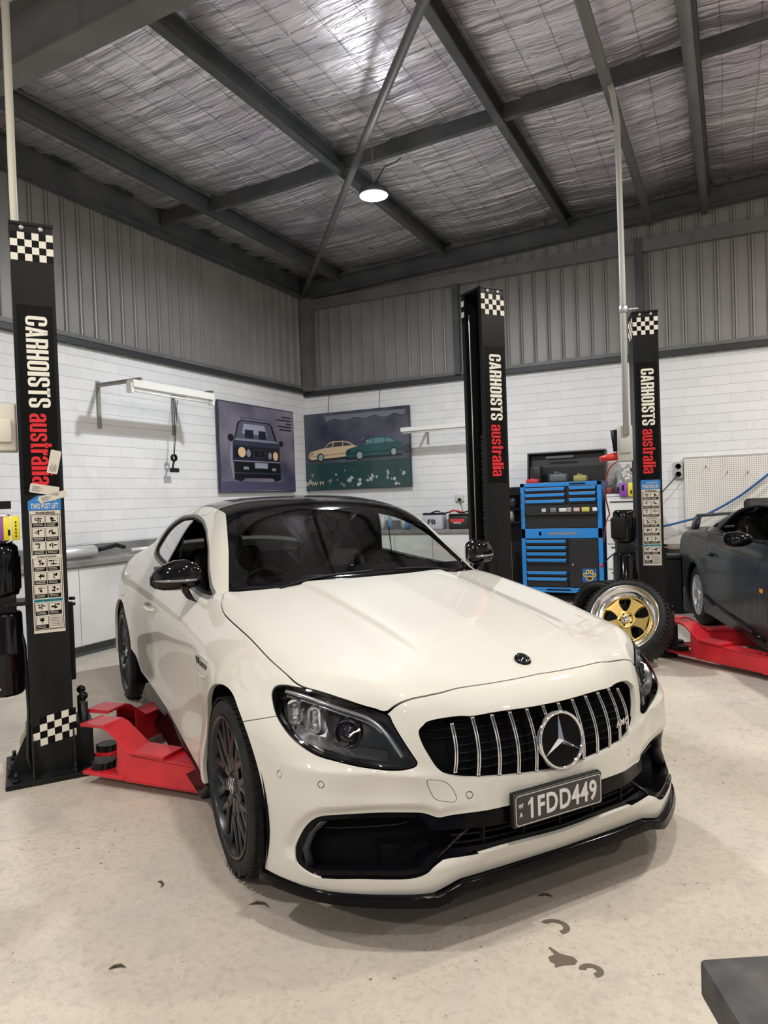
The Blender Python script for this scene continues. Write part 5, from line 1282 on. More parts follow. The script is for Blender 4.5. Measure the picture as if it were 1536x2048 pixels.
def picto_sheet(parent,y0,y1,ztop,zbot,worn):
    W=y1-y0; H=ztop-zbot; mb=MB(); x=.0014
    def q(a,b,c,d,m,dx=0):   # fractions: a..b across, c..d down
        mb.cur=m; mb.add([(x+dx,y0+W*a,ztop-H*d),(x+dx,y0+W*b,ztop-H*d),(x+dx,y0+W*b,ztop-H*c),(x+dx,y0+W*a,ztop-H*c)],[(0,1,2,3)])
    q(0,1,0,1,0)
    q(.03,.97,.03,.975,1,.0003); q(.05,.95,.036,.969,0,.0006)
    rows=[(.045,.135),(.145,.25),(.255,.36),(.395,.495),(.505,.605),(.615,.715),(.755,.855),(.865,.965)]
    rng=random.Random(4)
    for r,(a,b) in enumerate(rows):
        for s in (0,1):
            l=.07+.43*s; rr=l+.41
            q(l,rr,a,b,1,.0009); q(l+.015,rr-.015,a+.002,b-.034,0,.0012)
            if r==7 and s==1:
                q(l+.015,rr-.015,a+.002,b-.003,0,.0013)
                for k in range(6): q(l+.05,rr-.05,a+.014+k*.013,a+.018+k*.013,1,.0016)
                continue
            for k in range(2): q(l+.04,rr-.04-.08*rng.random(),b-.026+k*.012,b-.022+k*.012,0,.0012)
            cx=(l+rr)/2; cy=a+.030
            for k in range(5):
                w=.03+.10*rng.random(); h=.004+.010*rng.random(); ox=(rng.random()-.5)*.20; oy=(rng.random()-.5)*.034
                q(cx+ox-w/2,cx+ox+w/2,cy+oy-h/2,cy+oy+h/2,1,.0015)
            q(cx-.015,cx+.015,cy-.02,cy+.024,1,.0015)
    q(.03,.97,.723,.748,2,.0010); q(.03,.97,.368,.388,0,.0010)
    mb.cur=1
    text_fit(mb,'WARNING!',W*.62,H*.018,MFX,(x+.0012,(y0+y1)/2,ztop-H*.018),.002)
    text_fit(mb,'CAUTION!',W*.60,H*.015,MFX,(x+.0014,(y0+y1)/2,ztop-H*.378),.002)
    text_fit(mb,'SAFETY INSTRUCTIONS',W*.84,H*.013,MFX,(x+.0014,(y0+y1)/2,ztop-H*.735),.002)
    mb.build('safety_sheet',[STP,STB,STT],parent)
    mb=MB(); mb.cur=0; mb.add([(x,y0-.004,ztop+.002),(x,y1+.004,ztop+.002),(x,y1+.004,ztop+.080),(x,y0+(.045 if worn else 0),ztop+.080),(x,y0-.004,ztop+.05)],[(0,1,2,3,4)])
    mb.cur=1; text_fit(mb,'TWO POST LIFT',W*.88,.030,MFX,(x+.0006,(y0+y1)/2,ztop+.024),.003); text_fit(mb,'FLOOR PLATE',W*.6,.013,MFX,(x+.0006,(y0+y1)/2+.012,ztop+.056),.002)
    mb.build('header_sticker',[STBL,STP],parent)
def post(name,loc,rz,inward,label,sheet,worn=False,width=.205,depth=.25,sidecheck=0):
    o=empty(name,(loc[0],loc[1],0),rz); tag(o,label,'car hoist','hoist columns'); s=inward; h=width/2
    mb=MB(); t=.012
    # C channel open towards the car
    P=[(-depth,-h*s),(0,-h*s),(0,h*s),(-.035,h*s),(-.035,h*s-t*s),(-t,h*s-t*s),(-t,-h*s+t*s),(-depth+t,-h*s+t*s),(-depth+t,h*s-t*s),(-depth+.035,h*s-t*s),(-depth+.035,h*s),(-depth,h*s)]
    mb.prism(P,.02,2.91); mb.build('column',PBLK,o,bevel=.002)
    mb=MB(); mb.bb((-depth-.004,-h-.004,2.90),(.006,h+.004,2.915)); mb.build('top_plate',PBLK,o)
    mb=MB(); mb.bb((-.40,-.23 if s>0 else -.17,0),(.10,.17 if s>0 else .23,.025)); bp=mb.build('base_plate',PBLK,o,bevel=.004)
    for a,b in ((.06,-.18*s),(.06,.10*s),(-.34,-.19*s),(-.34,.12*s),(-.14,-.20*s)):
        mb=MB(); mb.cyl((a,b,.025),(a,b,.042),.018,6); mb.cyl((a,b,.04),(a,b,.07),.010,10); mb.build('anchor_bolt',SATIN,bp)
    for y in (-.11,.11):   # gussets
        mb=MB(); mb.prism([(0,0),(.085,0),(0,.22)],-.004,.004,M=Matrix(((1,0,0),(0,0,1),(0,1,0))),c=(0,y*.9,.025)); mb.build('gusset',PBLK,o)
    mb=MB(); mb.prism([(0,0),(.12,0),(0,.26)],-.004,.004,M=Matrix(((0,0,1),(-s,0,0),(0,1,0))),c=(-.05,-h*s,.025)); mb.build('gusset',PBLK,o)
    for y in (-.045,.045):
        mb=MB(); mb.lathe([(.013,0),(.013,.006),(.008,.011),(0,.012)],(.001,y,2.885),M=MFX,n=16); mb.build('top_bolt',BOLT,o)
    checker(o,-h+.002,h+.0,2.715,2.862,6,4,ph=0 if s>0 else 1)
    checker(o,-depth+(.02 if s>0 else 0),-.002 if s>0 else -depth+.034,2.70,2.862,5 if s>0 else 1,4,xf=lambda p:(p[1],-h-.0012,p[2]),ph=1,name='checker_sticker')
    mb=MB(); mb.box((.0006,.0,1.99),(.0012,width-.035,.99)); mb.build('name_sticker',STB,o)
    mb=MB(); sign_text(mb,'CARHOISTS',.478,.104,MT,(.0014,.006,2.190)); mb.build('name_lettering',STW,o)
    mb=MB(); sign_text(mb,'australia',.374,.100,MT,(.0014,.004,1.732)); mb.build('place_lettering',STR,o)
    if sheet: picto_sheet(o,-.068,.082,1.41,.765,worn)
    if worn:
        checker(o,-h+.006,h+.012,.165,.315,6,4,skew=.035,x=.0014,ph=1,drop=((0,3),(0,0)))
        for (yy,zz,a,w_,h_) in ((.062,1.665,R(78),.125,.052),(.010,1.520,R(-10),.140,.048),(.050,1.482,R(14),.14,.036)):
            mb=MB(); M2=MFX@Matrix.Rotation(a,3,'Z'); P=rrect(w_,h_,.006,2)
            mb.cur=0; mb.add([M2@Vector((x_,y_,.0030))+Vector((0,yy,zz)) for x_,y_ in P],[list(range(len(P)))])
            mb.cur=1
            for k in range(5):
                mb.add([M2@Vector((p,q_,.0034))+Vector((0,yy,zz)) for p,q_ in rec(-w_*.42,-h_*.30+k*h_*.13,-w_*.42+w_*(.25+.1*(k%2)),-h_*.26+k*h_*.13)],[(0,1,2,3)])
            mb.build('label_sticker',[STP,STB],o)
    # carriage, chain and guards inside the channel
    mb=MB(); mb.box((-depth/2,.0,.45),(depth-.05,width-.05,.86)); mb.build('carriage',PBLK,o)
    mb=MB(); mb.box((-depth/2,(h+.045)*s,.14),(depth-.02,.10,.24)); mb.build('arm_yoke',PBLK,o,bevel=.006)
    mb=MB(); mb.box((-.055,(h+.012)*s,.70),(.05,.024,.42)); mb.build('door_guard',MATTE,o,bevel=.006)
    for z in (.90,.93):
        mb=MB(); mb.cyl((-.05,(h+.01)*s,z),(-.03,(h+.03)*s,z),.010,6); mb.build('guard_bolt',SATIN,o)
    mb=MB()
    for k in range(34): mb.box((-.10,(h-.045)*s,.85+k*.030),(.022 if k%2 else .014,.012,.024))
    o2=mb.build('lifting_chain',STEEL if False else SATIN,o); tag(o2,kind='stuff')
    mb=MB(); mb.tube([(-depth+.07,(h-.02)*s,.95),(-depth+.07,(h-.02)*s,2.75)],.006,8); mb.build('release_cable',STEEL,o)
    for x_ in (-.045,-depth+.045):
        mb=MB(); mb.cyl((x_,(h+.055)*s,.02),(x_,(h+.055)*s,.36),.022,16); mb.build('arm_pin',SATIN,o)
        mb=MB(); mb.sphere((x_+.01,(h+.055)*s,.395),.024,8); mb.build('pin_knob',GLOSS,o)
    return o
post('hoist_column',(-3.262,2.552),CAR_T,1,'left hoist column with warning sheet and torn stickers, power unit at its left side',True,True)
post('hoist_column',(-1.535,5.00),CAR_T,-1,'middle hoist column standing between the white coupe and the blue tool chest',False)
post('hoist_column',(-.635,6.375),R(-75),1,'right hoist column standing behind the gold wheel beside the dark coupe',True)
# arms
def arm(base,ang,label,z=0,length=1.0,flip=1):
    o=empty('hoist_arm',(base[0],base[1],0),ang); tag(o,label,'hoist arm','red hoist arms')
    MS=Matrix(((1,0,0),(0,0,1),(0,1,0)))
    prof=[(-.06,.315),(.06,.318),(.10,.30),(.235,.20),(.40,.195),(.40,.178),(.62,.172),(.62,.045),(.16,.045),(.16,.26),(.10,.272),(-.06,.285)]
    mb=MB()
    top=[(-.07,.300),(.07,.303),(.11,.288),(.24,.192),(.46,.188)]
    vs=[]
    for (a,zz) in top: vs+=[(a,-.075,zz),(a,.075,zz),(a,.075,zz+.014),(a,-.075,zz+.014)]
    mb.add(vs,[(i*4+j,(i+1)*4+j,(i+1)*4+(j+1)%4,i*4+(j+1)%4) for i in range(4) for j in range(4)]+[(3,2,1,0),(16,17,18,19)])
    mb.bb((-.07,-.075,.055),(.20,.075,.075))
    mb.build('arm_saddle',REDP,o,bevel=.003)
    mb=MB(); mb.prism([(.16,.055),(.88,.055),(.88,.165),(.45,.180),(.24,.192),(.16,.255)],-.070,-.058,M=MS,c=(0,0,0)); mb.prism([(.16,.055),(.88,.055),(.88,.165),(.45,.180),(.24,.192),(.16,.255)],.058,.070,M=MS); mb.bb((.20,-.07,.05),(.88,.07,.062))
    v=[(.24,-.07,.180),(.88,-.07,.155),(.88,.07,.155),(.24,.07,.180),(.24,-.07,.194),(.88,-.07,.168),(.88,.07,.168),(.24,.07,.194)]; mb.add(v,[(3,2,1,0),(4,5,6,7),(0,1,5,4),(1,2,6,5),(2,3,7,6),(3,0,4,7)])
    mb.build('outer_beam',REDP,o,bevel=.002)
    mb=MB(); mb.bb((.55,-.048,.066),(length+.12,.048,.148)); mb.build('sliding_beam',REDP,o,bevel=.003)
    mb=MB(); mb.prism([(.80,.05),(.93,.05),(.93,.10),(.86,.175),(.80,.175)],-.084,-.072,M=MS); mb.build('side_gusset',REDP,o)
    for a in (.72,.78):
        mb=MB(); mb.cyl((a,0,.17),(a,0,.178),.012,10); mb.build('stop_bolt',SATIN,o)
    mb=MB(); mb.cyl((length+.10,0,.12),(length+.10,0,.17),.055,20); mb.build('lift_pad',RUBBER,o)
    mb=MB(); mb.prism([(.052*math.cos(k*.2618)*(1.0 if k%2 else 1.18),.052*math.sin(k*.2618)*(1.0 if k%2 else 1.18)) for k in range(24)],.076,.11,c=(0,0,0)); mb.build('locking_gear',SATIN,o)
    return o
arm((-2.95,2.60),R(3),'red hoist arm reaching under the front sill of the white coupe')
arm((-3.14,2.80),R(97),'red hoist arm reaching back behind the left hoist column',length=1.05)
arm((-1.62,4.83),R(-115),'red hoist arm under the far side of the white coupe, front one',length=.9)
arm((-.42,6.30),R(-38),'red hoist arm in front of the dark coupe by the gold wheel',length=1.05)
arm((-.47,6.52),R(28),'short red hoist arm behind the gold wheel under the dark coupe',length=.8)
# power units
def power_unit(loc,rz,label,lever,small=False):
    o=empty('power_unit',loc,rz); tag(o,label,'hydraulic power unit')
    mb=MB(); mb.bb((-.10,-.02,.92),(.10,.10,.94)); mb.bb((-.11,.0,.55),(.02,.11,.56)); mb.build('mounting_bracket',PBLK,o)
    mb=MB(); mb.lathe([(0,1.245),(.07,1.245),(.088,1.225),(.092,1.18),(.092,1.0),(.085,.975),(0,.975)],(0,-.03,0),n=28)
    for k in range(18):
        a=2*math.pi*k/18; mb.box((.095*math.cos(a),-.03+.095*math.sin(a),1.09),(.008,.004,.17),rz=a)
    mb.build('motor',GLOSS,o)
    mb=MB(); mb.rbox((.09,-.09,1.10),(.07,.11,.17),.008,2); mb.build('terminal_box',MATTE,o)
    mb=MB(); mb.rbox((0,-.03,.93),(.14,.14,.10),.01,2); mb.build('pump_block',SATIN,o)
    mb=MB(); mb.lathe([(0,.885),(.088,.885),(.095,.87),(.097,.68),(.099,.675),(.097,.67),(.095,.47),(.085,.455),(0,.455)],(0,-.03,0),n=32); mb.build('oil_tank',GLOSS,o)
    mb=MB(); mb.sphere((.085,-.05,.50),.010,6); mb.build('tank_plug',BOLT,o)
    if lever:
        mb=MB(); mb.tube([(.05,-.06,.93),(.08,-.16,.86),(.09,-.22,.80)],.006,8); lv=mb.build('release_lever',SATIN,o)
        mb=MB(); mb.sphere((.09,-.23,.79),.016,8); mb.build('lever_knob',mat('red_knob',(.5,.02,.06),.3),lv)
    mb=MB(); mb.tube([(.02,.03,.90),(.03,.07,.70),(.03,.075,.35),(.05,.06,.12),(.08,.08,.05)],.009,8); mb.build('hydraulic_hose',mat('hose_black',(.02,.018,.016),.4) if not lever else bpy.data.materials['hose_black'],o)
    return o
power_unit((-3.435,2.450,0),CAR_T,'black hydraulic power unit on the left hoist column at the left edge',False)
power_unit((-.80,6.22,0),R(-75),'black hydraulic power unit with a red lever knob on the right hoist column',True)
# glove box and tray by the left column
YEL=mat('yellow_card',(.72,.62,.02),.5); PUR=mat('purple_card',(.25,.07,.36),.5)
def glove_box(loc,rz,label,s=1.0):
    o=empty('glove_box',loc,rz); tag(o,label,'cardboard box')
    mb=MB(); mb.rbox((0,.03*s,.062*s),(.09*s,.075*s,.125*s),.003,1); mb.build('box_yellow',YEL,o)
    mb=MB(); mb.rbox((0,-.045*s,.062*s),(.09*s,.075*s,.125*s),.003,1); mb.build('box_purple',PUR,o)
    mb=MB(); 
    for k in range(5): mb.box((.0465*s,.05*s,(.02+.018*k)*s),(.0012,.006,.010)); 
    mb.box((.0465*s,.02*s,.04*s),(.0012,.014*s,.03*s)); mb.box((.0465*s,-.05*s,.08*s),(.0012,.02*s,.05*s)); mb.build('box_print',MATTE,o)
    return o
glove_box((-3.40,2.428,1.262),CAR_T,'yellow and purple glove box clipped beside the left hoist column')
tr=empty('wire_tray',(-3.45,2.38,0),CAR_T); tag(tr,'white wire holder around the glove box on the left hoist','wire holder')
mb=MB(); mb.tube([(.055,-.14,1.39),(.055,.075,1.39),(.055,.095,1.375),(.055,.095,1.26),(.05,.07,1.25)],.005,8); mb.tube([(-.05,-.14,1.39),(-.05,.095,1.39),(.055,.095,1.385)],.005,8); mb.build('wire',mat('white_wire',(.75,.75,.74),.4),tr)
mb=MB(); mb.bb((-.09,-.16,1.425),(.06,.10,1.465)); mb.build('tray_top',MATTE,tr)
mb=MB(); mb.bb((-.06,-.16,1.248),(.055,.10,1.258)); mb.build('tray_base',MATTE,tr)
# bottle behind the left column
mb=MB(); mb.lathe([(0,.0),(.045,0),(.048,.01),(.048,.14),(.040,.17),(.018,.21),(.016,.25),(0,.25)],n=20); bt=mb.build('bottle',mat('cloudy_bottle',(.42,.37,.27),.3)); bt.location=(-3.52,2.60,0.0); tag(bt,'cloudy plastic bottle on the floor behind the left hoist column','bottle')
# ------------------------------------------------------------------ loose gold wheel and the tyre behind it
GOLD=mat('gold_alloy',(.62,.44,.14),.30,.85); POL=mat('polished_lip',(.75,.75,.77),.14,1)
def loose_wheel(name,c,axis_dir,up_tilt,label,gold,r=.318,w=.235):
    o=empty(name,c); X=Vector(axis_dir).normalized(); Zu=Vector((0,0,1)); 
    Yv=X; Xv=Yv.cross(Zu).normalized(); Zv=Xv.cross(Yv).normalized(); M=Matrix((Xv,Yv*-1,Zv*-1)).transposed()
    o.rotation_euler=M.to_euler(); tag(o,label,'wheel')
    MY=Matrix(((1,0,0),(0,0,-1),(0,1,0))); h=w/2; rr=.236 if not gold else .262
    tm=MB(); tm.lathe([(rr,-h+.02),(rr+.012,-h),(r-.04,-h-.004),(r-.012,-h+.008),(r,-h+.04),(r,h-.04),(r-.012,h-.008),(r-.04,h+.004),(rr+.012,h),(rr,h-.02)],M=MY,n=72); ty=tm.build('tyre',RUBBER,o)
    tb=MB()
    for k in range(60):
        a=2*math.pi*k/60
        for s_ in (-1,1): tb.box((math.cos(a)*(r-.002),s_*(h-.035),math.sin(a)*(r-.002)),(.008,.055,.018),rot=Matrix.Rotation(-a,3,'Y'))
    for s_ in (-.045,0,.045): tb.lathe([(r-.001,s_-.018),(r+.002,s_-.015),(r+.002,s_+.015),(r-.001,s_+.018)],M=MY,n=72)
    tb.build('tread_blocks',RUBBER,ty)
    if gold:
        mb=MB(); mb.lathe([(rr+.010,h-.012),(rr+.012,h+.002),(rr+.004,h+.004),(rr-.004,h-.006),(rr-.014,h-.040),(rr-.045,h-.058),(rr-.070,h-.064)],M=MY,n=72); mb.build('polished_lip',POL,o)
        mb=MB(); mb.lathe([(rr-.03,h-.06),(rr-.035,-h+.02)],M=MY,n=60); mb.build('barrel',SATIN,o)
        mb=MB(); f=h-.055
        mb.lathe([(rr-.066,f-.012),(rr-.066,f+.004),(rr-.076,f+.006),(rr-.080,f-.004),(rr-.080,f-.03)],M=MY,n=60)
        # five broad curved spokes around a hub
        for k in range(5):
            a0=2*math.pi*k/5+R(100); P=[]
            for s_ in (-1,1):
                seg=[(.060,.62),(.080,.43),(.105,.33),(.135,.295),(.160,.32),(.186,.40)] 
                pts=[(rad*math.cos(a0+s_*an),rad*math.sin(a0+s_*an)) for rad,an in seg]
                P.append(pts)
            poly=P[0]+P[1][::-1]
            n=len(poly); 
            vs=[MY@Vector((x,y,f+.004-.010*(1-abs(math.hypot(x,y)-.06)/.12))) for x,y in poly]+[MY@Vector((x,y,f-.03)) for x,y in poly]
            mb.add(vs,[list(range(n)),list(range(n,2*n))[::-1]]+[(i,n+i,n+(i+1)%n,(i+1)%n) for i in range(n)])
        mb.lathe([(.072,f-.03),(.072,f-.004),(.066,f+.002),(.060,f-.002),(.030,f-.004),(.028,f+.004)],M=MY,n=48); mb.build('spokes',GOLD,o)
        mb=MB(); mb.lathe([(.028,f),(.028,f+.007),(0,f+.009)],M=MY,n=24); cc=mb.build('centre_cap',POL,o)
        mb=MB(); 
        for k in range(5):
            a=2*math.pi*k/5; mb.box(MY@Vector((.013*math.cos(a),.013*math.sin(a),f+.0095)),(.018,.0015,.003),rot=MY@Matrix.Rotation(a,3,'Z')@Matrix(((1,0,0),(0,0,1),(0,-1,0))))
        mb.build('cap_mark',SATIN,cc)
        for k in range(5):
            a=2*math.pi*k/5+.2; mb=MB(); mb.lathe([(.0085,f-.0015),(0,f-.0012)],MY@Vector((.048*math.cos(a),.048*math.sin(a),0)),M=MY,n=10); mb.build('bolt_hole',VOID,o)
        for k in range(40):
            a=2*math.pi*k/40; mb=MB(); mb.lathe([(.0045,0),(.0045,.008),(0,.009)],MY@Vector(((rr-.056)*math.cos(a),(rr-.056)*math.sin(a),h-.063)),M=MY,n=8); mb.build('rim_bolt',POL,o)
    else:
        mb=MB(); mb.lathe([(rr,h-.02),(rr-.02,h-.04),(rr-.03,-h+.02)],M=MY,n=48); mb.lathe([(rr-.03,0),(0,.01)],M=MY,n=48); mb.build('rim',SATIN,o)
    return o
loose_wheel('loose_wheel',(-.785,5.96,.345),(-.16,-.85,.48),0,'loose wheel with gold spokes and polished lip leaning by the right hoist column',True,.332,.245)
loose_wheel('loose_wheel',(-1.055,6.60,.300),(-.45,-.88,.06),0,'dark tyre leaning behind the gold wheel',False,.30)
# ------------------------------------------------------------------ benches along the walls
BTOP=mat('grey_bench_top',(.22,.215,.20),.4,build=noise_col((.17,.165,.155),(.27,.265,.25),3,6,rough=(.3,.5)))
CABW=mat('white_cabinet_panel',(.66,.655,.64),.5,build=noise_col((.55,.54,.52),(.70,.695,.68),1.6,7,lo=.3,hi=.55))
def bench(name,x0,y0,x1,y1,top,label,along,n):
    o=empty(name,(0,0,0)); tag(o,label,'workbench')
    mb=MB(); mb.bb((x0,y0,top-.05),(x1,y1,top)); mb.build('bench_top',BTOP,o,bevel=.004)
    mb=MB()
    if along=='y': mb.bb((x0,y0,top),(x0+.02,y1,top+.12))
    else: mb.bb((x0,y1-.02,top),(x1,y1,top+.12))
    mb.build('upstand',BTOP,o)
    mb=MB()
    if along=='y': mb.bb((x0+.02,y0+.02,.10),(x1-.05,y1-.02,top-.05))
    else: mb.bb((x0+.02,y0+.05,.10),(x1-.02,y1-.02,top-.05))
    mb.build('carcass',CABW,o)
    for k in range(n):
        if along=='y':
            a=y0+(y1-y0)*k/n+.004; b=y0+(y1-y0)*(k+1)/n-.004; mb=MB(); mb.bb((x1-.048,a,.11),(x1-.030,b,top-.07))
        else:
            a=x0+(x1-x0)*k/n+.004; b=x0+(x1-x0)*(k+1)/n-.004; mb=MB(); mb.bb((a,y0+.030,.11),(b,y0+.048,top-.07))
        mb.build('door_panel',CABW,o,bevel=.002)
    mb=MB()
    if along=='y': mb.bb((x0,y0,.0),(x1-.08,y1,.10))
    else: mb.bb((x0,y0+.08,0),(x1,y1,.10))
    mb.build('kickboard',bpy.data.materials['dark_grey_skirting'],o)
bench('workbench',XL+.022,1.2,-5.56,YB-.625,.915,'long grey-topped bench with white fronts along the left wall','y',9)
bench('workbench',XL+.022,YB-.62,-2.62,YB-.022,.955,'grey-topped bench with white fronts along the back wall below the cream and green car poster','x',6)
# exhaust parts and rag on the left bench
SMAT=mat('dull_exhaust_steel',(.62,.62,.62),.35,.5)
ex=empty('exhaust_part',(-5.80,4.95,.985)); tag(ex,'silver muffler with pipe lying on the left bench','exhaust part')
mb=MB(); mb.lathe([(0,-.26),(.052,-.26),(.062,-.24),(.062,.14),(.052,.16),(0,.16)],M=Matrix(((1,0,0),(0,0,1),(0,-1,0))),n=28); mb.build('muffler_body',SMAT,ex)
mb=MB(); mb.tube([(0,.15,0),(.0,.30,.02),(.02,.42,.04),(.0,.55,.01)],.022,12); mb.build('pipe',SATIN,ex)
ex=empty('exhaust_part',(-5.82,5.95,.95)); tag(ex,'long thin silver pipe lying on the left bench beyond the muffler','exhaust part')
mb=MB(); mb.tube([(0,-.35,.0),(0,.35,.0)],.026,14); mb.tube([(0,.35,0),(0,.40,0)],.034,14); mb.build('pipe',SMAT,ex)
def rag(name,c,s,m,label,seed):
    bm=bmesh.new(); bmesh.ops.create_icosphere(bm,subdivisions=4,radius=1); rg=random.Random(seed); off=[Vector((rg.uniform(-9,9) for _ in range(3))) for _ in range(3)]
    from mathutils import noise as mn
    for v in bm.verts:
        n=mn.noise(v.co*2.2+off[0])*.45+mn.noise(v.co*5.5+off[1])*.22; v.co*= (1+n); v.co=Vector((v.co.x*s[0],v.co.y*s[1],max(v.co.z*s[2],-s[2]*.6)))
    mb=MB(); mb.frombm(bm,None,(0,0,s[2]*.6),True); o=mb.build(name,m); o.location=c; tag(o,label,'rag' if 'rag' in name else 'bag'); return o
rag('plastic_bag',(-5.80,6.95,.92),(.16,.2,.15),mat('thin_plastic',(.50,.48,.45),.35),'crumpled grey plastic bag on the left bench behind the coupe',3)
rag('blue_rag',(-5.95,6.52,.92),(.10,.14,.07),mat('blue_cloth',(.03,.05,.20),.8),'dark blue rag on the left bench beside the plastic bag',8)
# batteries on the back bench
def battery(x,w,h,col,label,txt,tcol):
    o=empty('car_battery',(x,9.30,.957)); tag(o,label,'battery'); mb=MB(); mb.rbox((0,0,h/2),(w,.17,h),.008,2); mb.build('case',mat('case_%s'%txt,col,.45),o)
    mb=MB(); mb.rbox((0,0,h+.012),(w*.98,.165,.03),.006,2); mb.build('lid',MATTE,o)
    for s_ in (-1,1):
        mb=MB(); mb.cyl((s_*w*.38,-.05,h+.02),(s_*w*.38,-.05,h+.045),.012,12); mb.build('terminal',STEEL,o)
    mb=MB(); text_fit(mb,txt,w*.42,h*.34,frame((1,0,0),(0,0,1)),(-.01,-.0865,h*.52),.004); mb.build('battery_lettering',mat('ink_%s'%txt,tcol,.5),o)
    return o
battery(-3.80,.30,.20,(.42,.44,.48),'silver-grey battery lettered FB on the back bench','FB',(.02,.02,.03))
bq=battery(-3.42,.28,.18,(.02,.02,.022),'black battery with a red label on the back bench beside the silver one','Century',(.72,.70,.65))
mb=MB(); mb.box((-.01,-.0862,.115),(.20,.002,.045)); mb.build('red_label',mat('red_label',(.55,.03,.04),.5),bq)
rg=random.Random(11); cols=[(.65,.66,.68),(.10,.22,.42),(.60,.55,.10),(.52,.50,.46),(.32,.34,.38),(.08,.09,.10),(.45,.20,.12),(.70,.70,.70),(.15,.30,.45)]
for k in range(11):
    x=-5.75+k*.155+rg.uniform(-.02,.02); h=rg.uniform(.14,.24); r_=rg.uniform(.03,.045); y=9.35+rg.uniform(-.1,.12)
    o=empty('spray_bottle',(x,y,.957)); cn=['white','blue','yellow','beige','grey','black','rust','pale','teal','silver','dark'][k]; tag(o,'%s workshop bottle on the back bench seen through the windscreen, number %d from the corner'%(cn,k+1) if False else '%s workshop bottle on the back bench seen through the windscreen'%cn,'bottle','bottles on the back bench')
    mb=MB(); mb.lathe([(0,0),(r_,0),(r_,h*.7),(r_*.4,h*.85),(r_*.35,h),(0,h)],n=16); mb.build('bottle_body',mat('bottle_%s'%cn,cols[k%9],.35),o)
    mb=MB(); mb.lathe([(r_*.42,h),(r_*.42,h+.03),(0,h+.03)],n=12); mb.build('bottle_cap',MATTE if k%2 else BW,o)
jl=empty('jump_leads',(-3.55,9.38,1.155)); tag(jl,'tangle of black and red cables on top of the batteries','cable')
mb=MB(); mb.tube(catmull([(-.35,0,.02),(-.25,.03,.05),(-.12,-.03,.02),(0,.04,.05),(.12,0,.02),(.25,.02,.05),(.40,-.02,.10)],6,False),.010,8); mb.build('black_lead',MATTE,jl)
mb=MB(); mb.tube(catmull([(-.05,-.02,.03),(.02,-.04,.055),(.10,-.02,.04),(.16,.02,.02)],6,False),.013,8); mb.build('red_lead',mat('red_lead',(.5,.03,.03),.5),jl)
# sockets
def socket(p,label,big):
    o=empty('power_socket',p); tag(o,label,'power socket'); s_=1 if not big else 1
    mb=MB(); mb.rbox((0,-.02,0),(.13,.04,.10) if not big else (.11,.06,.21),.006,2); mb.build('face_plate',mat('plate_%s'%('g' if big else 'c'),(.42,.41,.38) if big else (.60,.58,.52),.5),o)
    if big:
        for z in (.05,-.05):
            mb=MB(); mb.lathe([(0,.0),(.026,.0),(.032,.014),(.034,.0)],(0,-.05,z),M=Matrix(((1,0,0),(0,0,-1),(0,1,0))),n=20); mb.build('outlet',SATIN,o)
        mb=MB(); mb.tube(catmull([(0,-.07,-.05),(-.06,-.09,-.12),(-.22,-.10,-.30),(-.42,-.08,-.52)],5,False),.006,8); mb.build('plug_lead',MATTE,o)
    else:
        mb=MB(); mb.rbox((.01,-.055,-.025),(.04,.04,.035),.005,2); mb.tube([(.01,-.06,-.04),(.05,-.06,-.15),(.05,-.05,-.36)],.004,6); mb.build('plug',MATTE,o)
socket((-3.58,YB,1.385),'cream double socket with plug on the back wall above the bench',False)
socket((-.62,YB,1.64),'grey double industrial socket on the back wall beside the pegboard',True)
# pegboard
def pegs(nt,b):
    L=nt.links.new; tc=N(nt,'ShaderNodeTexCoord'); sp=N(nt,'ShaderNodeSeparateXYZ'); L(tc.outputs['Object'],sp.inputs[0])
    def saw(o):
        m=N(nt,'ShaderNodeMath',operation='MULTIPLY'); m.inputs[1].default_value=1/.0245; L(o,m.inputs[0]); f=N(nt,'ShaderNodeMath',operation='FRACT'); L(m.outputs[0],f.inputs[0])
        s=N(nt,'ShaderNodeMath',operation='SUBTRACT'); s.inputs[1].default_value=.5; L(f.outputs[0],s.inputs[0]); p=N(nt,'ShaderNodeMath',operation='POWER'); p.inputs[1].default_value=2; a=N(nt,'ShaderNodeMath',operation='ABSOLUTE'); L(s.outputs[0],a.inputs[0]); L(a.outputs[0],p.inputs[0]); return p.outputs[0]
    ad=N(nt,'ShaderNodeMath',operation='ADD'); L(saw(sp.outputs[0]),ad.inputs[0]); L(saw(sp.outputs[2]),ad.inputs[1])
    lt=N(nt,'ShaderNodeMath',operation='LESS_THAN'); lt.inputs[1].default_value=.040; L(ad.outputs[0],lt.inputs[0])
    m=N(nt,'ShaderNodeMix',data_type='RGBA'); m.inputs[6].default_value=(.78,.75,.70,1); m.inputs[7].default_value=(.12,.10,.08,1); L(lt.outputs[0],m.inputs[0]); L(m.outputs[2],b.inputs['Base Color'])
pb=empty('pegboard',(0,0,0)); tag(pb,'large white steel pegboard on the right of the back wall','pegboard')
mb=MB(); mb.bb((-.545,YB-.05,.93),(2.3,YB-.035,1.78)); mb.build('peg_panel',mat('pegboard_white',(.66,.64,.6),.5,build=pegs),pb)
mb=MB(); mb.bb((-.55,YB-.05,1.775),(2.3,YB-.0,1.80)); mb.bb((-.555,YB-.052,.925),(-.545,YB,1.80)); mb.bb((-.55,YB-.052,.915),(2.3,YB,.932)); mb.build('peg_frame',PVG,pb)
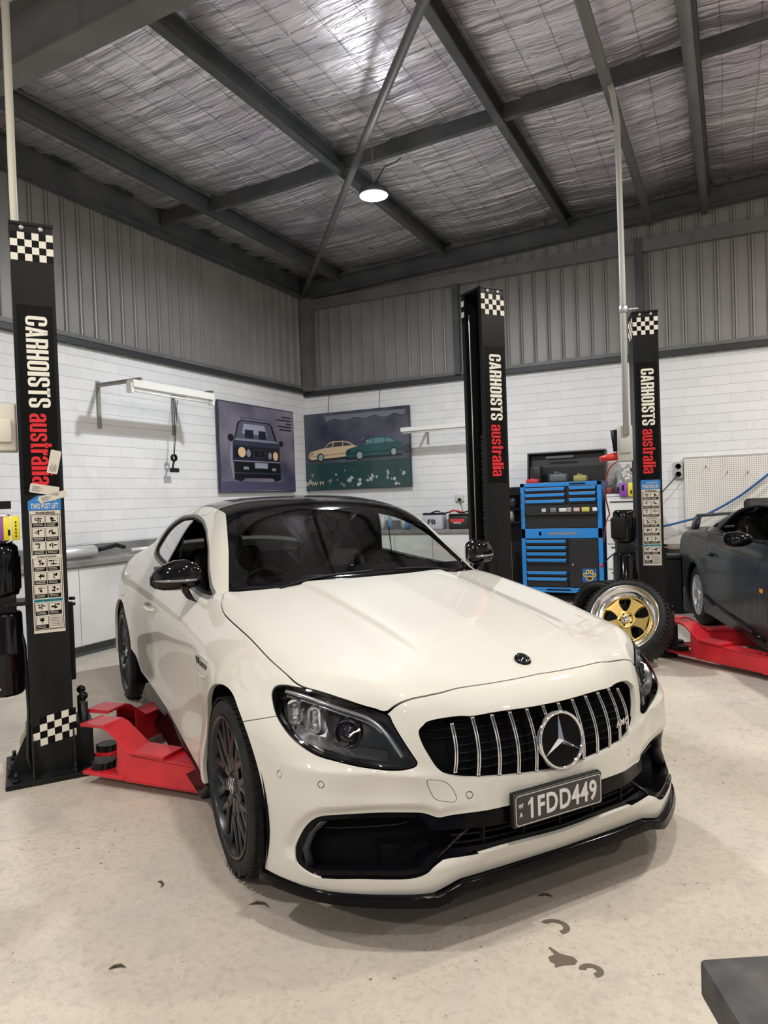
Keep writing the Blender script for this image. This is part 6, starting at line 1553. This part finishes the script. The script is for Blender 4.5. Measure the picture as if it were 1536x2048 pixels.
for (x,z,l) in ((-.30,1.66,'first'),(-.06,1.58,'second'),(.16,1.57,'third')):
    mb=MB(); mb.tube([(x,YB-.05,z),(x,YB-.10,z),(x,YB-.11,z+.02)],.005,6); hk=mb.build('peg_hook',SATIN); tag(hk,{'first':'dark hook at the top left corner of the pegboard','second':'middle one of three dark hooks on the pegboard','third':'rightmost of three dark hooks on the pegboard'}[l],'hook','hooks on the pegboard')
BH=mat('blue_hose',(.02,.10,.30),.4)
mb=MB(); mb.tube(catmull([(-.86,9.45,.93),(-.60,9.5,.99),(-.30,9.55,1.08),(.05,9.6,1.28),(.28,9.62,1.46),(.45,9.64,1.58),(.75,9.64,1.62),(1.2,9.6,1.2)],6,False),.014,10); tag(mb.build('air_hose',BH),'blue air hose slung across the front of the pegboard','hose')
# ------------------------------------------------------------------ blue tool chest
BLU=mat('tool_chest_blue',(.012,.20,.55),.35,0,.5); TCB=mat('tool_chest_black',(.014,.014,.016),.4)
tc_=empty('tool_chest',(-1.968,9.02,0)); tag(tc_,'blue and black roller tool chest with its lid open against the back wall','tool chest')
W=1.02; hw=W/2; D=.50; y0=0.0
mb=MB(); mb.bb((-hw+.02,y0+.02,.16),(hw-.02,D,1.52)); mb.build('cabinet_shell',TCB,tc_)
mb=MB()
for a,b,c,d in ((-hw,-hw+.055,.14,1.54),(hw-.055,hw,.14,1.54),(-hw,hw,.14,.205),(-hw,hw,1.49,1.54),(-hw,hw,.83,.955)): mb.bb((a,y0-.006,c),(b,y0+.03,d))
mb.build('blue_frame',BLU,tc_,bevel=.003)
for xa in (-hw,hw-.02):
    mb=MB(); mb.bb((xa,y0,.14),(xa+.02,D,1.54)); mb.build('side_panel',BLU,tc_)
def drawer(x0,x1,z0,z1,openy=0):
    mb=MB(); mb.bb((x0,y0-.012-openy,z0),(x1,y0+.01,z1-.03)); d=mb.build('drawer',TCB,tc_,bevel=.002)
    mb=MB(); mb.prism([(x0,0),(x1,0),(x1-.02,-.035),(x0+.02,-.035)],y0-.035-openy,y0-.008-openy,M=Matrix(((1,0,0),(0,0,1),(0,1,0))),c=(0,0,z1)); mb.build('drawer_handle',BLU,d)
    mb=MB(); mb.bb((x0+.01,y0-.034-openy,z1-.004),(x1-.01,y0-.030-openy,z1+.003)); mb.build('handle_strip',ALU,d)
for z0,z1 in ((1.415,1.475),(1.335,1.40),(1.26,1.32)): drawer(-hw+.06,.07,z0,z1)
for z0,z1 in ((1.43,1.48),(1.35,1.41),(1.27,1.33)): drawer(.11,hw-.06,z0,z1)
for z0,z1 in ((.745,.81),(.665,.73),(.585,.65),(.505,.57),(.345,.41),(.215,.33)): drawer(-hw+.06,.07,z0,z1)
mb=MB(); mb.bb((-hw+.06,y0-.03,1.13),(hw-.06,y0+.02,1.255)); mb.build('open_tray',TCB,tc_)
mb=MB(); mb.bb((-hw+.06,y0-.012,.965),(hw-.06,y0+.02,1.12)); mb.build('fold_down_panel',TCB,tc_,bevel=.003)
mb=MB(); mb.bb((.105,y0-.014,.215),(hw-.06,y0+.01,.82)); cd_=mb.build('cupboard_door',TCB,tc_,bevel=.004)
mb=MB(); mb.cyl((.14,y0-.03,.50),(.14,y0-.012,.50),.012,12); mb.build('door_lock',STEEL,cd_)
# paw shaped sticker
mb=MB(); M_=frame((1,0,0),(0,0,1)); c0=Vector((.34,y0-.0155,.365))
mb.cur=0; mb.add([M_@Vector((x_,y_,0))+c0 for x_,y_ in rec(-.085,-.08,.085,.085)],[(0,1,2,3)])
def bl_(cx,cy,rx,ry,m,z): mb.cur=m; mb.add([M_@Vector((x_,y_,z))+c0 for x_,y_ in ell(cx,cy,rx,ry,14)],[list(range(14))])
for m,g,z in ((1,.004,.001),(2,-.006,.002)):
    bl_(0,-.035,.040+g,.028+g,m,z); bl_(-.056,.008,.016+g,.021+g,m,z); bl_(.056,.008,.016+g,.021+g,m,z); bl_(-.022,.045,.016+g,.023+g,m,z); bl_(.022,.045,.016+g,.023+g,m,z)
mb.build('paw_sticker',[mat('paw_blue',(.02,.10,.35),.5),mat('paw_yellow',(.75,.58,.05),.5),mat('paw_black',(.08,.02,.02),.5)],cd_)
mb=MB(); text_fit(mb,'toolbox',.28,.040,frame((1,0,0),(0,0,1)),(.03,y0-.0075,.893),.003) if False else mb.bb((-.17,y0-.008,.875),(.20,y0-.0065,.91)); 
for k in range(6): mb.bb((-.28+.0*k,y0-.008,.87),(-.25,y0-.0065,.915))
mb.build('brand_strip',mat('brand_grey',(.16,.20,.26),.4),tc_)
mb=MB(); mb.bb((.12,y0-.008,1.505),(.32,y0-.0065,1.525)); mb.bb((-.20,y0-.008,.165),(.10,y0-.0065,.185)); mb.build('brand_strip',MATTE,tc_)
# open lid and inner walls of the top box
mb=MB(); v=[(-hw+.03,D-.10,1.54),(hw-.03,D-.10,1.54),(hw-.015,D+.02,1.93),(-hw-.045,D+.02,1.93)]
mb.bb((-hw+.02,D-.03,1.54),(hw-.02,D-.01,1.75)); mb.build('rear_wall',TCB,tc_)
mb=MB(); Ml_=Matrix.Rotation(R(-6),3,'X'); mb.box((-.015,D+.015,1.76),(W+.03,.02,.36),rot=Ml_); mb.box((-hw+.01,D-.04,1.76),(.02,.12,.36),rot=Ml_); mb.box((hw-.01,D-.04,1.76),(.02,.12,.36),rot=Ml_); mb.box((0,D-.035,1.935),(W,.12,.02),rot=Ml_); mb.build('open_lid',TCB,tc_,bevel=.003)
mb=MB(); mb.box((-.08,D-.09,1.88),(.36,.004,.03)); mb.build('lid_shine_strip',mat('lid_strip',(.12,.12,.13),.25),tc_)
for sx in (-.42,.42):
    for sy in (.06,.44):
        mb=MB(); mb.cyl((sx-.02,sy,.06),(sx+.02,sy,.06),.055,16); mb.box((sx,sy,.13),(.06,.08,.05)); mb.build('castor',MATTE,tc_)
# things in the top box and the tray
def lump(name,c,d,m,label,cat,grp=None,seed=1):
    mb=MB(); mb.rbox((0,0,d[2]/2),d,min(d)*.2,2); rg=random.Random(seed); mb.cyl((-d[0]*.2,0,d[2]),(-d[0]*.1,0,d[2]*1.25),min(d)*.18,10); mb.tube([(-d[0]*.45,-d[1]*.3,d[2]*.8),(0,-d[1]*.2,d[2]*1.2),(d[0]*.45,0,d[2]*.7)],.006,6)
    o=mb.build(name,m,None); o.location=c; tag(o,label,cat,grp); return o
lump('power_drill',(-2.02,9.22,1.542),(.22,.16,.11),mat('tool_grey',(.10,.11,.12),.4),'grey power tool lying in the open top of the blue tool chest','power tool')
lump('power_drill',(-1.75,9.25,1.542),(.16,.14,.08),mat('tool_yellow',(.35,.30,.10),.4),'yellow and grey tool lying right in the open top of the tool chest','power tool')
lump('parts_tin',(-2.33,9.12,1.542),(.16,.14,.05),mat('tin_red',(.50,.03,.04),.4),'flat red tin at the left corner of the open tool chest top','tin')
mb=MB(); mb.rbox((0,0,.11),(.14,.12,.22),.01,2); o=mb.build('black_case',TCB); o.location=(-2.33,9.30,1.542); tag(o,'black case standing in the left end of the open tool chest','case')
tb=[((.45,.46,.47),'silver'),((.16,.17,.18),'dark grey'),((.60,.60,.58),'white'),((.30,.29,.27),'grey'),((.62,.40,.38),'pink'),((.55,.48,.10),'yellow'),((.70,.70,.70),'bright white')]
for k,((c_,nm),x) in enumerate(zip(tb,(-.20,-.08,.04,.12,.21,.32,.43))):
    mb=MB(); mb.rbox((0,0,.024),(.055+.02*(k%3),.018,.048+.012*(k%2)),.005,2); o=mb.build('small_tin',mat('tin_%d'%k,c_,.45)); o.location=(-1.968+x,8.979,1.1655); tag(o,'small %s tin on the narrow ledge of the blue tool chest'%nm,'tin','tins on the tool chest ledge')
mb=MB(); mb.bb((-hw+.06,y0-.06,1.13),(hw-.06,y0-.02,1.164)); mb.build('ledge',TCB,tc_)
# white cabinet right of the chest
wc=empty('storage_cabinet',(-1.20,9.05,0)); tag(wc,'white metal drawer cabinet between the tool chest and the right hoist column','cabinet')
mb=MB(); mb.bb((-.22,0,.05),(.20,.55,1.33)); mb.build('cabinet_body',CABW,wc,bevel=.004)
for z0,z1 in ((1.05,1.30),(.76,1.03),(.45,.74),(.10,.43)):
    mb=MB(); mb.bb((-.21,-.02,z0),(.19,.0,z1)); d=mb.build('drawer',CABW,wc,bevel=.003); mb=MB(); mb.bb((-.16,-.028,z1-.035),(.14,-.018,z1-.022)); mb.build('drawer_handle',SATIN,d)
mb=MB(); mb.rbox((0,0,.02),(.24,.24,.035),.006,2); o=mb.build('white_tray',CABW); o.location=(-1.30,9.22,1.332); tag(o,'flat white lid on top of the white drawer cabinet','tray')
glove_box((-1.135,9.07,1.332),R(-90),'yellow and purple glove box on the white cabinet',1.35)
for k,(x,nm) in enumerate(((-1.39,'left'),(-1.29,'middle'),(-1.19,'right'))):
    mb=MB(); mb.lathe([(0,0),(.045,0),(.048,.02),(.048,.06),(.044,.08),(0,.08)],n=18); o=mb.build('oil_filter',mat('filter_%d'%k,[(.20,.05,.05),(.05,.04,.04),(.22,.08,.07)][k],.35)); o.location=(x,9.15,1.370); tag(o,'%s one of three dark round filters on the white cabinet'%nm,'filter','filters on the white cabinet')
rag('plastic_bag',(-1.22,9.44,1.34),(.11,.07,.22),mat('silver_plastic',(.42,.41,.38),.3,.3),'tall crumpled silver bag on the white cabinet by the hoist column',21)
mb=MB(); mb.rbox((0,0,.18),(.34,.14,.36),.02,2); o=mb.build('black_tool_bag',MATTE); o.location=(-1.12,9.64,1.332); tag(o,'black tool bag against the wall behind the silver bag','bag')
# rail stand, cans between middle column and chest
gc=empty('gas_cylinder',(-2.62,8.75,0)); tag(gc,'slim pale gas cylinder between the middle hoist column and the tool chest','gas cylinder')
mb=MB(); mb.lathe([(0,0),(.075,0),(.08,.02),(.08,.80),(.06,.88),(.025,.92),(0,.92)],n=24); mb.build('cylinder_body',mat('cylinder_cream',(.42,.41,.36),.5),gc)
mb=MB(); mb.lathe([(.02,.92),(.02,.99),(.035,1.0),(.035,1.04),(0,1.04)],n=16); mb.build('valve',STEEL,gc)
for k,(x,z,c_,l) in enumerate(((-2.58,1.06,(.50,.50,.50),'silver can on the small shelf left of the tool chest, lower one'),(-2.55,1.22,(.04,.04,.05),'black spray can on the small shelf left of the tool chest, upper one'))):
    mb=MB(); mb.lathe([(0,0),(.04,0),(.04,.13),(.03,.145),(0,.145)],n=18); o=mb.build('can',mat('can_%d'%k,c_,.3,.5)); o.location=(x-.02,8.98,z); tag(o,l,'can')
sh=empty('wall_shelf',(0,0,0)); tag(sh,'small black shelf unit at the left side of the blue tool chest','shelf')
mb=MB(); mb.bb((-2.72,8.90,1.035),(-2.47,9.12,1.055)); mb.bb((-2.72,8.90,1.205),(-2.47,9.12,1.22)); mb.bb((-2.72,9.10,.2),(-2.47,9.12,1.5)); mb.bb((-2.72,8.90,1.40),(-2.47,9.12,1.42)); mb.build('shelf_boards',MATTE,sh)
# bin and low items at the right
bn=empty('waste_bin',(-.70,8.70,0)); tag(bn,'black square bin between the right hoist column and the dark coupe','bin')
mb=MB(); mb.prism([(-.16,-.14),(.16,-.14),(.16,.14),(-.16,.14)],0,.62); mb.build('bin_body',MATTE,bn,bevel=.01); mb=MB(); mb.rbox((0,0,.64),(.36,.32,.04),.01,2); mb.build('bin_rim',SATIN,bn)
bb_=empty('storage_shelf',(0,0,0)); tag(bb_,'low wooden shelf edge along the back wall behind the bin','shelf')
mb=MB(); mb.bb((-.85,9.45,.66),(1.8,YB-.022,.70)); mb.bb((-.85,9.45,0),(-.80,YB-.022,.66)); mb.bb((1.75,9.45,0),(1.8,YB-.022,.66)); mb.build('shelf_board',mat('worn_wood',(.25,.22,.18),.6),bb_)
# blue trestle with dark rubber top in the near right corner
wt=empty('work_table',(0,0,0)); tag(wt,'dark scratched table top on a blue frame in the bottom right corner','work table')
TT=mat('dark_scratched_rubber',(.05,.05,.05),.55,spec=.3,build=noise_col((.030,.030,.032),(.075,.072,.07),14,8,rough=(.4,.7),bump=.2,bscale=60,bd=.002))
cz=.86; a0=Vector((-.049,.888,cz)); d1=Vector((.90,.44,0)).normalized(); 
d1=Vector((.155,.085,0)).normalized(); d2=Vector((.40,-.92,0)).normalized()
P=[a0,a0+d1*.9,a0+d1*.9+d2*.7,a0+d2*.7]; mb=MB()
vs=[(p.x,p.y,cz-.045) for p in P]+[(p.x,p.y,cz) for p in P]; mb.add(vs,[(0,1,2,3),(7,6,5,4),(0,4,5,1),(1,5,6,2),(2,6,7,3),(3,7,4,0)]); mb.build('table_top',TT,wt,bevel=.006)
BF=mat('blue_frame_paint',(.05,.10,.45),.45)
for p in P:
    c_=sum((q for q in P),Vector())/4; q=p+(c_-p).normalized()*.06; mb=MB(); mb.box((q.x,q.y,(cz-.045)/2),(.05,.05,cz-.045)); mb.build('leg',BF,wt)
for i in range(4):
    c_=sum((q for q in P),Vector())/4; p=P[i]+(c_-P[i]).normalized()*.06; q=P[(i+1)%4]+(c_-P[(i+1)%4]).normalized()*.06; mb=MB(); mb.tube([(p.x,p.y,cz-.085),(q.x,q.y,cz-.085)],.03,4); mb.build('apron',BF,wt)
# stains and litter on the floor
OIL=mat('oil_stain',(.13,.105,.08),.5)
def stain(x,y,P,label,rz=0):
    mb=MB(); mb.add([(a,b,.0012) for a,b in P],[list(range(len(P)))]); o=mb.build('oil_stain',OIL); o.location=(x,y,0); o.rotation_euler=(0,0,rz); tag(o,label,'stain','dark stains on the floor')
def ringp(r0,r1,a0,a1,n=14): return [(r1*math.cos(R(a0+(a1-a0)*i/n))*1.2,r1*math.sin(R(a0+(a1-a0)*i/n))) for i in range(n+1)]+[(r0*math.cos(R(a1-(a1-a0)*i/n))*1.2,r0*math.sin(R(a1-(a1-a0)*i/n))) for i in range(n+1)]
stain(-.552,2.265,ringp(.022,.040,-50,170),'dark hook-shaped stain on the floor in front of the number plate',0)
stain(-.487,2.105,[(-.05,.0),(-.035,.02),(-.06,.045),(-.055,.05),(-.02,.03),(.02,.03),(.035,.015),(.03,-.005),(.0,-.02),(-.02,-.04),(-.025,-.022),(-.04,-.018)],'dark angular stain on the floor, middle of the three')
stain(-.407,2.095,ringp(.012,.030,-60,200),'small curved dark stain on the floor, rightmost of the three')
DKM=mat('dry_leaf',(.06,.045,.03),.7)
for (x,y,rz,L_,l) in ((-1.722,1.535,.6,.05,'small dark curled scrap on the floor left of the car'),(-1.52,1.98,.2,.075,'thin curved dark leaf on the floor below the front wheel'),(-1.95,1.95,-.6,.05,'thin dry stick on the floor at the left'),(-.62,2.42,.3,.05,'short dark stick near the splitter shadow')):
    mb=MB(); mb.tube([(-L_/2,0,.004),(-L_*.2,L_*.18,.006),(L_*.2,L_*.2,.006),(L_/2,0,.004)],.0035,6,True,[.001,.0045,.004,.001]); o=mb.build('leaf_litter',DKM); o.location=(x,y,0); o.rotation_euler=(0,0,rz); tag(o,l,'debris')
# ------------------------------------------------------------------ dark coupe on the right
def g2(u): return np.interp(u,[-.98,-.85,-.5,0,.8,1.6,2.1,2.6,3.0,3.35],[.86,.955,.975,.965,.945,.92,.90,.84,.76,.62])
def h2(u,z):
    w_=np.interp(u,[-1,-.8,-.4,0,.8,1.8,2.5,3.0,3.4],[.79,.83,.85,.855,.85,.85,.845,.80,.66])
    return w_-.05*np.clip((z-.62)/.35,0,2)**2-.03*np.clip((.35-z)/.2,0,1)**2
def flare2(u,z):
    o=0
    for hu in (0,2.54):
        d=np.hypot(u-hu,z-.31); o=o+.012*np.exp(-((d-.35)/.06)**2)
    return o
def F2(u,v,z):
    v=np.abs(v); top=z-(g2(u)-.07*np.clip(v-.2,0,1)**2); side=v-(h2(u,z)+flare2(u,z))
    b=smax(top,side,.11); b=smax(b,(u-(3.40-.35*v**2-.25*np.clip(z-.5,0,1)))*.9,.10); b=smax(b,(-1.05+.06*v**2+.25*np.abs(z-.62)**1.5-u)*.95,.10); b=smax(b,.16-z,.03)
    rz=np.interp(u,[-.75,-.45,-.1,.25,.6,.95,1.3,1.6,1.85,2.15,2.5],[.80,.96,1.09,1.195,1.262,1.298,1.305,1.285,1.20,1.03,.80])
    gt=(z-(rz-.055*v**2/.3))*.9; ws_=np.interp(z,[.85,.95,1.1,1.2,1.3],[.79,.755,.68,.62,.54]); gs=(v-ws_-.0)*.92
    ww=np.interp(u,[-1,-.4,.2,2],[-.12,-.05,0,0]); gs=gs-ww*.92
    gh=smax(gt,gs,.07); gh=np.maximum(gh,.75-z); return smin(b,gh,.03+.08*np.clip((.1-u)/.5,0,1))
DC=mat('dusty_dark_green_paint',(.012,.02,.024),.30,.1,.2,coatr=.12,spec=.3,build=noise_col((.003,.006,.009),(.040,.042,.040),1.7,7,lo=.38,hi=.75,rough=(.25,.55)))
dk=empty('coupe_car',(.445,8.18,0),R(-74.5)); tag(dk,'dusty dark coupe with rear spoiler parked at the right edge','car')
DB=isosurf(F2,(-1.2,0,.12),(3.5,.95,1.36),.022)
DB=clip(DB,-np.where(DB[0][:,1]>.5,np.minimum(np.hypot(DB[0][:,0],DB[0][:,2]-.31),np.hypot(DB[0][:,0]-2.54,DB[0][:,2]-.31))-.335,1))
DQ=catmull([(-.12,1.0),(.10,1.09),(.36,1.185),(.50,1.215),(.56,1.20),(.40,1.10),(.30,.985),(.10,.965)],4)
DW=catmull([(.48,.985),(.58,1.10),(.68,1.215),(.80,1.245),(1.15,1.262),(1.40,1.245),(1.62,1.17),(1.85,1.02),(1.88,.965),(1.2,.955)],4)
fq=lambda P:np.where(P[:,1]>.3,sdf(P[:,0],P[:,2],DQ),.5); fw=lambda P:np.where(P[:,1]>.3,sdf(P[:,0],P[:,2],DW),.5)
q2,DB2=split(DB,fq,.002); wn,DB2=split(DB2,fw,.002)
fdr=lambda P:np.maximum(np.maximum(.42+.12*np.clip((.8-P[:,2]),-.2,.5)-P[:,0],P[:,0]-1.93),np.maximum(.30-P[:,2],np.maximum(P[:,2]-.955,.5-P[:,1])))
d2,DB2=split(DB2,fdr,.0025)
fws=lambda P:np.maximum(np.maximum(P[:,1]-.60+.05*0,1.62-P[:,0]+.0),np.maximum(.97-P[:,2],-(1.30-P[:,2])))
w3_,DB2=split(DB2,lambda P:np.maximum(np.maximum(P[:,1]-.64+.2*np.clip(P[:,2]-1,0,1),1.60-P[:,0]),.955-P[:,2]),.002)
w4_,DB2=split(DB2,lambda P:np.maximum(np.maximum(P[:,1]-.56,P[:,0]-.35),np.maximum(.99-P[:,2],-.75-P[:,0])),.002)
db_=surf_obj('body_shell',[(rim(DB2,.02),0)],DC,dk)
for sd in (1,-1):
    dd=surf_obj('door',[(rim(d2,.02),sd)],DC,dk); surf_obj('quarter_window',[(offset(q2,.006),sd)],glass_mat('dusty_glass',(.30,.31,.32),1.5) if sd==1 else bpy.data.materials['dusty_glass'],dk)
    surf_obj('window_seal',[(rim(clip(wn,-(sdf(wn[0][:,0],wn[0][:,2],DW)+.022)),.02),sd)],MATTE,dk)
    mb=MB(); mb.tube([V3(.52,.858*sd,.78),V3(.58,.875*sd,.78),V3(.68,.875*sd,.775),V3(.72,.858*sd,.775)],.012,8); mb.build('door_handle',GLOSS,dd)
    mb=MB(); 
    vs=[];secs=[(.80,.02,.02,1.70),(.83,.045,.045,1.69),(.88,.07,.062,1.675),(.95,.075,.062,1.66),(.99,.055,.05,1.645),(1.005,.02,.02,1.64)]
    for v,a,b_,u in secs:
        for k in range(16):
            t=2*math.pi*k/16; vs.append(V3(u+a*math.cos(t),v*sd,.985+b_*math.sin(t)))
    mb.add(vs,[(i*16+j,i*16+(j+1)%16,(i+1)*16+(j+1)%16,(i+1)*16+j) for i in range(5) for j in range(16)]+[tuple(range(16)),tuple(range(80,96))],True); mb.build('side_mirror',GLOSS,dk)
surf_obj('windscreen',[(w3_,0)],bpy.data.materials['dusty_glass'],dk); surf_obj('rear_window',[(w4_,0)],bpy.data.materials['dusty_glass'],dk)
inn2=offset(clip(DB,DB[0][:,2]-.93),.03); surf_obj('gap_shade_liner',[(inn2,0)],VOID,dk)  # black liner added behind the panels to darken their gaps
mb=MB(); mb.bb((-.7,-.6,.2),(3.1,.6,.24)); mb.build('underbody',VOID,dk)
mb=MB(); P_=[]   # rear wing
for v in np.linspace(-.62,.62,15):
    P_.append((-.86+.10*abs(v)**2,v,1.105-.05*abs(v)**2))
vs=[]
for u,v,z in P_: vs+=[V3(u-.10,v,z+.012),V3(u-.05,v,z+.022),V3(u+.07,v,z),V3(u+.07,v,z-.010),V3(u-.10,v,z-.004)]
mb.add(vs,[(i*5+j,(i+1)*5+j,(i+1)*5+(j+1)%5,i*5+(j+1)%5) for i in range(14) for j in range(5)]+[(0,1,2,3,4),(74,73,72,71,70)],True)
for sd in (1,-1):
    vs=[V3(u,v*sd,z) for u,v,z in ((-.90,.60,1.08),(-.72,.60,1.085),(-.60,.66,.95),(-.86,.66,.93),(-.90,.64,1.08),(-.72,.64,1.085),(-.60,.70,.94),(-.86,.70,.92))]; mb.add(vs,[(0,1,2,3),(7,6,5,4),(0,4,5,1),(1,5,6,2),(2,6,7,3),(3,7,4,0)],True)
mb.build('rear_wing',DC,dk)
for sd in (1,-1):
    mb=MB(); mb.tube([V3(.42,.862*sd,.36),V3(.9,.868*sd,.31),V3(1.8,.868*sd,.27),V3(2.12,.86*sd,.26)],.012,8); mb.build('sill_trim',GLOSS,dk)
    mb=MB(); mb.box(V3(.36,.845*sd,.30),(.10,.02,.10)); mb.build('side_duct',VOID,dk,bevel=.01)
    mb=MB(); mb.box(V3(-.42,.80*sd,.21),(.02,.16,.26)); mb.build('mud_flap',mat('mud_flap_grey',(.06,.06,.065),.5) if sd==1 else bpy.data.materials['mud_flap_grey'],dk,bevel=.008)
    mb=MB(); mb.box(V3(2.05,.855*sd,.62),(.06,.012,.03)); mb.build('side_repeater',mat('amber_lens',(.75,.30,.02),.2) if sd==1 else bpy.data.materials['amber_lens'],dk,bevel=.004)
SILV=mat('silver_alloy',(.60,.58,.57),.28,.7)
for u_,nm in ((0,'rear_wheel'),(2.54,'front_wheel')):
    for sd in (1,-1):
        w_=empty(nm,V3(u_,.735*sd,.305)); w_.parent=dk
        if sd<0: w_.rotation_euler=(0,0,math.pi)
        MY=Matrix(((1,0,0),(0,0,-1),(0,1,0))); h=.10; r=.305; rr=.20
        tm=MB(); tm.lathe([(rr,-h+.02),(rr+.012,-h),(r-.035,-h-.004),(r-.01,-h+.012),(r,-h+.04),(r,h-.04),(r-.01,h-.012),(r-.035,h+.004),(rr+.012,h),(rr,h-.02)],M=MY,n=56); tm.build('tyre',RUBBER,w_)
        mb=MB(); mb.lathe([(rr+.006,h-.015),(rr+.008,h+.002),(rr-.004,h-.002),(rr-.018,h-.03),(rr-.03,h-.06),(rr-.035,-h)],M=MY,n=48)
        for k in range(6):
            a=2*math.pi*k/6; P=[((.045+.01)*math.cos(a-.5),(.055)*math.sin(a-.5)),(rr*.96*math.cos(a-.22),rr*.96*math.sin(a-.22)),(rr*.96*math.cos(a+.22),rr*.96*math.sin(a+.22)),(.055*math.cos(a+.5),.055*math.sin(a+.5))]
            mb.prism(P,h-.04,h-.010,M=MY)
        mb.lathe([(.065,h-.04),(.065,h-.008),(.05,h-.002),(0,h)],M=MY,n=30); mb.build('alloy_rim',SILV,w_)
        mb=MB(); mb.lathe([(.05,h-.07),(.15,h-.07)],M=MY,n=30); mb.build('brake_disc',BI,w_)
seat('front_seat',.95,.36,dk); seat('front_seat',.95,-.36,dk)
mb=MB(); mb.rbox(V3(1.9,0,.80),(.5,1.3,.20),.05,3); mb.build('dashboard',LEATHER,dk)
# keep every tree at thing > part > sub-part
def depth(o):
    d=0
    while o.parent: o=o.parent; d+=1
    return d
bpy.context.view_layer.update()
for o in list(SC.objects):
    while depth(o)>2:
        p=o.parent; ml=p.matrix_local.copy()@o.matrix_local.copy(); o.parent=p.parent; o.matrix_parent_inverse=Matrix.Identity(4); o.matrix_local=ml
